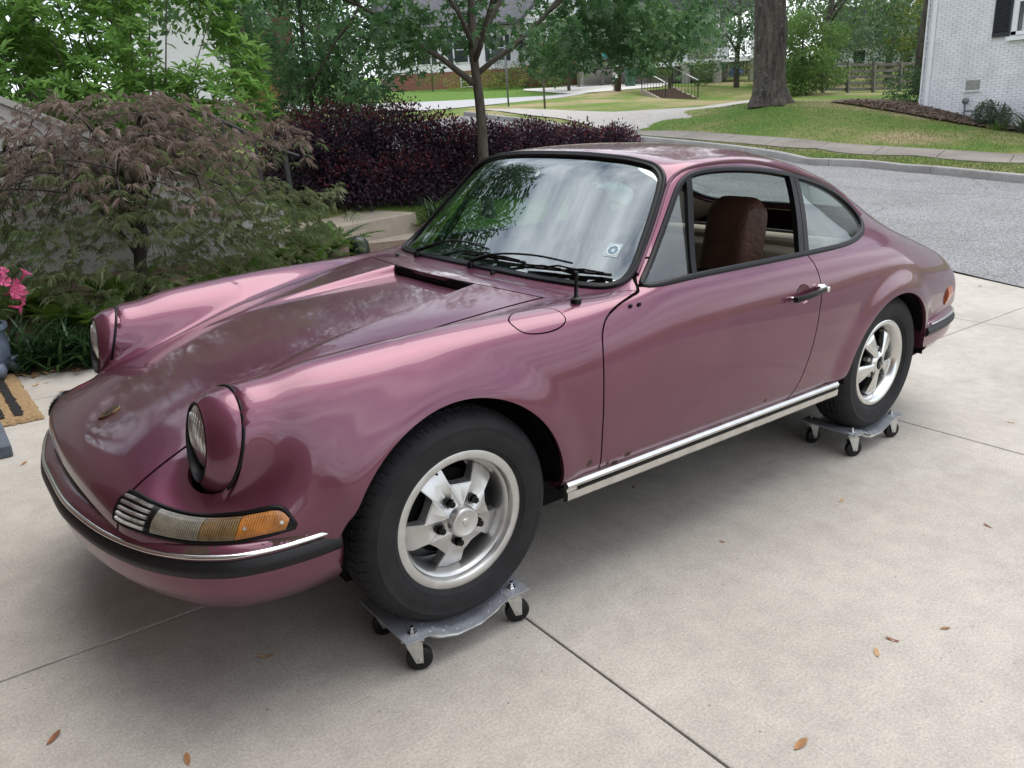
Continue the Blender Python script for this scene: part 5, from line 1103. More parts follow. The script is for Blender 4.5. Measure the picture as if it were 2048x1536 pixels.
# kerb stones
def kerb_run(i0, i1, par):
    C_ = KERB[i0:i1+1]; P = np.stack([C_[:, 0], C_[:, 1], land(C_[:, 0], C_[:, 1])], 1)
    V, F = sweep([(.0, -.1), (.004, .11), (.018, .132), (.035, .138), (.15, .138), (.15, -.1)], P, (0, 0, 1.)); 
    o = mesh_obj('kerb_stone', V, F, M_KERB, par, True, sharp=35); return o
kb = empty('kerb'); kb['kind'] = 'structure'
_s = resample(KERB, 200); KERB_D = _s
KERB_OLD = KERB
def kerb_pieces():
    global KERB
    KERB = resample(KERB_OLD, 13*10+1)
    for i in range(13):
        C_ = KERB[i*10:i*10+11].copy(); C_[0] = C_[0]*.9985+C_[1]*.0015; d = C_[-1]-C_[-2]; C_[-1] = C_[-1]-d/np.linalg.norm(d)*.012
        P = np.stack([C_[:, 0], C_[:, 1], land(C_[:, 0], C_[:, 1])], 1)
        sd = 1
        T = np.gradient(P, axis=0); side_ = np.cross(T, [0, 0, 1.])[0]; sg = 1 if side_[0] < 0 else -1
        pr = [(.0, -.1), (.004, .11), (.018, .132), (.035, .138), (.16, .138), (.16, -.1)]
        V, F = sweep([(a*sg, b_) for a, b_ in pr], P, (0, 0, 1.)); mesh_obj('kerb_stone', V, F, M_KERB, kb, True, sharp=35)
kerb_pieces()
# sidewalk slabs across the street
_near = np.array([(-15.55, -1), (-15.73, -3.54), (-15.86, -5.61), (-15.99, -7.95), (-16.02, -9.88), (-16.05, -12), (-16.1, -15)]); _far = np.array([(-17.15, -1.5), (-17.16, -4.07), (-17.17, -6), (-17.18, -8.0), (-17.22, -10.69), (-17.30, -12.5), (-17.39, -15.2)])
wk = empty('sidewalk'); wk['kind'] = 'structure'
_na, _fa = resample(_near, 10*6+1), resample(_far, 10*6+1)
for i in range(10):
    a0, b0 = _na[i*6:i*6+7].copy(), _fa[i*6:i*6+7].copy()
    for q in (a0, b0): q[0] += (q[1]-q[0])*.04; q[-1] -= (q[-1]-q[-2])*.04
    rows = [a0*(1-t)+b0*t for t in np.linspace(0, 1, 4)]; V = np.concatenate([np.concatenate([r, ground_z(r[:, 0], r[:, 1])[:, None]+.022], 1) for r in rows]); m_ = len(V)
    V = np.concatenate([V, V-[0, 0, .12]]); F = [(r*7+j, r*7+j+1, (r+1)*7+j+1, (r+1)*7+j) for r in range(3) for j in range(6)]
    ed = [j for j in range(7)]+[r*7+6 for r in range(1, 4)]+[3*7+j for j in range(5, -1, -1)]+[r*7 for r in (2, 1)]
    F += [(ed[q], ed[(q+1) % len(ed)], ed[(q+1) % len(ed)]+m_, ed[q]+m_) for q in range(len(ed))]
    mb = MB(); mb.add(V, F); mb.build('sidewalk_slab', M_WALK, wk)
sheet('neighbour_driveway', [[(-16.05, -15), (-16.4, -17.6), (-16.5, -21.9)], [(-17.39, -14.85), (-17.6, -17.0), (-17.6, -20.9)], [(-19.38, -14.5), (-19.4, -16.3), (-19.0, -17.6)], [(-22.34, -15.16), (-22.2, -15.6), (-21.9, -16.2)], [(-26, -16.2), (-26, -16.5), (-26, -17)]], mat('pale_drive_concrete', (.36, .34, .31), .9, noise=.1, nscale=4), 10, .03, ground_z)
sheet('far_driveway', [[(-30.5, -36.5), (-30.2, -30.0)], [(-31.65, -37.9), (-33.92, -28.6)], [(-34.83, -39.4), (-36.5, -30.5)], [(-37.39, -40.2), (-40, -33)]], mat('white_drive_concrete', (.55, .53, .50), .9), 12, .04, ground_z)
# the driveway under the car: slabs with saw-cut joints
dv = empty('driveway'); dv['kind'] = 'structure'; dv.matrix_world = Matrix(_mm.tolist())
def slab(poly, th=.12):
    """polygon (x, y) in the driveway frame, slightly rounded arrises"""
    p = np.array(poly, float); c = p.mean(0); n = len(p)
    def inset(d):
        out = []
        for i in range(n):
            a, b_, e = p[i-1], p[i], p[(i+1) % n]; u1 = (b_-a)/np.linalg.norm(b_-a); u2 = (e-b_)/np.linalg.norm(e-b_); n1 = np.array([-u1[1], u1[0]]); n2 = np.array([-u2[1], u2[0]])
            if n1@(c-b_) < 0: n1, n2 = -n1, -n2
            bis = n1+n2; out.append(b_+bis/(bis@n1)*d)
        return np.array(out)
    r0, r1, r2 = inset(.0035), inset(.0045), inset(.009); V = np.concatenate([np.c_[r0, np.full(n, -th)], np.c_[r0, np.full(n, -.006)], np.c_[r1, np.full(n, -.0015)], np.c_[r2, np.zeros(n)]])
    F = [(k*n+i, k*n+(i+1) % n, (k+1)*n+(i+1) % n, (k+1)*n+i) for k in range(3) for i in range(n)]+[tuple(range(3*n, 4*n))]
    mb = MB(); mb.add(V, F); o = mb.build('concrete_slab', M_CONC, dv); return o
XJ = [7.2, 4.72, 2.25, -.21, -2.70, -5.14]; YJ = [8, 5.3, 2.7, .085, -2.62]
for i in range(len(XJ)-1):
    for j in range(len(YJ)-1): slab([(XJ[i+1], YJ[j+1]), (XJ[i], YJ[j+1]), (XJ[i], YJ[j]), (XJ[i+1], YJ[j])])
def bed_y(x): return np.interp(x, [-7.3, -5.14, -2.7, -.21, .3, .7, 1.6, 2.25, 4.72, 7.2], [-2.75, -2.95, -3.0, -3.0, -3.08, -3.26, -3.5, -3.7, -3.7, -3.7])
for i in range(len(XJ)-1):
    xs_ = np.linspace(XJ[i+1], XJ[i], 5); slab([(XJ[i+1], YJ[-1]), (XJ[i], YJ[-1])][::1][1:]+[(XJ[i+1], YJ[-1])]+[(x, float(bed_y(x))) for x in xs_])
def seam_x(y): return np.interp(y, [-2.75, -2.0, -1.04, -.25, .6, 3, 9], [-7.95, -7.75, -7.26, -6.86, -6.5, -5.95, -5.6])
_yy = [8, 5.3, 2.7, .085, -2.72]
for j in range(4):
    ys = np.linspace(_yy[j+1], _yy[j], 5); slab([(XJ[-1], _yy[j]), (XJ[-1], _yy[j+1])]+[(float(seam_x(y))+.012, y) for y in ys])
mb = MB(); V = [(7.3, 8.2, -.055), (7.3, -3.9, -.055), (-7.9, -3.2, -.055), (-5.6, 8.2, -.055)]; mb.add(V, [(0, 1, 2, 3)]); mb.build('joint_filler', mat('joint_dirt', (.06, .05, .04), .95), dv)
# garden bed beside the driveway
_bx = np.linspace(3.5, -6.5, 40); _r0 = np.stack([_bx, bed_y(_bx)+.02], 1); rails = [_r0+np.array([0, -d]) for d in (0, .25, .8, 1.5, 2.4)]
bed_z = lambda x, y: np.where(y > -4.0, np.maximum(drive_z(x, y)-.015+np.clip((bed_y(x)-y)*.10, 0, .2), drive_z(x, y)-.015), land(x, y)+.05)
sheet('garden_bed', rails, M_MULCH, 40, .02, lambda x, y: drive_z(x, np.maximum(y, -5.3))-.02+np.clip((bed_y(x)-y)*.11, 0, .35))
def bedz(x, y): return float(drive_z(x, max(y, -5.3))-.02+np.clip((bed_y(x)-y)*.11, 0, .35)+.02)
# ---------------------------------------------------------------- plants
RNG = np.random.default_rng(7)
def unit(v): return v/(np.linalg.norm(v, axis=-1, keepdims=True)+1e-12)
def rand_dirs(n, up=0.0, rng=RNG):
    v = rng.normal(size=(n, 3)); v = unit(v); v[:, 2] += up; return unit(v)
def stamp(tv, tf, pos, fwd, nrm, size):
    """leaf template (x along leaf, y across, z up) stamped at pos, pointing fwd, face along nrm"""
    X_ = unit(fwd); Y_ = unit(np.cross(nrm, X_)); Z_ = np.cross(X_, Y_); s = np.asarray(size, float).reshape(-1, 1, 1)
    V = pos[:, None]+s*(tv[None, :, :1]*X_[:, None]+tv[None, :, 1:2]*Y_[:, None]+tv[None, :, 2:3]*Z_[:, None]); n, k = len(pos), len(tv)
    F = (np.asarray(tf)[None]+(np.arange(n)*k)[:, None, None]).reshape(-1, np.asarray(tf).shape[1]); return V.reshape(-1, 3), F
def merge(parts):
    V = []; F = []; o = 0
    for v, f in parts: V.append(v); F.append(np.asarray(f)+o); o += len(v)
    return np.concatenate(V), np.concatenate(F)
T_OVAL = (np.array([(0, 0, 0), (.28, .20, .05), (.65, .18, .05), (1, 0, -.06), (.65, -.18, .05), (.28, -.20, .05)]), np.array([(0, 1, 2, 3), (0, 3, 4, 5)]))
T_LANCE = (np.array([(0, 0, 0), (.35, .14, .05), (.70, .10, .02), (1, 0, -.10), (.70, -.10, .02), (.35, -.14, .05)]), np.array([(0, 1, 2, 3), (0, 3, 4, 5)]))
T_DIAM = (np.array([(0, 0, 0), (.5, .27, .07), (1, 0, -.03), (.5, -.27, .07)]), np.array([(0, 1, 2), (0, 2, 3)]))
def maple_t():
    tips = [(-118, .52), (-58, .86), (0, 1.0), (58, .86), (118, .52)]; pts = [(0, 0, 0)]
    seq = []
    for i, (a, r_) in enumerate(tips):
        a = R(a)
        for da, rr in ((-17, .60), (-10, .66), (0, 1), (10, .66), (17, .60)): seq.append((math.cos(a+R(da))*r_*rr, math.sin(a+R(da))*r_*rr, -.10*(r_*rr)**2))
        if i < 4: m = R((tips[i][0]+tips[i+1][0])/2); seq.append((math.cos(m)*.30, math.sin(m)*.30, .03))
    V = np.array([(0.0, 0, .02)]+seq); n = len(seq); return V, np.array([(0, i+1, i+2) for i in range(n-1)])
T_MAPLE = maple_t()
def lace_t():
    V = []; F = []
    for a, l in ((-112, .55), (-82, .75), (-54, .9), (-27, 1.0), (0, 1.05), (27, 1.0), (54, .9), (82, .75), (112, .55)):
        a = R(a); d = np.array([math.cos(a), math.sin(a), 0]); e = np.array([-d[1], d[0], 0]); k = len(V)
        V += [d*.03, d*.5*l+e*.027+[0, 0, -.03], d*l+[0, 0, -.42*l], d*.5*l-e*.027+[0, 0, -.02]]; F += [(k, k+1, k+2), (k, k+2, k+3)]
    return np.array(V), np.array(F)
T_LACE = lace_t()
def blade_t(n=4, w=.03, arch=.5):
    V = []; F = []
    for i in range(n+1):
        t = i/n; x = t*(1-arch*.25*t); z = -arch*t*t; ww = w*(1-t**2.2)+.001; V += [(x, ww, z), (x, -ww, z)]
        if i: k = 2*i; F += [(k-2, k-1, k+1), (k-2, k+1, k)]
    return np.array(V), np.array(F)
T_BLADE = blade_t()
def frond_t():
    V = []; F = []; n = 20
    for i in range(n+1):
        t = i/n; c = np.array([t*(1-.12*t), 0, -.34*t*t]); l = .20*math.sin(math.pi*min(1, (t*.93+.10)))**.8*(1-.35*t)
        for s in (-1, 1):
            k = len(V); d = np.array([.32, s, -.12]); d /= np.linalg.norm(d); w = np.array([.021, 0, 0])
            V += [c-w*.6, c+w*.6, c+d*l*.55+w, c+d*l, c+d*l*.5-w]; F += [(k, k+1, k+2), (k, k+2, k+3), (k, k+3, k+4)]
        if i < n:
            k = len(V); t2 = (i+1)/n; c2 = np.array([t2*(1-.12*t2), 0, -.34*t2*t2]); V += [c+[0, .004, 0], c-[0, .004, 0], c2]; F += [(k, k+1, k+2)]
    return np.array(V), np.array(F)
T_FROND = frond_t()

M_LEAF = {
 'lace': leaf_mat('purple_green_laceleaf', (.125, .185, .075), (.225, .25, .13), .42, vscale=1.6),
 'green': leaf_mat('bright_green_shrub_leaf', (.10, .23, .040), (.26, .44, .11), .45, vscale=2.2),
 'maple': leaf_mat('dark_maple_leaf', (.038, .098, .038), (.095, .19, .068), .40, .42, vscale=1.2),
 'loro': leaf_mat('dark_plum_leaf', (.020, .013, .026), (.075, .038, .058), .14, .42, vscale=2.2),
 'lorotip': leaf_mat('red_plum_leaf', (.075, .016, .022), (.16, .038, .042), .25, vscale=3),
 'fern': leaf_mat('fern_green', (.035, .085, .012), (.13, .22, .035), .35, vscale=3),
 'liri': leaf_mat('liriope_green', (.010, .035, .010), (.040, .085, .028), .2, .35, vscale=5),
 'grass': leaf_mat('grass_blade_green', (.055, .10, .018), (.16, .20, .05), .3, vscale=1.2),
 'ever': leaf_mat('deep_evergreen', (.028, .075, .026), (.09, .185, .06), .22, vscale=1.5),
 'far1': leaf_mat('far_mid_green', (.06, .13, .034), (.155, .26, .07), .3, vscale=.8),
 'far2': leaf_mat('far_blue_green', (.06, .115, .055), (.145, .23, .11), .3, vscale=.8),
 'far3': leaf_mat('far_yellow_green', (.09, .14, .026), (.32, .36, .07), .35, vscale=.9),
 'far4': leaf_mat('far_pale_green', (.075, .15, .036), (.18, .29, .075), .35, vscale=.9),
 'sage': leaf_mat('sage_shrub', (.06, .085, .05), (.16, .19, .13), .2, vscale=2),
}
def bark_mat(name, c1, c2, scale=(14, 14, 2.2), bump=1.0, lich=None):
    m = bpy.data.materials.new(name); m.use_nodes = True; nt = m.node_tree; b = nt.nodes['Principled BSDF']; L = nt.links.new
    tc = nt.nodes.new('ShaderNodeTexCoord'); mp = nt.nodes.new('ShaderNodeMapping'); mp.inputs['Scale'].default_value = scale; L(tc.outputs['Object'], mp.inputs['Vector'])
    n = nt.nodes.new('ShaderNodeTexNoise'); n.inputs['Scale'].default_value = 1; n.inputs['Detail'].default_value = 8; n.inputs['Roughness'].default_value = .7; L(mp.outputs[0], n.inputs['Vector'])
    cr = nt.nodes.new('ShaderNodeValToRGB'); e = cr.color_ramp.elements; e[0].position = .36; e[1].position = .66; e[0].color = (*c1, 1); e[1].color = (*c2, 1); L(n.outputs['Fac'], cr.inputs['Fac'])
    out = cr.outputs['Color']
    if lich:
        n2 = nt.nodes.new('ShaderNodeTexNoise'); n2.inputs['Scale'].default_value = 7; n2.inputs['Detail'].default_value = 7; n2.inputs['Roughness'].default_value = .75; L(tc.outputs['Object'], n2.inputs['Vector'])
        mr = nt.nodes.new('ShaderNodeMapRange'); mr.inputs['From Min'].default_value = .56; mr.inputs['From Max'].default_value = .64; L(n2.outputs['Fac'], mr.inputs['Value'])
        mx = nt.nodes.new('ShaderNodeMix'); mx.data_type = 'RGBA'; L(mr.outputs[0], mx.inputs['Factor']); L(out, mx.inputs['A']); mx.inputs['B'].default_value = (*lich, 1); out = mx.outputs['Result']
    L(out, b.inputs['Base Color']); b.inputs['Roughness'].default_value = .92
    bp = nt.nodes.new('ShaderNodeBump'); bp.inputs['Strength'].default_value = bump; bp.inputs['Distance'].default_value = .03; L(n.outputs['Fac'], bp.inputs['Height']); L(bp.outputs['Normal'], b.inputs['Normal'])
    return m
M_BARK = bark_mat('smooth_brown_bark', (.045, .038, .030), (.105, .088, .070), (30, 30, 6), .5)
M_BARKD = bark_mat('dark_twig_bark', (.018, .014, .012), (.06, .048, .04), (30, 30, 6), .4)
M_OAK = bark_mat('furrowed_oak_bark', (.022, .018, .015), (.115, .098, .080), (9, 9, 1.7), 1.0, (.15, .145, .13))

def crown_points(blobs, n, shell=.55, rng=RNG):
    """points through ellipsoid clumps (c, r), more of them near the surface"""
    w = np.array([np.prod(b[1])**.67 for b in blobs]); w = w/w.sum(); out = []; nr = []
    for (c, r), k in zip(blobs, rng.multinomial(n, w)):
        d = unit(rng.normal(size=(k, 3))); rad = shell+(1-shell)*rng.random(k)**.6; rad *= .86+.28*rng.random(k)
        out.append(np.array(c)+d*np.array(r)*rad[:, None]); nr.append(d)
    return np.concatenate(out), np.concatenate(nr)
def clumpy(P, N, gap, scale, rng=RNG):
    """thin the points by a lumpy random field so that sky shows between the clumps"""
    k = 24; w = rng.normal(size=(k, 3))*scale; ph = rng.random(k)*6.28; f = np.cos(P@w.T+ph).sum(1)/math.sqrt(k/2)
    m = f > gap; return P[m], N[m]
def branchy(mb, p0, d0, length, r0, depth, rng, spread=.6, up=.15, tips=None, kids=3, seg=6, n=6):
    P = [np.array(p0, float)]; d = unit(np.array(d0, float))
    for i in range(seg):
        d = unit(d+rng.normal(size=3)*.10+np.array([0, 0, up*.12])); P.append(P[-1]+d*length/seg)
    mb.tube(np.array(P), np.linspace(r0, r0*.55, seg+1), n)
    if depth <= 0:
        if tips is not None: tips.append((P[-1], d))
        return
    for k in range(kids):
        i = rng.integers(seg//2, seg+1); dd = unit(d+rng.normal(size=3)*spread); branchy(mb, P[i], dd, length*(.55+.25*rng.random()), r0*.5, depth-1, rng, spread, up, tips, kids, max(3, seg-1), max(4, n-1))
    branchy(mb, P[-1], d, length*.6, r0*.55, depth-1, rng, spread, up, tips, kids, max(3, seg-1), max(4, n-1))
def leaf_obj(name, P, fwd, nrm, size, tmpl, mat_, parent):
    V, F = stamp(*tmpl, P, fwd, nrm, size); o = mesh_obj(name, V, F, mat_, parent); o['kind'] = 'stuff'; return o
def rootat(o): return np.array(o.location)
def shrub(name, loc, blobs, n, leaf, size, mat_, label, cat='shrub', group=None, tmpl=T_OVAL, gap=-.5, scale=3., stems=5, seed=1, droop=0., stem_mat=None, up=.5):
    rng = np.random.default_rng(seed); o = empty(name, loc); tag(o, label, cat, group)
    P, N = crown_points(blobs, n, .5, rng); P, N = clumpy(P, N, gap, scale, rng); k = len(P)
    fwd = unit(N+rng.normal(size=(k, 3))*.7+np.array([0, 0, droop])); nrm = unit(N*.4+rng.normal(size=(k, 3))*.5+np.array([0, 0, up])); leaf_obj('crown', P, fwd, nrm, size*(.7+.6*rng.random(k)), tmpl, mat_, o)
    allc = np.array([b[0] for b in blobs])
    for i in range(stems):
        mb = MB(); c = allc[rng.integers(len(allc))]; q = np.array([rng.normal()*.06, rng.normal()*.06, -.05]); mid = (q+c)/2+rng.normal(size=3)*.08*np.linalg.norm(c); mb.tube(catmull([q, mid, c*.98], 4), np.linspace(.022, .006, 9)*max(.6, np.linalg.norm(c)*.6), 6); mb.build('stem', stem_mat or M_BARKD, o, True)
    return o

# --- Japanese laceleaf maple in the bed, in front of the stucco wall
def laceleaf():
    rng = np.random.default_rng(11); base = np.array([-.48, -4.55, bedz(-.48, -4.55)]); o = empty('laceleaf_maple', base); tag(o, 'low spreading laceleaf maple with purple-green feathery leaves beside the car nose', 'maple')
    mb = MB(); tips = []
    trunk = catmull([(0, 0, -.05), (.02, 0, .25), (-.05, .02, .5), (.0, .02, .75)], 5); mb.tube(trunk, np.linspace(.055, .04, len(trunk)), 9)
    limbs = []
    for k in range(15):
        a = k*2.4+rng.normal()*.3; rr = .75+.55*rng.random(); h = .95+.50*rng.random(); st = trunk[rng.integers(6, len(trunk))]
        mid = np.array([math.cos(a)*rr*.5, math.sin(a)*rr*.42, h*.95+.06]); end = np.array([math.cos(a)*rr*1.1, math.sin(a)*rr*.85, h*.86]); P = catmull([st, (st+mid)/2+[0, 0, .1]+rng.normal(size=3)*.04, mid, end, end*[1.12, 1.12, .80]], 5); mb.tube(P, np.linspace(.024, .004, len(P)), 6); limbs.append(P)
        for j in range(6):
            i = rng.integers(6, len(P)); d = rng.normal(size=3)*[.32, .30, .10]+[0, 0, .02]; Q = catmull([P[i], P[i]+d*.6+[0, 0, .07], P[i]+d*1.2-[0, 0, .10]], 4); mb.tube(Q, np.linspace(.008, .002, len(Q)), 5); limbs.append(Q)
    mb.build('branch', M_BARKD, o, True)
    # drooping layered pads of leaves
    pads = []
    for P in limbs:
        for i in range(3, len(P), 3): pads.append(P[i])
    pads = np.array(pads)
    ex = []
    for k in range(120):
        a = rng.random()*6.28; rr = 1.55*math.sqrt(rng.random()); top = 1.62-.42*(rr/1.5)**2
        ex.append((math.cos(a)*rr*1.08, math.sin(a)*rr*.62, top-abs(rng.normal())*.10))
    for k in range(300):                                       # skirt hanging towards the ground
        a = rng.random()*6.28; rr = .7+.95*rng.random(); ex.append((math.cos(a)*rr*1.12, math.sin(a)*rr*.70, .16+.85*rng.random()*(1-.20*rr)))
    pads = np.concatenate([pads, ex]); pads = pads[pads[:, 2] > .12]
    n = 5; C_ = np.repeat(pads, n, 0); off = rng.normal(size=(len(C_), 3))*[.11, .11, .022]; P = C_+off; P[:, 2] -= (off[:, 0]**2+off[:, 1]**2)*1.5
    out = unit(P*[1, 1, 0]+1e-6); fwd = unit(out*.55+rng.normal(size=P.shape)*.6*[1, 1, .2]+[0, 0, -.38]); nrm = unit(rng.normal(size=P.shape)*.25+[0, 0, 1])
    # purple at the top of the tree, greener inside: two crowns of their own leaf colour
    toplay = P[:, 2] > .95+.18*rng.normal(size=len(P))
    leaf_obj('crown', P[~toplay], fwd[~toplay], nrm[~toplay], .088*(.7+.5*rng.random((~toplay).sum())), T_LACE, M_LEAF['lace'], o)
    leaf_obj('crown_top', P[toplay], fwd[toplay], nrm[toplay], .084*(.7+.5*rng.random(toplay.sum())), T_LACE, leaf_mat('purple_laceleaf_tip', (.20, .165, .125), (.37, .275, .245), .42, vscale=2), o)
laceleaf()
# --- tall shrub with pale green whorled leaves above the wall
def whorl_shrub(name, loc, blobs, n, seed, label):
    rng = np.random.default_rng(seed); o = empty(name, loc); tag(o, label, 'shrub')
    P, N = crown_points(blobs, n, .75, rng); P, N = clumpy(P, N, -.7, 2.6, rng); k = len(P); m_ = 8
    ax = unit(N*.5+[0, 0, .9]+rng.normal(size=(k, 3))*.3); C_ = np.repeat(P, m_, 0); A_ = np.repeat(ax, m_, 0); t = np.tile(np.arange(m_)*2*np.pi/m_, k)+np.repeat(rng.random(k)*6.28, m_)
    e1 = unit(np.cross(A_, [.3, .1, .95])); e2 = np.cross(A_, e1); rad = np.cos(t)[:, None]*e1+np.sin(t)[:, None]*e2; fwd = unit(rad+A_*(.35+.3*rng.random((len(t), 1)))); 
    leaf_obj('crown', C_+A_*rng.normal(size=(len(t), 1))*.02, fwd, unit(A_-fwd*.3), .120*(.65+.6*rng.random(len(t))), T_LANCE, M_LEAF['green'], o)
    mb = MB()
    for i in range(0, k, max(1, k//55)):
        q = P[i]*[.35, .35, 0]+rng.normal(size=3)*[.15, .15, 0]; q[2] = -.1; mid = (q+P[i])*.5+rng.normal(size=3)*.12; mb.tube(catmull([q, mid, P[i]], 4), np.linspace(.014, .004, 9), 5)
    mb.build('stem', M_BARK, o, True)['kind'] = 'stuff'
whorl_shrub('leafy_shrub', (-.9, -7.0, .85), [((.9, .35, 1.15), (.85, .6, .55)), ((-.15, .3, 1.35), (.95, .6, .75)), ((-1.05, .1, 1.15), (.8, .6, .7)), ((1.7, .2, 1.35), (.8, .6, .7)), ((.2, 0, 2.1), (1.3, .7, .8)), ((-.9, 0, 2.1), (.8, .6, .8)), ((1.6, 0, 2.3), (.9, .6, .8)), ((.3, .6, .95), (1.3, .4, .35)), ((-1.0, .5, .8), (.7, .4, .4))], 2900, 3, 'tall shrub of pale green whorled leaves above the stucco wall')
# --- ferns and liriope in the bed
def fern(loc, n, ln, seed, label):
    rng = np.random.default_rng(seed); o = empty('fern', loc); tag(o, label, 'fern', 'ferns in the garden bed'); a = rng.random(n)*6.28; el = .45+.5*rng.random(n)
    fwd = np.stack([np.cos(a)*np.cos(el), np.sin(a)*np.cos(el), np.sin(el)], 1); nr = np.stack([-np.cos(a)*np.sin(el), -np.sin(a)*np.sin(el), np.cos(el)], 1)
    for i in range(n):
        V, F = stamp(*T_FROND, np.array([[rng.normal()*.03, rng.normal()*.03, 0]]), fwd[i:i+1], nr[i:i+1], [ln*(.7+.5*rng.random())]); mesh_obj('frond', V, F, M_LEAF['fern'], o)
for i, (x, y, n, l, lab) in enumerate([(-2.28, -5.02, 26, .62, 'big bright fern in front of the concrete steps'), (-2.0, -4.6, 20, .5, 'fern low between the steps and the car windscreen corner'), (.02, -3.75, 22, .48, 'bright fern just left of the far headlamp'), (.28, -3.95, 18, .46, 'fern under the laceleaf maple near the pink flowers'), (-.35, -3.7, 18, .44, 'fern hidden low behind the far headlamp'), (-1.6, -4.3, 18, .5, 'fern under the right skirt of the laceleaf maple'), (-.75, -4.05, 22, .52, 'fern in front of the laceleaf maple trunk'), (.45, -4.35, 22, .55, 'fern at the foot of the wall behind the planter'), (-1.15, -4.15, 20, .5, 'fern right of the laceleaf maple trunk'), (-.25, -4.4, 20, .55, 'fern left of the laceleaf maple trunk'), (-1.85, -4.95, 22, .5, 'fern between newel post and laceleaf maple')]):
    fern((x, y, bedz(x, y)+.03), n, l, 20+i, lab)
def liriope(loc, n, ln, seed, label):
    rng = np.random.default_rng(seed); o = empty('liriope_clump', loc); tag(o, label, 'grass clump', 'liriope clumps edging the bed'); a = rng.random(n)*6.28; el = .55+.85*rng.random(n); P = rng.normal(size=(n, 3))*[.05, .05, 0]
    fwd = np.stack([np.cos(a)*np.cos(el), np.sin(a)*np.cos(el), np.sin(el)], 1); nr = np.stack([-np.cos(a)*np.sin(el), -np.sin(a)*np.sin(el), np.cos(el)], 1); V, F = stamp(*T_BLADE, P, fwd, nr, ln*(.7+.6*rng.random(n))); s = mesh_obj('blade', V, F, M_LEAF['liri'], o); s['kind'] = 'stuff'
_li = 0
for x in np.arange(.72, -2.6, -.155):
    for dy in ((-.10, -.30) if x > -.3 else (-.12,)):
        yy = float(bed_y(x))+dy+RNG.normal()*.03; xx = x+RNG.normal()*.03; liriope((xx, yy, bedz(xx, yy)), 75, .31, 100+_li, 'dark green strap-leaved clump in the edging row between bed and driveway'); _li += 1
for i, (x, y) in enumerate([(-4.25, -6.05), (-4.5, -6.3), (-3.35, -7.25), (-3.1, -7.6), (-4.0, -7.3)]): liriope((x, y, float(land(x, y))), 70, .42, 300+i, 'dark strap-leaved clump at the foot of the plum hedge')
# --- plum hedge (loropetalum)
def hedge(name, loc, blobs, n, seed, label, tips=.16):
    rng = np.random.default_rng(seed); o = empty(name, loc); tag(o, label, 'hedge'); P, N = crown_points(blobs, n, .30, rng); P, N = clumpy(P, N, -1.5, 6, rng); q_ = P[:, 2] > .02; P = P[q_]; N = N[q_]; k = len(P)
    fwd = unit(N+rng.normal(size=(k, 3))*.6); nrm = unit(N*.3+rng.normal(size=(k, 3))*.6+[0, 0, .5]); top = np.array([max(b[0][2]+b[1][2]*math.sqrt(max(0, 1-((p[0]-b[0][0])/b[1][0])**2-((p[1]-b[0][1])/b[1][1])**2)) if ((p[0]-b[0][0])/b[1][0])**2+((p[1]-b[0][1])/b[1][1])**2 < 1 else -9 for b in blobs) for p in P])
    red = (P[:, 2] > top-.10) & (rng.random(k) < tips*3)
    s = .050*(.7+.6*rng.random(k)); leaf_obj('crown', P[~red], fwd[~red], nrm[~red], s[~red], T_OVAL, M_LEAF['loro'], o); leaf_obj('new_growth', P[red], fwd[red], nrm[red], s[red], T_OVAL, M_LEAF['lorotip'], o)
    mb = MB(); bl = np.array([b[0] for b in blobs])
    for i in range(16): c = bl[rng.integers(len(bl))]+rng.normal(size=3)*.2; q = np.array([c[0]*.9+rng.normal()*.1, c[1]*.9+rng.normal()*.1, -.05]); mb.tube(catmull([q, (q+c)/2+rng.normal(size=3)*.05, c], 4), np.linspace(.02, .006, 9), 5)
    mb.build('stem', M_BARKD, o, True)['kind'] = 'stuff'
hedge('plum_hedge', (-4.3, -7.6, .34), [((.95, -.1, .62), (.62, .55, .66)), ((.35, .0, .68), (.75, .6, .72)), ((-.4, .1, .66), (.75, .6, .70)), ((-.95, .35, .55), (.6, .5, .62)), ((.5, .35, .36), (.6, .45, .40)), ((-.3, .55, .34), (.7, .4, .40))], 52000, 31, 'large dark plum-leaved hedge behind the concrete steps', .22)
hedge('plum_hedge', (-6.4, -7.35, .22), [((.5, .2, .55), (.75, .5, .60)), ((-.4, .2, .52), (.75, .5, .58)), ((-1.3, .2, .48), (.7, .45, .52)), ((-2.1, .25, .45), (.6, .42, .48))], 46000, 32, 'lower dark plum hedge right of the young tree, behind the car roof', .12)
# --- street-side maple with a slim trunk
def tree(name, loc, trunk, r0, limbs, blobs, n, leaf, size, tmpl, label, cat='tree', group=None, seed=1, gap=-.6, scale=1.6, bark=None, depth=2, up=.5, droop=0):
    rng = np.random.default_rng(seed); o = empty(name, loc); tag(o, label, cat, group); mb = MB(); T = catmull(trunk, 5); rr = np.linspace(r0, r0*.45, len(T)); rr[0] *= 1.5; rr[1] *= 1.18; mb.tube(T, rr, 12); tips = []
    for h, d, l, r_ in limbs:
        i = int(h*(len(T)-1)); branchy(mb, T[i], d, l, r_, depth, rng, .55, .2, tips, 2)
    mb.build('trunk', bark or M_BARK, o, True); P, N = crown_points(blobs, n, .35, rng); P, N = clumpy(P, N, gap, scale, rng); k = len(P)
    fwd = unit(N*.6+rng.normal(size=(k, 3))*.7+[0, 0, droop]); nrm = unit(N*.3+rng.normal(size=(k, 3))*.5+[0, 0, up]); leaf_obj('crown', P, fwd, nrm, size*(.65+.6*rng.random(k)), tmpl, M_LEAF[leaf], o); return o
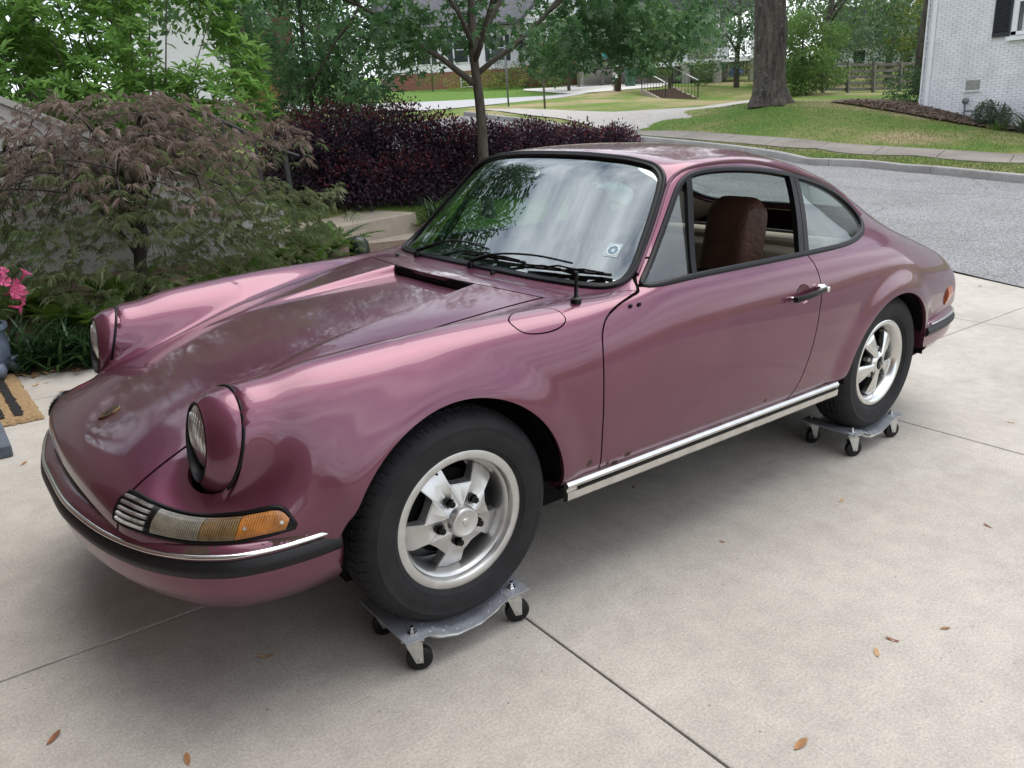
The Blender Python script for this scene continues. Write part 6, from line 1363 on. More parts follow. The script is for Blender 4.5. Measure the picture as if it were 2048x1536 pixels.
tree('young_maple', (-5.2, -6.15, .22), [(0, 0, -.1), (.01, 0, .6), (-.02, -.02, 1.3), (.03, 0, 2.0), (.02, .05, 3.0), (.08, .0, 4.2)], .080,
     [(.50, (.85, -.25, .55), 1.7, .042), (.53, (-.75, .5, .6), 1.7, .040), (.56, (-.5, -.6, .65), 1.5, .036), (.58, (.2, .8, .6), 1.6, .04), (.6, (.6, .5, .7), 1.6, .035), (.62, (-.8, -.2, .6), 1.7, .035), (.75, (.3, -.7, .8), 1.4, .03), (.85, (-.3, .5, .9), 1.3, .03)],
     [((1.35, -.45, 2.05), (1.0, .9, .62)), ((.55, .3, 2.15), (.95, .8, .55)), ((-.55, .45, 2.15), (.95, .8, .55)), ((-1.45, .55, 2.20), (.95, .85, .60)), ((-.9, -.5, 2.5), (1.2, 1.0, .7)), ((.7, -.5, 2.7), (1.3, 1.1, .8)), ((0, .3, 3.4), (1.5, 1.3, .6)), ((0, 0, 4.4), (1.2, 1.1, .8)), ((2.2, -.9, 2.3), (1.0, .9, .75)), ((-2.4, .9, 2.25), (1.1, .9, .7)), ((1.9, -1.3, 2.2), (.8, .7, .5)), ((1.1, -.9, 1.95), (.7, .6, .4)), ((-.8, .65, 2.05), (.8, .7, .45)), ((-1.5, 1.2, 1.95), (.8, .7, .45)), ((-2.0, 1.6, 2.2), (.8, .7, .5)), ((-2.6, 2.0, 2.35), (.8, .7, .5)), ((-1.2, .9, 2.5), (.9, .8, .4)), ((.3, -.2, 2.3), (.8, .7, .35))], 9500, 'maple', .100, T_MAPLE, 'young maple with slim brown trunk rising between the plum hedges', 'maple tree', seed=41, gap=-.15, scale=2.8)
# --- dense evergreen left of it
shrub('holly_tree', (-4.45, -9.4, .6), [((0, 0, 1.0), (.95, .9, 1.0)), ((.2, .2, 2.2), (1.0, .95, 1.0)), ((-.1, 0, 3.4), (.95, .9, .95)), ((0, .1, 4.5), (.8, .8, .8)), ((-.55, .3, 1.5), (.7, .6, .7)), ((.6, 0, .7), (.6, .6, .6))], 17000, 'ever', .095, M_LEAF['ever'], 'dense dark green evergreen tree behind the left end of the plum hedge', 'tree', tmpl=T_LANCE, gap=-.9, scale=2.4, seed=51)
# tall trees behind the wall that the windscreen mirrors
tree('shade_tree', (-1.2, -11.5, 1.1), [(0, 0, 0), (.1, 0, 2), (0, .1, 4), (.1, 0, 6.5)], .2, [(.5, (.8, .2, .6), 2.6, .08), (.55, (-.8, .3, .6), 2.6, .08), (.7, (.2, .8, .8), 2.2, .06), (.75, (0, -.8, .8), 2.2, .06)], [((1.6, .3, 5.2), (1.9, 1.7, 1.3)), ((-1.5, .4, 5.3), (1.9, 1.7, 1.3)), ((0, .6, 6.7), (2.4, 2.0, 1.6)), ((.2, 0, 8.4), (1.9, 1.7, 1.3)), ((0, 1.2, 4.2), (1.9, 1.2, 1.0)), ((-2.6, 0, 4.0), (1.2, 1.2, .9)), ((2.4, 0, 3.9), (1.2, 1.2, .9))], 17000, 'maple', .18, T_OVAL, 'tall dark leafy tree at the back of the top left corner', 'tree', seed=61, gap=-.8, scale=1.2, bark=M_BARKD)
# --- across the street
def oak():
    rng = np.random.default_rng(5); base = np.array([-21.15, -12.82, float(ground_z(-21.15, -12.82))-.1]); o = empty('oak_tree', base); tag(o, 'huge oak trunk with furrowed grey bark on the bank across the street', 'oak tree')
    nz_, na = 90, 96; zz = np.linspace(0, 6.2, nz_); a = np.arange(na)*2*np.pi/na; Zg, Ag = np.meshgrid(zz, a, indexing='ij')
    rad = .47-.012*Zg+.24*np.exp(-Zg/.33)*(1+.45*np.cos(5*Ag+.6)+.2*np.cos(3*Ag))+.02*np.cos(2*Ag+Zg*.4)+.05*np.exp(-((Zg-2.1)/.5)**2)*np.clip(np.cos(Ag-2.2), 0, 1)+.09*np.clip((Zg-3.2)/2.5, 0, 1)*(1+.6*np.cos(2*Ag))
    f = np.zeros_like(rad)
    for k in range(26):
        m_ = rng.integers(9, 30); f += np.cos(m_*Ag+rng.normal()*2.2*Zg+rng.random()*6.28+1.3*np.sin(Zg*rng.uniform(1, 4)+rng.random()*6))*rng.uniform(.5, 1)
    f /= 4.5; rad += -.030*np.clip(np.abs(f)*-1+.55, 0, 1)+.010*rng.normal(size=rad.shape)*.5
    lean = np.array([.012, -.02]); V = np.stack([rad*np.cos(Ag)+lean[0]*Zg, rad*np.sin(Ag)+lean[1]*Zg, Zg], -1).reshape(-1, 3); F = np.array([(i*na+j, i*na+(j+1) % na, (i+1)*na+(j+1) % na, (i+1)*na+j) for i in range(nz_-1) for j in range(na)]); mesh_obj('trunk', V, F, M_OAK, o, True)
    mb = MB(); tips = []
    for d in ((.7, .5, .8), (-.8, .3, .8), (.2, -.8, .8), (-.2, .7, 1.), (0, 0, 1.2)): branchy(mb, (0, -.1, 6.0), d, 4, .28, 2, rng, .5, .2, tips, 2)
    mb.build('limb', M_OAK, o, True); bl = [((2.6, 1.2, 6.3), (2.2, 2.0, 1.3)), ((-2.6, .6, 6.2), (2.2, 2.0, 1.3)), ((.5, -2.6, 6.3), (2.2, 2, 1.3)), ((0, 2.8, 6.0), (2.2, 1.6, 1.1)), ((0, 0, 9), (4, 4, 2.4)), ((1.8, 2.4, 5.0), (1.3, 1.1, .8)), ((1.2, -2.6, 5.0), (1.5, 1.4, .9))]
    P, N = crown_points(bl, 9000, .3, rng); P, N = clumpy(P, N, -.6, 1.1, rng); k = len(P); leaf_obj('crown', P, unit(N*.5+rng.normal(size=(k, 3))), unit(rng.normal(size=(k, 3))*.6+[0, 0, .6]), .24*(.7+.6*rng.random(k)), T_OVAL, M_LEAF['far1'], o)
oak()
def fartree(name, x, y, h, w, n, leaf, label, seed, size=.30, base=0.15, group=None, cat='tree', trunk=True, gap=-.7, zoff=0, scale=.9):
    rng = np.random.default_rng(seed); z = float(ground_z(np.array(x), np.array(y)))+zoff; bl = []
    for k in range(9):
        t = k/8; a = k*2.4; rr = w*(.30+.22*math.sin(math.pi*t)); bl.append(((math.cos(a)*rr, math.sin(a)*rr, h*(base+.12+(.80-base)*t)), (w*.5*(1-.35*t), w*.5*(1-.35*t), h*.17)))
    o = empty(name, (x, y, z)); tag(o, label, cat, group); P, N = crown_points(bl, n, .45, rng); P, N = clumpy(P, N, gap, scale, rng); k = len(P)
    leaf_obj('crown', P, unit(N*.6+rng.normal(size=(k, 3))*.8), unit(N*.3+rng.normal(size=(k, 3))*.5+[0, 0, .6]), size*(.6+.7*rng.random(k)), T_OVAL, M_LEAF[leaf], o)
    if trunk:
        mb = MB(); T = catmull([(0, 0, -.2), (.03*h*.1, 0, h*.2), (0, .02*h, h*.45), (0, 0, h*.75)], 4); mb.tube(T, np.linspace(.045*h*.55, .01*h, len(T)), 8)
        for k in range(5): a = k*1.3; mb.tube([T[5+k], T[5+k]+np.array([math.cos(a)*w*.25, math.sin(a)*w*.25, h*.14])], [.012*h, .004*h], 5)
        mb.build('trunk', M_BARK, o, True)
    return o
fartree('round_shrub', -30.3, -17.6, 3.0, 2.3, 13000, 'far4', 'bushy yellow-green shrub just right of the big oak', 71, .13, .0, cat='shrub', scale=2.2, gap=-1.3)
fartree('broadleaf_tree', -38.5, -21.5, 9.5, 5.5, 6500, 'far2', 'blue-green leafy tree behind the oak, left of the yellow shrub', 72, .26)
fartree('broadleaf_tree', -48, -23, 10, 6, 6000, 'far1', 'mid green tree beyond the left end of the rail fence', 73, .26)
fartree('golden_shrub', -43.5, -18.2, 5.4, 3.0, 6000, 'far3', 'tall golden-leaved shrub behind the rail fence', 74, .17, .22, cat='shrub', scale=1.6)
fartree('dark_shrub', -43.0, -20.6, 3.4, 4.4, 6000, 'ever', 'dark green shrub mass behind the rail fence', 75, .15, .0, cat='shrub', trunk=False, scale=1.6)
fartree('dark_shrub', -46.0, -17.6, 2.8, 2.4, 3000, 'ever', 'small dark shrub below the distant white gable', 76, .15, .0, cat='shrub', trunk=False, scale=1.6)
fartree('broadleaf_tree', -60, -27, 14, 9, 5000, 'far2', 'hazy green tree on the skyline above the golden shrub', 77, .40)
fartree('broadleaf_tree', -64, -33.5, 15, 9, 5000, 'far1', 'tall green tree on the skyline right of the oak', 78, .42)
fartree('broadleaf_tree', -56, -38, 14, 9, 5000, 'far1', 'tall green tree behind the porch house', 79, .42)
fartree('broadleaf_tree', -62, -22, 13, 8, 4500, 'far2', 'hazy tree behind the distant white gable', 80, .42)
fartree('small_tree', -31.6, -25.9, 4.3, 2.7, 5200, 'far4', 'small light green tree in front of the porch house', 81, .17, .22, scale=1.7)
fartree('small_tree', -31.6, -33.6, 4.4, 2.8, 4500, 'far1', 'rounded small tree between the two houses, left of the utility pole', 82, .18, .12, scale=1.6)
fartree('broadleaf_tree', -37.5, -26.2, 7.0, 4.4, 6000, 'far2', 'feathery blue-green tree right of the porch house', 83, .20, .15, scale=1.3)
fartree('clipped_bush', -38.6, -25.2, 1.5, 1.5, 2200, 'far3', 'round clipped bush just left of the oak trunk', 84, .11, .0, cat='bush', trunk=False, gap=-1.2)
fartree('small_bush', -37.6, -28.6, 1.5, .9, 1400, 'far1', 'small conical bush beside the porch stairs', 85, .10, .0, cat='bush', trunk=False, gap=-1.2)
fartree('broadleaf_tree', -24, -50, 14, 9, 5200, 'far1', 'tall tree behind the left end of the brick-based house', 86, .42)
fartree('broadleaf_tree', -46, -50, 15, 10, 5200, 'far2', 'tall tree behind the white house chimney side', 87, .45)
fartree('broadleaf_tree', -9, -25, 9, 5.5, 6500, 'far1', 'dark broad tree over the brick house on the far left', 88, .24, .28, scale=1.1)
fartree('broadleaf_tree', -4.5, -20, 9, 6, 6500, 'ever', 'dark tree above the pale green shrub', 89, .24, .2, scale=1.1)
fartree('broadleaf_tree', 3.5, -16, 9, 6, 6500, 'far1', 'tree at the top left corner behind the pale shrub', 90, .22, .2, scale=1.1)
fartree('broadleaf_tree', -12.5, -38, 9, 6.0, 5000, 'ever', 'dark tree behind the young maple, left of the white house', 91, .28, .08)
fartree('ivy_shrub', -9.9, -20.9, 3.4, 2.2, 4000, 'ever', 'round ivy-green bush beside the wooden fence', 92, .12, .0, cat='shrub', trunk=False, scale=2, gap=-1.)
for i, (x, y, s_, lab) in enumerate([(-30.6, -42.9, .9, 'pale clipped mound left of the porch steps of the brick-based house'), (-32.4, -42.4, .9, 'pale clipped mound under the shuttered window'), (-34.2, -41.7, 1.1, 'pale round clipped mound in front of the porch brickwork'), (-37.6, -40.6, 1.1, 'pale mound at the right corner of the brick porch')]):
    fartree('clipped_mound', x, y, s_*1.3, s_*1.9, 1300, 'far3', lab, 120+i, .10, .0, cat='bush', trunk=False, gap=-1.5)
fartree('dark_shrub', -36.0, -41.2, 2.1, 2.0, 2200, 'ever', 'dark rounded shrub at the right end of the porch brickwork', 130, .12, .0, cat='shrub', trunk=False, gap=-1.3)
fartree('clipped_box', -33.8, -42.6, 1.9, 1.6, 1800, 'ever', 'square dark green box bush in front of the red brick', 131, .10, .0, cat='bush', trunk=False, gap=-1.5)
fartree('thin_bush', -28.6, -43.6, 2.3, 1.6, 900, 'far4', 'thin twiggy bush in front of the red brick wall', 132, .12, .05, cat='bush', gap=-.3)
fartree('foundation_shrub', -24.0, -9.5, 1.0, 1.3, 2600, 'ever', 'dark low shrub at the corner of the painted brick house', 133, .09, .0, cat='shrub', trunk=False, gap=-1.3, scale=3)
shrub('rosemary_bush', (-22.3, -6.85, .10), [((0, 0, .35), (.42, .38, .36)), ((.05, .25, .3), (.3, .3, .3))], 2600, 'sage', .085, M_LEAF['sage'], 'grey-green needle bush beside the gas meter', 'bush', tmpl=T_LANCE, gap=-1.2, scale=6, seed=141, up=.2)
def irisclump(loc, n, ln, seed, label, col='sage'):
    rng = np.random.default_rng(seed); o = empty('strap_plant', loc); tag(o, label, 'plant'); a = rng.random(n)*6.28; el = .7+.7*rng.random(n); P = rng.normal(size=(n, 3))*[.10, .10, 0]; fwd = np.stack([np.cos(a)*np.cos(el), np.sin(a)*np.cos(el), np.sin(el)], 1); nr = np.stack([-np.cos(a)*np.sin(el), -np.sin(a)*np.sin(el), np.cos(el)], 1)
    V, F = stamp(*blade_t(4, .045, .45), P, fwd, nr, ln*(.6+.6*rng.random(n))); s = mesh_obj('blade', V, F, M_LEAF[col], o); s['kind'] = 'stuff'
irisclump((-22.0, -5.75, .03), 60, .75, 151, 'blue-green sword-leaved clump at the right edge against the painted brick', 'sage'); irisclump((-21.9, -6.45, .05), 40, .45, 152, 'low strap-leaved clump at the foot of the grey-green bush', 'far4')
# grass blades on the verge and the bank
def blades(name, n, xr, yr, ln, label, seed):
    rng = np.random.default_rng(seed); x = rng.uniform(*xr, n); y = rng.uniform(*yr, n); on = ~((x < np.interp(-y, -_near[:, 1], _near[:, 0])+.03) & (x > np.interp(-y, -_far[:, 1], _far[:, 0])-.03)) & (x < kx(y)-.17); x, y = x[on], y[on]; z = ground_z(x, y); k = len(x)
    a = rng.random(k)*6.28; el = .8+.7*rng.random(k); fwd = np.stack([np.cos(a)*np.cos(el), np.sin(a)*np.cos(el), np.sin(el)], 1); nr = np.stack([-np.cos(a)*np.sin(el), -np.sin(a)*np.sin(el), np.cos(el)], 1); V, F = stamp(*blade_t(2, .06, .4), np.stack([x, y, z], 1), fwd, nr, ln*(.5+.9*rng.random(k))); o = mesh_obj(name, V, F, M_LEAF['grass'], None); tag(o, label, 'grass', kind='stuff')
blades('verge_grass', 26000, (-16.0, -14.6), (-16, -1.5), .055, 'short green grass of the verge between kerb and sidewalk', 161)
blades('bank_grass', 26000, (-22.5, -17.1), (-15, -3), .05, 'thin patchy grass of the bank below the oak', 162)
_rng = np.random.default_rng(163); _n2 = 9000; _x = _rng.uniform(-4.6, -2.2, _n2); _y = _rng.uniform(-12, -6.95, _n2); _k = _n2; _a = _rng.random(_k)*6.28; _el = .8+.7*_rng.random(_k); _f = np.stack([np.cos(_a)*np.cos(_el), np.sin(_a)*np.cos(_el), np.sin(_el)], 1); _nn = np.stack([-np.cos(_a)*np.sin(_el), -np.sin(_a)*np.sin(_el), np.cos(_el)], 1)
V, F = stamp(*blade_t(2, .04, .4), np.stack([_x, _y, land(_x, _y)], 1), _f, _nn, .10*(.5+.9*_rng.random(_k))); o = mesh_obj('back_lawn_grass', V, F, M_LEAF['grass'], None); tag(o, 'green lawn grass behind the concrete steps', 'grass', kind='stuff')
# ---------------------------------------------------------------- walls, steps and garden things by the driveway
M_STUCCO = mat('pale_stucco', (.47, .46, .43), .9, noise=.10, nscale=3, bump=.35, bscale=120)
M_IRON = mat('black_iron', (.012, .012, .013), .45, spec=.5)
o = empty('stucco_wall', (0, 0, 0)); tag(o, 'sloping pale stucco wall behind the laceleaf maple', 'wall')
_wx = [3.4, .11, -2.05]; _wz = [3.2, 1.84, .66]
mb = MB(); mb.prism([(3.4, -.3), (3.4, 3.2), (.11, 1.80), (-2.05, .62), (-2.05, -.5)], -5.62, -5.42, 'y'); mb.build('wall_face', M_STUCCO, o)
mb = MB(); mb.prism([(3.4, 3.2), (3.4, 3.26), (.11, 1.86), (-2.08, .66), (-2.08, .60), (-2.05, .62), (.11, 1.80)], -5.65, -5.39, 'y'); mb.build('wall_coping', mat('stucco_coping', (.42, .41, .38), .9, noise=.1, nscale=5), o)
o = empty('handrail', (0, 0, 0)); tag(o, 'black iron handrail going down beside the steps', 'handrail')
mb = MB(); mb.tube([(-1.6, -5.76, 1.65), (-2.35, -5.78, 1.22), (-2.5, -5.78, 1.16)], .022, 6); mb.build('top_rail', M_IRON, o)
for x in (-1.75, -2.05):
    z1 = np.interp(-x, [-3.2, -.11, 2.35], [4.0, 2.62, 1.22]); mb = MB(); mb.box((x, -5.76, (z1+z1-1.1)/2), (.026, .026, 1.1)); mb.build('baluster', M_IRON, o)
mb = MB(); mb.box((-2.36, -5.80, .74), (.04, .04, 1.0)); mb.build('newel_post', M_IRON, o)
o = empty('garden_steps', (0, 0, 0)); tag(o, 'two buff concrete steps up from the bed to the back lawn', 'steps')
rz_ = rotm('Z', R(8))
mb = MB(); mb.box((-3.25, -6.02, -.04), (1.7, 1.1, .30), rz_, bev=.012); mb.build('lower_step', M_STEP, o)
mb = MB(); mb.box((-3.22, -6.52, .155), (1.62, .96, .38), rz_, bev=.012); mb.build('upper_step', M_STEP, o)
mb = MB(); pl = (-2.55, -4.75, bedz(-2.55, -4.75)); mb.lathe([(0, .0), (.10, 0), (.105, .10), (.10, .17), (.07, .225), (.03, .245), (0, .248)], 20, 'z'); o = mb.build('path_light', mat('dark_green_black_metal', (.006, .012, .009), .35), None, True, 50, loc=pl); tag(o, 'black domed path light behind the far fender', 'path light')
# doormat (driveway frame laid on the slab)
M_COIR = mat('coir', (.31, .205, .10), .95, noise=.35, nscale=90, bump=1., bscale=140); M_COIRB = mat('black_coir', (.012, .011, .010), .95, bump=1., bscale=140)
o = empty('doormat'); o.matrix_world = Matrix(_mm.tolist())@Matrix.Translation((.97, -2.715, .0))@Matrix.Rotation(R(1), 4, 'Z'); tag(o, 'coir doormat with black stripes at the left edge', 'doormat')
rng = np.random.default_rng(9); nx2, ny2 = 50, 70; xx, yy = np.meshgrid(np.linspace(-.30, .30, nx2), np.linspace(-.51, .51, ny2), indexing='ij'); zz = .022+.004*rng.random(xx.shape); zz[[0, -1]] = .004; zz[:, [0, -1]] = .004
V = np.stack([xx+.004*rng.normal(size=xx.shape), yy+.004*rng.normal(size=xx.shape), zz], -1).reshape(-1, 3); F = np.array([(i*ny2+j, (i+1)*ny2+j, (i+1)*ny2+j+1, i*ny2+j+1) for i in range(nx2-1) for j in range(ny2-1)]); mesh_obj('mat_pile', V, F, M_COIR, o, True)
for xc, w, y0, y1 in ((-.20, .045, -.44, .44), (-.125, .018, -.44, .44), (-.065, .06, -.44, .44), (.065, .06, -.44, .44), (.125, .018, -.44, .44), (.20, .045, -.44, .44)):
    n1, n2 = 6, 60; xx, yy = np.meshgrid(np.linspace(-w/2, w/2, n1), np.linspace(y0, y1, n2), indexing='ij'); V = np.stack([xc+xx+.003*rng.normal(size=xx.shape), yy+.003*rng.normal(size=xx.shape), .0275+.003*rng.random(xx.shape)], -1).reshape(-1, 3); mesh_obj('mat_stripe', V, np.array([(i*n2+j, (i+1)*n2+j, (i+1)*n2+j+1, i*n2+j+1) for i in range(n1-1) for j in range(n2-1)]), M_COIRB, o, True)
mb = MB(); mb.box((0, 0, .03), (.36, .40, .06), bev=.006); o = mb.build('paver_block', mat('blue_grey_paver', (.085, .10, .125), .8, noise=.2, nscale=20, bump=.3, bscale=60)); o.matrix_world = Matrix(_mm.tolist())@Matrix.Translation((1.035, -1.93, 0)); tag(o, 'blue-grey paver block at the left edge beside the doormat', 'paver')
# planter with pink trumpet flowers, just in frame at the left edge
o = empty('flower_planter'); o.matrix_world = Matrix(_mm.tolist())@Matrix.Translation((.88, -3.30, .004)); tag(o, 'blue-grey planter of pink trumpet flowers at the left edge', 'planter')
M_POT = mat('blue_grey_glaze', (.10, .125, .165), .45, noise=.3, nscale=12, bump=.2, bscale=20)
mb = MB(); mb.lathe([(0, 0), (.15, 0), (.17, .03), (.205, .10), (.215, .20), (.20, .28), (.21, .30), (.225, .31), (.225, .33), (.20, .335), (.19, .30), (0, .30)], 32, 'z'); mb.build('pot', M_POT, o, True, 40)
for a in range(6): mb = MB(); t = a*math.pi/3; mb.lathe([(0, .0), (.05, .01), (.062, .05), (.05, .09), (0, .10)], 14, 'z', (math.cos(t)*.20, math.sin(t)*.20, .02)); mb.build('pot_knob', M_POT, o, True)
rng = np.random.default_rng(14); M_PINK = leaf_mat('pink_petal', (.55, .045, .16), (.68, .16, .30), .4, vscale=20); M_FLG = leaf_mat('glossy_vine_leaf', (.02, .06, .012), (.06, .13, .03), .2, .3, vscale=8)
P, N = crown_points([((0, 0, .48), (.22, .22, .20)), ((-.02, .05, .66), (.20, .18, .18))], 230, .5, rng); k = len(P); leaf_obj('vine_leaf', P, unit(N+rng.normal(size=(k, 3))*.5), unit(N*.4+[0, 0, .7]), .085*(.7+.5*rng.random(k)), T_OVAL, M_FLG, o)
pet = (np.array([(0, 0, 0), (.45, .20, .22), (.95, .46, .30), (1.1, .0, .24), (.95, -.46, .30), (.45, -.20, .22)]), np.array([(0, 1, 2, 3), (0, 3, 4, 5)]))
for i, (x, y, z) in enumerate([(-.215, -.03, .55), (-.20, .06, .52), (-.225, .02, .47), (-.19, -.06, .50), (-.15, .10, .60), (-.29, -.10, .60), (-.10, .08, .70), (-.05, .16, .66), (-.20, .09, .43), (-.17, -.12, .62), (-.235, -.02, .51)]):
    c = np.array([x-.09, y+.03, z]); ax = unit(np.array([-.5, .55, .25])+rng.normal(size=3)*.35); e1 = unit(np.cross(ax, [0, 0, 1.])); e2 = np.cross(ax, e1); t = np.arange(5)*2*np.pi/5+rng.random()*6; f_ = np.cos(t)[:, None]*e1+np.sin(t)[:, None]*e2
    V, F = stamp(*pet, np.repeat(c[None], 5, 0), f_+ax*.25, np.repeat(ax[None], 5, 0), np.full(5, .042)); mesh_obj('flower', V, F, M_PINK, o)
    mb = MB(); mb.tube([c-ax*.05, c-ax*.02, c+ax*.006], [.005, .006, .013], 7); mb.build('flower_tube', M_PINK, o, True)
# fallen leaves: each one a curled leaf of its own
M_DRY = [mat('dry_leaf_a', (.30, .15, .06), .8, noise=.3, nscale=60), mat('dry_leaf_b', (.22, .09, .045), .8, noise=.3, nscale=60), mat('dry_leaf_c', (.42, .27, .13), .8, noise=.3, nscale=60)]
def dry_leaf(x, y, s, a, label, group, m_, zoff=0):
    n, w = 7, 3; V = []
    for i in range(n):
        t = i/(n-1); hw = .17*math.sin(math.pi*min(1, t*.93+.05))**.8
        for j in range(-1, 2): V.append((t-.5, j*hw, .03+.16*(t-.5)**2*2+.14*abs(j)*hw*2+.05*math.sin(5*t+a)))
    V = np.array(V)*s; F = np.array([(i*w+j, (i+1)*w+j, (i+1)*w+j+1, i*w+j+1) for i in range(n-1) for j in range(w-1)])
    o = mesh_obj('fallen_leaf', V, F, m_, None, True); o.matrix_world = Matrix(_mm.tolist())@Matrix.Translation((x, y, zoff))@Matrix.Rotation(a, 4, 'Z'); tag(o, label, 'leaf', group); return o
_dl = [(-.40, 1.59, .055, 'largest fallen leaf, tan, at the bottom right of the driveway'), (-.96, 1.53, .040, 'fallen brown leaf above the other of a pair, lower right driveway'), (-.87, 1.53, .042, 'fallen brown leaf below the other of a pair, lower right driveway'), (-1.13, 1.60, .034, 'small orange fallen leaf right of the pair of leaves'), (-1.88, 1.42, .036, 'pale fallen leaf far right, level with the front wheel hub'), (-1.66, .97, .036, 'fallen leaf right of the car below the door handle'), (-1.04, .87, .024, 'tiny orange fallen leaf in the shade below the door'), (1.01, .42, .050, 'orange fallen leaf at the bottom left of the driveway'), (.48, .45, .050, 'brown fallen leaf in the shade left of the front dolly'), (.77, .70, .045, 'dark curled leaf at the very bottom, left of centre'), (-1.12, .36, .030, 'dark fallen leaf in the shade under the sill'), (-3.08, 1.05, .04, 'fallen leaf far right beyond the joint behind the rear dolly'), (.83, -1.60, .045, 'small orange fallen leaf beside the paver block'), (-6.56, -.5, .05, 'fallen leaf by the street edge behind the rear bumper')]
for i, (x, y, s, lab) in enumerate(_dl): dry_leaf(x, y, s*.95, i*1.9, lab, 'leaves lying on the driveway', M_DRY[i % 3])
rng = np.random.default_rng(77)
for i in range(46):
    x = rng.uniform(-.5, .85); y = float(bed_y(x))+rng.normal()*.06+.05; dry_leaf(x, y, rng.uniform(.035, .065), rng.random()*6.28, 'dry leaf in the litter line along the garden bed edge', 'leaf litter along the bed edge', M_DRY[rng.integers(3)], .004)
for i in range(12):
    x = rng.uniform(.25, .62); y = rng.uniform(-3.0, -2.2); dry_leaf(x, y, rng.uniform(.03, .06), rng.random()*6.28, 'dry leaf scattered on the slab between doormat and car nose', 'leaves between mat and car', M_DRY[rng.integers(3)], .002)

# ---------------------------------------------------------------- painted brick house across the street
M_PBRICK = mat('white_painted_brick', (.82, .82, .84), .75, noise=.10, nscale=2.2, bump=.25, bscale=50)
M_PMORT = mat('painted_mortar', (.72, .72, .745), .9)
M_WPAINT = mat('white_paint', (.78, .79, .80), .5)
M_SHUT = mat('charcoal_shutter', (.022, .026, .036), .5)
M_WINGL = mat('window_glass_dark', (.03, .035, .04), .06, spec=.8)
o = empty('painted_brick_house', (-22.8, -8.9, 0)); tag(o, 'white painted brick house at the right edge across the street', 'house'); X0 = 0; Y0, Y1 = 0, 14
mb = MB(); mb.box((-4.02, 7, 3.0), (8, 14, 7.0)); mb.build('wall', M_PMORT, o)
rng = np.random.default_rng(4); mb = MB(); rowh = .0685; V = []; F = []
holes = [(1.16, 1.53, 1.10, 1.35), (1.68, 3.7, 2.26, 4.2)]
for r_ in range(80):
    z = -.35+r_*rowh; prj = .012 if z < 1.46 else 0.0
    if abs(z-1.45) < rowh*.55: prj = .02
    for c_ in range(22):
        y = c_*.212-(.106 if r_ % 2 else 0); y0, y1 = max(y+.005, -.012), y+.207
        if y1 < .03 or y > 4.2: continue
        for a, b_, c, d in holes:
            if y1 > a and y0 < b_ and z+rowh*.6 > c and z+rowh*.4 < d:
                if y0 < a-.03: y1 = a
                elif y1 > b_+.03: y0 = b_
                else: y1 = y0
        if y1-y0 < .01: continue
        mb.box((prj/2+rng.normal()*.0015, (y0+y1)/2, z+rowh/2), (.02+prj, y1-y0, rowh-.010+rng.normal()*.001))
b_ = mb.build('brick', M_PBRICK, o); b_['kind'] = 'stuff'
mb = MB(); mb.box((-.05, -.025, 3), (.3, .02, 7)); mb.build('corner_return', M_PBRICK, o)
mb = MB(); mb.box((.06, .15, 2.3), (.075, .10, 3.2), bev=.01); mb.build('downspout', M_WPAINT, o); mb = MB(); mb.box((.055, .15, 1.55), (.10, .13, .03)); mb.build('downspout_strap', M_WPAINT, o)
mb = MB(); mb.box((-.01, 1.345, 1.225), (.02, .37, .25)); mb.build('vent_recess', M_BLACK, o)
mb = MB()
for k in range(14): mb.box((.008, 1.18+.0265*k, 1.225), (.006, .008, .24)); mb.box((.009, 1.345, 1.108+.0185*k), (.006, .36, .006))
v_ = mb.build('vent_grille', M_STEEL, o); v_['kind'] = 'stuff'
mb = MB(); mb.box((.035, 1.345, 1.088), (.09, .42, .03)); mb.build('vent_sill', M_PBRICK, o)
sh_ = MB(); sh_.box((.035, 1.70, 3.2), (.03, .035, 1.62)); sh_.box((.035, 2.08, 3.2), (.03, .035, 1.62)); sh_.box((.035, 1.89, 2.43), (.03, .36, .10)); sh_.box((.035, 1.89, 3.97), (.03, .36, .08)); so = sh_.build('shutter', M_SHUT, o)
mb = MB()
for k in range(36): mb.box((.034, 1.89, 2.50+k*.041), (.010, .345, .036), rotm('Y', R(28)))
l_ = mb.build('louver', M_SHUT, so); l_['kind'] = 'stuff'
mb = MB(); mb.box((.01, 2.19, 3.2), (.06, .12, 1.66)); mb.box((.01, 3.05, 3.2), (.06, .12, 1.66)); mb.box((.01, 2.62, 2.43), (.06, .98, .09)); mb.box((.01, 2.62, 3.99), (.06, .98, .09)); mb.box((.0, 2.62, 3.2), (.04, .8, .06)); wf_ = mb.build('window_frame', M_WPAINT, o)
mb = MB(); mb.box((-.02, 2.62, 3.2), (.01, .76, 1.5)); mb.build('window_pane', M_WINGL, wf_)
mb = MB()
for k in range(22): mb.box((-.012, 2.66, 2.5+k*.032), (.004, .60, .022))
bl_ = mb.build('window_blind', M_WPAINT, wf_); bl_['kind'] = 'stuff'
mb = MB(); mb.box((.05, 2.62, 2.31), (.14, 1.14, .10)); mb.build('window_sill', M_PBRICK, o)
mb = MB(); mb.prism([(-.5, 6.4), (14.5, 6.4), (14.5, 6.6), (7, 10.5), (-.5, 6.6)], -8.4, .5, 'x'); mb.build('roof', mat('grey_shingle', (.10, .10, .11), .9, noise=.2, nscale=6, bump=.5, bscale=30), o)
M_PIPE = mat('grey_gas_pipe', (.16, .17, .18), .5, .4)
o = empty('gas_meter', (-22.62, -7.63, .2)); tag(o, 'grey gas meter and pipes against the painted brick', 'gas meter')
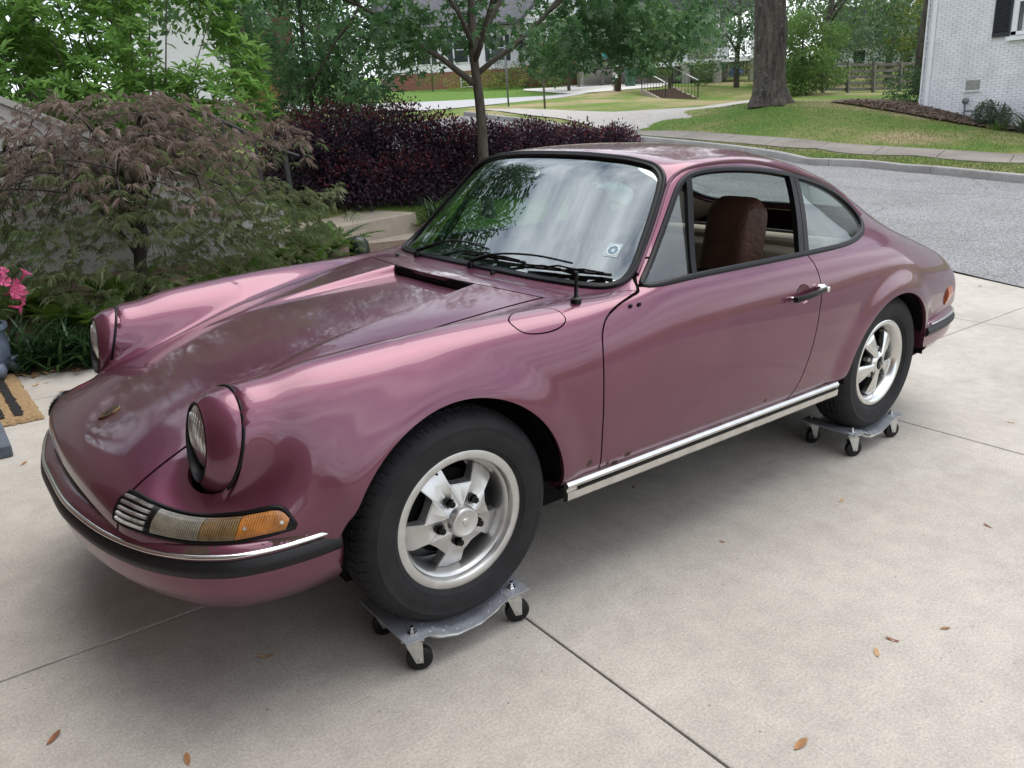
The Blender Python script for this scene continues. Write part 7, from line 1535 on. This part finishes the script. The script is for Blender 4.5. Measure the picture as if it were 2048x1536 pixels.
mb = MB(); mb.tube([(0, 0, -.1), (0, 0, .55)], .022, 8); mb.tube([(0, 0, .38), (0, .2, .38), (0, .22, .36), (0, .22, .2)], .02, 8); mb.tube([(0, .42, .15), (0, .42, .43), (0, .45, .46), (0, .74, .46)], .024, 8); mb.build('pipe', M_PIPE, o, True, 50)
mb = MB(); mb.lathe([(0, -.05), (.075, -.05), (.085, -.03), (.085, .03), (.06, .05), (0, .06)], 16, 'x', (.0, 0, .64)); mb.build('regulator', M_PIPE, o, True, 40)
mb = MB(); mb.box((0, .24, .02), (.16, .20, .26), bev=.03); mb.build('meter_body', mat('meter_grey', (.25, .30, .29), .5), o, True, 40); mb = MB(); mb.box((.05, .24, .17), (.07, .12, .08)); mb.build('meter_index', M_WPAINT, o)
# mulch apron with chips
_my = np.linspace(-11.5, -5.4, 14); sheet('mulch_bed', [np.stack([np.interp(_my, [-11.5, -9.5, -8, -6.5, -5.4], [-22.3, -21.6, -21.5, -21.9, -22.5]), _my], 1), np.stack([np.full(14, -22.45), _my], 1), np.stack([np.full(14, -23.4), _my], 1)], M_MULCH, 14, .05, ground_z)
rng = np.random.default_rng(8); _n = 1500; _y = rng.uniform(-11, -6.3, _n); _x = rng.uniform(-22.7, np.interp(_y, [-11.5, -9.5, -8, -6.5, -5.4], [-22.3, -21.5, -21.4, -21.8, -22.5])); V, F = stamp(*T_DIAM, np.stack([_x, _y, ground_z(_x, _y)+.06], 1), rand_dirs(_n, 0, rng)*[1, 1, .25], rand_dirs(_n, 1.5, rng), rng.uniform(.05, .12, _n)); oo = mesh_obj('mulch_chips', V, F, mat('brown_leaf_mulch', (.15, .10, .07), .9, noise=.4, nscale=30)); tag(oo, 'loose brown leaf mulch sloping down beside the painted brick house', 'mulch', kind='stuff')

# ---------------------------------------------------------------- rail fence, steps and street things
M_WOODG = bark_mat('weathered_fence_wood', (.085, .078, .066), (.21, .19, .16), (8, 8, 8), .4)
o = empty('rail_fence', (-32.27, -17.76, 0)); tag(o, 'weathered grey five-rail fence beyond the oak', 'fence')
FP = np.array([(-30.9, -18.3), (-32.27, -17.76), (-33.52, -17.31), (-34.83, -16.84), (-36.21, -16.32), (-37.59, -15.81), (-39, -15.3)]); FZ = ground_z(FP[:, 0], FP[:, 1]); org = np.array([-32.27, -17.76, 0])
for q, z in zip(FP, FZ): mb = MB(); mb.box(np.array([q[0], q[1], z+.60])-org, (.13, .13, 1.42), rotm('X', R(2.5))); mb.build('fence_post', M_WOODG, o)
for i in range(len(FP)-1):
    a, b_ = np.array([*FP[i], FZ[i]]), np.array([*FP[i+1], FZ[i+1]])
    for k in range(5):
        h = .16+.255*k+RNG.normal()*.01; d = b_-a; l = np.linalg.norm(d); ang = math.atan2(d[1], d[0]); nrm_ = np.array([math.sin(ang), -math.cos(ang), 0])*-.08; rot = rotm('Z', ang)@rotm('Y', -math.asin(d[2]/l)); mb = MB(); mb.box((a+b_)/2+[0, 0, h]-org+nrm_, (l*1.0, .03, .115), rot); mb.build('fence_rail', M_WOODG, o)
def street_post(name, loc, h, r, m_, label, cat, top=None):
    o = empty(name, loc); tag(o, label, cat); mb = MB(); mb.tube([(0, 0, -.2), (0, 0, h)], r, 8); mb.build('post', m_, o, True)
    return o
gzf = lambda x, y: float(ground_z(np.array(x, float), np.array(y, float)))
a = street_post('sign_post', (-18.63, -22.81, gzf(-18.63, -22.81)), 2.6, .035, M_PIPE, 'thin grey sign post at the road edge, left of the other post', 'sign post')
mb = MB(); mb.box((0, 0, 2.4), (.5, .02, .5), rotm('Z', R(50))); mb.build('sign_blade', M_STEEL, a)
a = street_post('sign_post', (-19.02, -21.1, gzf(-19.02, -21.1)), 2.9, .04, M_WOODG, 'brown wooden sign post on the mound, right of the grey post', 'sign post')
mb = MB(); mb.box((0, 0, 2.7), (.5, .02, .5), rotm('Z', R(50))); mb.build('sign_blade', M_STEEL, a)
o = empty('utility_pole', (-29.82, -27.87, gzf(-29.82, -27.87))); tag(o, 'brown wooden utility pole with white conduit in front of the porch house', 'utility pole')
mb = MB(); mb.tube([(0, 0, -.3), (0, 0, 9)], [.17, .13], 14); mb.build('pole', bark_mat('creosote_pole', (.045, .028, .022), (.11, .075, .06), (10, 10, 1.5), .5), o, True)
mb = MB(); mb.tube([(.1, -.17, -.1), (.1, -.17, 8)], .05, 8); mb.build('conduit', M_WPAINT, o, True); mb = MB(); mb.box((.17, .05, .72), (.07, .20, .26)); mb.build('meter_box', M_WPAINT, o); mb = MB(); mb.lathe([(.175, 1.15), (.175, 1.27)], 14, 'z'); mb.build('pole_band', M_STEEL, o)
o = empty('wheelie_bin', (-35.0, -31.9, gzf(-35.0, -31.9))); tag(o, 'green wheeled rubbish bin beside the utility pole', 'bin'); o.rotation_euler = (0, 0, R(50)); o.scale = (1.0, 1.0, 1.0)
M_BIN = mat('bin_green', (.05, .12, .085), .5); mb = MB(); V = [(-.24, -.24, 0), (.24, -.24, 0), (.24, .24, 0), (-.24, .24, 0), (-.31, -.33, 1.0), (.31, -.33, 1.0), (.31, .33, 1.0), (-.31, .33, 1.0)]; mb.add(V, [(3, 2, 1, 0), (0, 1, 5, 4), (1, 2, 6, 5), (2, 3, 7, 6), (3, 0, 4, 7), (4, 5, 6, 7)]); mb.build('bin_body', M_BIN, o); mb = MB(); mb.box((0, 0, 1.04), (.68, .74, .08), bev=.03); mb.build('bin_lid', M_BIN, o, True, 40)
for s in (-1, 1): mb = MB(); mb.lathe([(0, -.03), (.12, -.03), (.12, .03), (0, .03)], 16, 'y', (-.22, s*.26, .12)); mb.build('bin_wheel', M_SEAL, o)
# bank steps with iron handrails
o = empty('bank_steps', (-29.0, -23.6, 0)); tag(o, 'brown bank steps with two thin iron handrails left of the oak', 'steps')
p_lo, p_hi = np.array([-29.2, -23.1]), np.array([-30.3, -25.6]); z_lo, z_hi = gzf(*p_lo)-.05, 2.0; dd = unit((p_hi-p_lo)[None])[0]; ee = np.array([-dd[1], dd[0]])
org = np.array([-29.0, -23.6, 0]); W2 = .75
for k in range(5):
    t = (k+.5)/5; c = p_lo+(p_hi-p_lo)*t; z = z_lo+(z_hi-z_lo)*(k+1)/5; mb = MB(); mb.box(np.array([c[0], c[1], z-.30])-org, (.62, W2*2, .6), rotm('Z', math.atan2(dd[1], dd[0]))); mb.build('step', mat('brown_step_%d' % k, (.13, .09, .065), .9) if k == 0 else MATS['brown_step_0'], o)
for s in (-1, 1):
    a = np.array([*(p_lo+ee*s*(W2+.08)), z_lo]); b_ = np.array([*(p_hi+ee*s*(W2+.08)), z_hi+.05]); mb = MB(); mb.box(((a+b_)/2)-org+[0, 0, -.10], (np.linalg.norm(b_-a)*1.05, .12, .28), rotm('Z', math.atan2(dd[1], dd[0]))@rotm('Y', -math.asin((b_-a)[2]/np.linalg.norm(b_-a)))); mb.build('step_cheek', M_STEP, o)
    mb = MB(); mb.tube([a-org+[0, 0, .85], b_-org+[0, 0, .95]], .022, 6); hr_ = mb.build('hand_rail', M_STEEL, o, True)
    for k in range(9):
        q = a+(b_-a)*k/8-org; r_ = .028 if k in (0, 8) else .011; mb = MB(); mb.tube([q+[0, 0, -.1], q+[0, 0, .85+.1*k/8]], r_, 6); mb.build('rail_picket', M_IRON, hr_)

# ---------------------------------------------------------------- houses beyond
M_ROOF = mat('grey_asphalt_shingle', (.085, .085, .095), .9, noise=.25, nscale=4, bump=.6, bscale=18)
def siding_mat(name, col, pitch=.16):
    m = bpy.data.materials.new(name); m.use_nodes = True; nt = m.node_tree; b = nt.nodes['Principled BSDF']; L = nt.links.new; tc = nt.nodes.new('ShaderNodeTexCoord'); sx = nt.nodes.new('ShaderNodeSeparateXYZ'); L(tc.outputs['Object'], sx.inputs[0])
    md = nt.nodes.new('ShaderNodeMath'); md.operation = 'MODULO'; L(sx.outputs['Z'], md.inputs[0]); md.inputs[1].default_value = pitch; bp = nt.nodes.new('ShaderNodeBump'); bp.inputs['Strength'].default_value = 1; bp.inputs['Distance'].default_value = .25; bp.invert = True; L(md.outputs[0], bp.inputs['Height']); L(bp.outputs['Normal'], b.inputs['Normal']); b.inputs['Base Color'].default_value = (*col, 1); b.inputs['Roughness'].default_value = .6
    return m
def brick_mat(name):
    m = bpy.data.materials.new(name); m.use_nodes = True; nt = m.node_tree; b = nt.nodes['Principled BSDF']; L = nt.links.new; tc = nt.nodes.new('ShaderNodeTexCoord'); sx = nt.nodes.new('ShaderNodeSeparateXYZ'); L(tc.outputs['Object'], sx.inputs[0]); cb = nt.nodes.new('ShaderNodeCombineXYZ'); L(sx.outputs['X'], cb.inputs[0]); L(sx.outputs['Z'], cb.inputs[1])
    bt = nt.nodes.new('ShaderNodeTexBrick'); L(cb.outputs[0], bt.inputs['Vector']); bt.inputs['Scale'].default_value = 1; bt.inputs['Brick Width'].default_value = .24; bt.inputs['Row Height'].default_value = .085; bt.inputs['Mortar Size'].default_value = .008; bt.inputs['Color1'].default_value = (.26, .075, .05, 1); bt.inputs['Color2'].default_value = (.20, .055, .04, 1); bt.inputs['Mortar'].default_value = (.30, .22, .18, 1); L(bt.outputs['Color'], b.inputs['Base Color']); b.inputs['Roughness'].default_value = .9
    return m
M_RBRICK = brick_mat('red_brick'); M_SIDW = siding_mat('white_siding', (.72, .72, .70)); M_SIDB = siding_mat('beige_siding', (.42, .41, .35), .18)
def windowpart(par, x, y, z, w, h, shut=False):
    mb = MB(); mb.box((x, y, z), (w+.16, .06, h+.16)); f_ = mb.build('window_frame', M_WPAINT, par); mb = MB(); mb.box((x, y+.02, z), (w, .05, h)); mb.build('window_pane', M_WINGL, f_); mb = MB(); mb.box((x, y+.03, z), (w, .05, .05)); mb.build('window_sash', M_WPAINT, f_)
    if shut:
        for s in (-1, 1): mb = MB(); mb.box((x+s*(w/2+.28), y+.01, z), (.34, .06, h+.1)); mb.build('window_shutter', M_SHUT, par)
# brick-based white house: local x along the facade, y out towards the road
def house_frame(name, a, b_, label):
    o = empty(name, (a[0], a[1], a[2]), math.atan2(b_[1]-a[1], b_[0]-a[0])); tag(o, label, 'house'); return o
hb = house_frame('porch_house', (-40.9, -42.6, 3.15), (-28.0, -47.4, 3.3), 'white house on a red brick base behind the young maple')
mb = MB(); mb.box((6.9, -3.0, .45), (13.8, 6, 1.75)); mb.build('brick_base', M_RBRICK, hb); mb = MB(); mb.box((6.9, -3.05, 2.75), (13.7, 5.9, 2.9)); mb.build('wall', M_SIDW, hb)
mb = MB(); mb.prism([(-.4, 4.15), (-.4, 4.3), (6.4, 4.3), (6.4, 4.15)], -6.6, .6, 'y'); mb.prism([(.5, 4.2), (-6.6, 4.2), (-3.05, 6.9)], -.4, 14.2, 'x'); mb.build('roof', M_ROOF, hb)
mb = MB(); mb.prism([(-.3, 4.25), (4.9, 4.25), (2.3, 6.6)], -2.5, 2.2, 'y'); mb.build('gable', M_SIDW, hb); mb = MB(); mb.prism([(-.6, 4.1), (2.3, 6.75), (5.2, 4.1), (5.2, 4.3), (2.3, 7.0), (-.6, 4.3)], -3.5, 2.5, 'y'); mb.build('gable_roof', M_ROOF, hb)
mb = MB(); mb.box((2.3, 1.0, .45), (5.0, 2.0, 1.75)); mb.build('porch_base', M_RBRICK, hb); mb = MB(); mb.box((2.3, 1.0, 4.15), (5.2, 2.2, .3)); mb.build('porch_beam', M_WPAINT, hb)
for x in (0.0, 1.5, 3.1, 4.6): mb = MB(); mb.box((x, 1.85, 2.7), (.24, .24, 2.8)); mb.build('porch_column', M_WPAINT, hb)
for x0, x1 in ((.1, 1.4), (3.2, 4.5)):
    mb = MB(); mb.box(((x0+x1)/2, 1.85, 2.2), (x1-x0, .06, .07)); mb.box(((x0+x1)/2, 1.85, 1.5), (x1-x0, .06, .07)); rl_ = mb.build('porch_rail', M_WPAINT, hb); mb = MB()
    for x in np.arange(x0+.08, x1, .13): mb.box((x, 1.85, 1.85), (.03, .03, .7))
    q_ = mb.build('porch_baluster', M_WPAINT, rl_); q_['kind'] = 'stuff'
mb = MB(); mb.box((2.3, .0, 2.45), (1.0, .1, 2.1)); mb.build('front_door', M_SEAL, hb)
for x in (6.2, 8.9, 11.6): windowpart(hb, x, -.09, 2.7, .95, 1.6, True)
windowpart(hb, 3.8, -.09, 2.7, .7, 1.5, True); windowpart(hb, 8.6, .0, .6, .9, .6)
for k in range(5): mb = MB(); mb.box((-.5-.3*k, 1.0, 1.05-.22*k-.4), (.3, 1.4, .8)); mb.build('porch_step', M_RBRICK, hb)
fl_ = MB(); fl_.box((1.5, 2.15, 2.75), (.55, .03, 1.5)); o2 = fl_.build('green_flag', mat('flag_green', (.02, .20, .12), .8)); o2.parent = None; o2.matrix_world = Matrix.Translation((-40.9, -42.6, 3.15))@Matrix.Rotation(math.atan2(-4.8, 12.9), 4, 'Z'); tag(o2, 'green porch flag with a red emblem on the white house', 'flag')
fl_ = MB(); fl_.lathe([(0, .0), (.12, 0), (.12, .02)], 10, 'y', (1.5, 2.17, 3.25)); fl_.build('flag_emblem', mat('flag_red', (.45, .06, .03), .8), o2)
# beige porch house
hp = house_frame('porch_house', (-43.9, -31.4, 2.65), (-36.2, -37.4, 2.9), 'beige sided house with white porch rails behind the utility pole')
mb = MB(); mb.box((4.9, -3.2, 2.9), (9.6, 5.8, 3.2)); mb.build('wall', M_SIDB, hp); mb = MB(); mb.box((4.9, -3.2, .55), (9.5, 5.7, 1.6)); mb.build('foundation', mat('pale_block', (.40, .38, .33), .9), hp)
mb = MB(); mb.prism([(-1.2, 3.9), (10.4, 3.9), (10.4, 4.1), (7.4, 6.6), (3.0, 6.6), (-1.2, 4.1)], -6.6, 2.2, 'y'); mb.build('roof', M_ROOF, hp)
mb = MB(); mb.prism([(5.3, 4.0), (10.2, 4.0), (7.9, 6.3)], 1.5, 1.62, 'y'); mb.build('gable', M_SIDB, hp)
mb = MB(); mb.prism([(5.0, 3.9), (7.9, 6.5), (10.6, 3.9), (10.6, 4.12), (7.9, 6.75), (5.0, 4.12)], 1.66, 1.9, 'y'); mb.build('gable_trim', M_WPAINT, hp)
mb = MB(); mb.box((2.6, .95, .95), (7.4, 2.1, .28)); mb.build('porch_floor', M_WPAINT, hp)
for x in (-.9, 1.4, 3.4, 6.2): mb = MB(); mb.box((x, 1.85, 2.5), (.22, .22, 2.9)); mb.build('porch_column', M_WPAINT, hp)
for x in (-.9, 1.4, 3.4, 6.2): mb = MB(); mb.box((x, 1.85, .3), (.5, .5, 1.3)); mb.build('porch_pier', mat('pier_%d' % int(x*10+20), (.30, .29, .25), .9), hp)
for x0, x1 in ((-.8, 1.3), (3.5, 6.1)):
    mb = MB(); mb.box(((x0+x1)/2, 1.85, 1.95), (x1-x0, .06, .08)); mb.box(((x0+x1)/2, 1.85, 1.2), (x1-x0, .06, .08)); rl_ = mb.build('porch_rail', M_WPAINT, hp); mb = MB()
    for x in np.arange(x0+.08, x1, .14): mb.box((x, 1.85, 1.57), (.05, .04, .7))
    q_ = mb.build('porch_baluster', M_WPAINT, rl_); q_['kind'] = 'stuff'
mb = MB()
for x in np.arange(-.7, 6.1, .2): mb.box((x, 1.7, .4), (.17, .03, 1.0))
q_ = mb.build('skirt_board', M_WOODG, hp); q_['kind'] = 'stuff'
for k in range(6): mb = MB(); mb.box((6.6-.0+.28*k*0, 2.1+.28*k, .95-.17*k), (1.3, .3, .06)); mb.build('porch_step', M_WOODG, hp)
for s in (5.95, 7.25): mb = MB(); mb.tube([(s, 2.0, 1.9), (s, 3.7, .95)], .04, 6); mb.build('stair_rail', M_WPAINT, hp); mb = MB(); mb.box((s, 2.95, .55), (.05, 1.9, .25), rotm('X', R(-30))); mb.build('stair_stringer', M_WOODG, hp)
windowpart(hp, 8.6, -.29, 2.7, .8, 1.3); windowpart(hp, 2.4, -.29, 2.6, .9, 1.5); mb = MB(); mb.box((.6, -.28, 2.2), (1.0, .1, 2.1)); mb.build('front_door', M_WPAINT, hp)
mb = MB(); mb.box((8.6, 1.6, 1.1), (3.6, 2.4, .2)); mb.build('side_deck', M_WOODG, hp)
mb = MB(); mb.box((8.6, 2.78, 2.0), (3.6, .06, .08)); mb.box((8.6, 2.78, 1.25), (3.6, .06, .08)); rl_ = mb.build('deck_rail', M_WOODG, hp); mb = MB()
for x in np.arange(6.9, 10.4, .13): mb.box((x, 2.78, 1.62), (.06, .03, .72))
q_ = mb.build('deck_baluster', M_WOODG, rl_); q_['kind'] = 'stuff'
for x in (7.6, 8.5): mb = MB(); mb.box((x, 2.84, 1.75), (.35, .02, .35)); mb.build('deck_plaque', mat('teal_%d' % int(x*10), (.03, .30, .32), .7), rl_)
for x in (7.1, 8.7, 10.2): mb = MB(); mb.box((x, 2.7, .45), (.14, .14, 1.2)); mb.build('deck_post', M_WOODG, hp)
o2 = shrub('blue_hydrangea', (-39.9, -28.1, gzf(-39.9, -28.1)), [((0, 0, .7), (.42, .35, .2))], 260, '', .14, mat('hydrangea_blue', (.10, .15, .36), .8), 'blue flowering bush in front of the porch right of the stairs', 'bush', gap=-2, scale=3, seed=171)
# brick-and-siding house on the far left, wooden fence panel before it
hl_ = house_frame('sided_house', (-12.6, -29.8, 2.6), (-6.0, -31.0, 2.6), 'white sided house with dark brick part, top left between the leaves')
mb = MB(); mb.box((3.2, -2.5, 3), (3.6, 5, 6.0)); mb.build('wall', M_SIDW, hl_); mb = MB(); mb.box((.4, -2.6, 3), (2.1, 5, 6.0)); mb.build('brick_wall', mat('dark_brick', (.10, .045, .035), .9, noise=.3, nscale=14), hl_); mb = MB(); mb.box((1.55, .06, 3), (.12, .12, 6)); mb.build('downspout', M_WPAINT, hl_)
windowpart(hl_, .55, -.08, 3.6, .5, 1.6); mb = MB(); mb.prism([(.6, 6), (-5.8, 6), (-2.6, 8.3)], -1, 5.4, 'x'); mb.build('roof', M_ROOF, hl_)
o = empty('picket_fence', (-8.1, -22.9, gzf(-8.5, -22.7)-.2), math.atan2(.5, -1.2)); tag(o, 'short orange-brown wooden picket fence, top left below the sided house', 'fence'); M_CEDAR = mat('orange_cedar', (.42, .22, .085), .7, noise=.2, nscale=10)
for k in range(10): mb = MB(); mb.prism([(-.055, 0), (.055, 0), (.055, 1.15), (.03, 1.25), (-.03, 1.25), (-.055, 1.15)], -.012, .012, 'y', (k*.128, 0, .05)); mb.build('picket', M_CEDAR, o)
for z in (.3, .95): mb = MB(); mb.box((.58, -.04, z), (1.3, .04, .09)); mb.build('fence_rail', M_CEDAR, o)
mb = MB(); mb.box((1.26, -.05, .65), (.11, .11, 1.35)); mb.build('fence_post', M_CEDAR, o)
# far white houses and the second trunk
def farhouse(a, b_, label, chim):
    h = house_frame('white_cottage', a, b_, label); mb = MB(); mb.box((4, -3, 1.6), (8, 6, 3.4)); mb.build('wall', M_SIDW, h); mb = MB(); mb.prism([(0, 3.3), (3.4, 3.3), (1.7, 5.2)], -2, .3, 'y'); mb.build('gable', M_SIDW, h); mb = MB(); mb.prism([(.6, 3.2), (-6.6, 3.2), (-3, 6.2)], 2.2, 8.4, 'x'); mb.build('roof', M_ROOF, h)
    mb = MB(); mb.prism([(-.4, 3.05), (1.7, 5.25), (3.8, 3.05), (3.8, 3.3), (1.7, 5.6), (-.4, 3.3)], -3, .5, 'y'); mb.build('gable_roof', M_ROOF, h)
    windowpart(h, 1.0, .0, 2.0, .8, 1.7); windowpart(h, 2.3, .0, 2.0, .8, 1.7); windowpart(h, 5.6, .0, 2.0, .8, 1.7)
    if chim: mb = MB(); mb.box((2.6, -3, 6.2), (.7, .7, 2.2)); mb.build('chimney', M_WPAINT, h)
farhouse((-63.2, -27.0, 1.2), (-59, -33.8, 1.2), 'distant white gabled cottage with chimney left of the painted brick house', True)
tree('pine_tree', (-31.9, -13.3, gzf(-31.9, -13.3)), [(0, 0, -.2), (.05, .0, 2), (.02, .1, 4), (.1, .1, 7), (.1, .1, 10)], .30, [(.8, (.7, .3, .7), 2.5, .08), (.85, (-.7, .3, .7), 2.5, .08), (.9, (.1, -.8, .7), 2.5, .07)], [((1, 1, 9.5), (2.4, 2.2, 1.4)), ((-1, -1, 10), (2.4, 2.2, 1.4)), ((0, 0, 12), (2.4, 2.2, 1.8))], 3000, 'far1', .25, T_OVAL, 'dark furrowed tree trunk just left of the painted brick house', 'tree', seed=181, bark=M_OAK)
# the house the driveway belongs to, behind and left of the camera: shades the slab and mirrors in the nose of the car
hm_ = empty('garage_house', (2.5, -.6, 0)); hm_['kind'] = 'structure'
mb = MB(); mb.box((3.2, 0, 2.6), (6.4, 15, 6.2)); mb.build('wall', mat('tan_brick', (.20, .15, .12), .9, noise=.15, nscale=9), hm_)
for y in (-.4, 3.0): mb = MB(); mb.box((-.02, y, 1.35), (.06, 2.8, 2.3)); gd_ = mb.build('garage_door', MATS['dark_brick'], hm_)
mb = MB(); mb.prism([(-8, 5.6), (8, 5.6), (8, 5.8), (0, 8.8), (-8, 5.8)], -.7, 7, 'x'); mb.build('roof', M_ROOF, hm_)
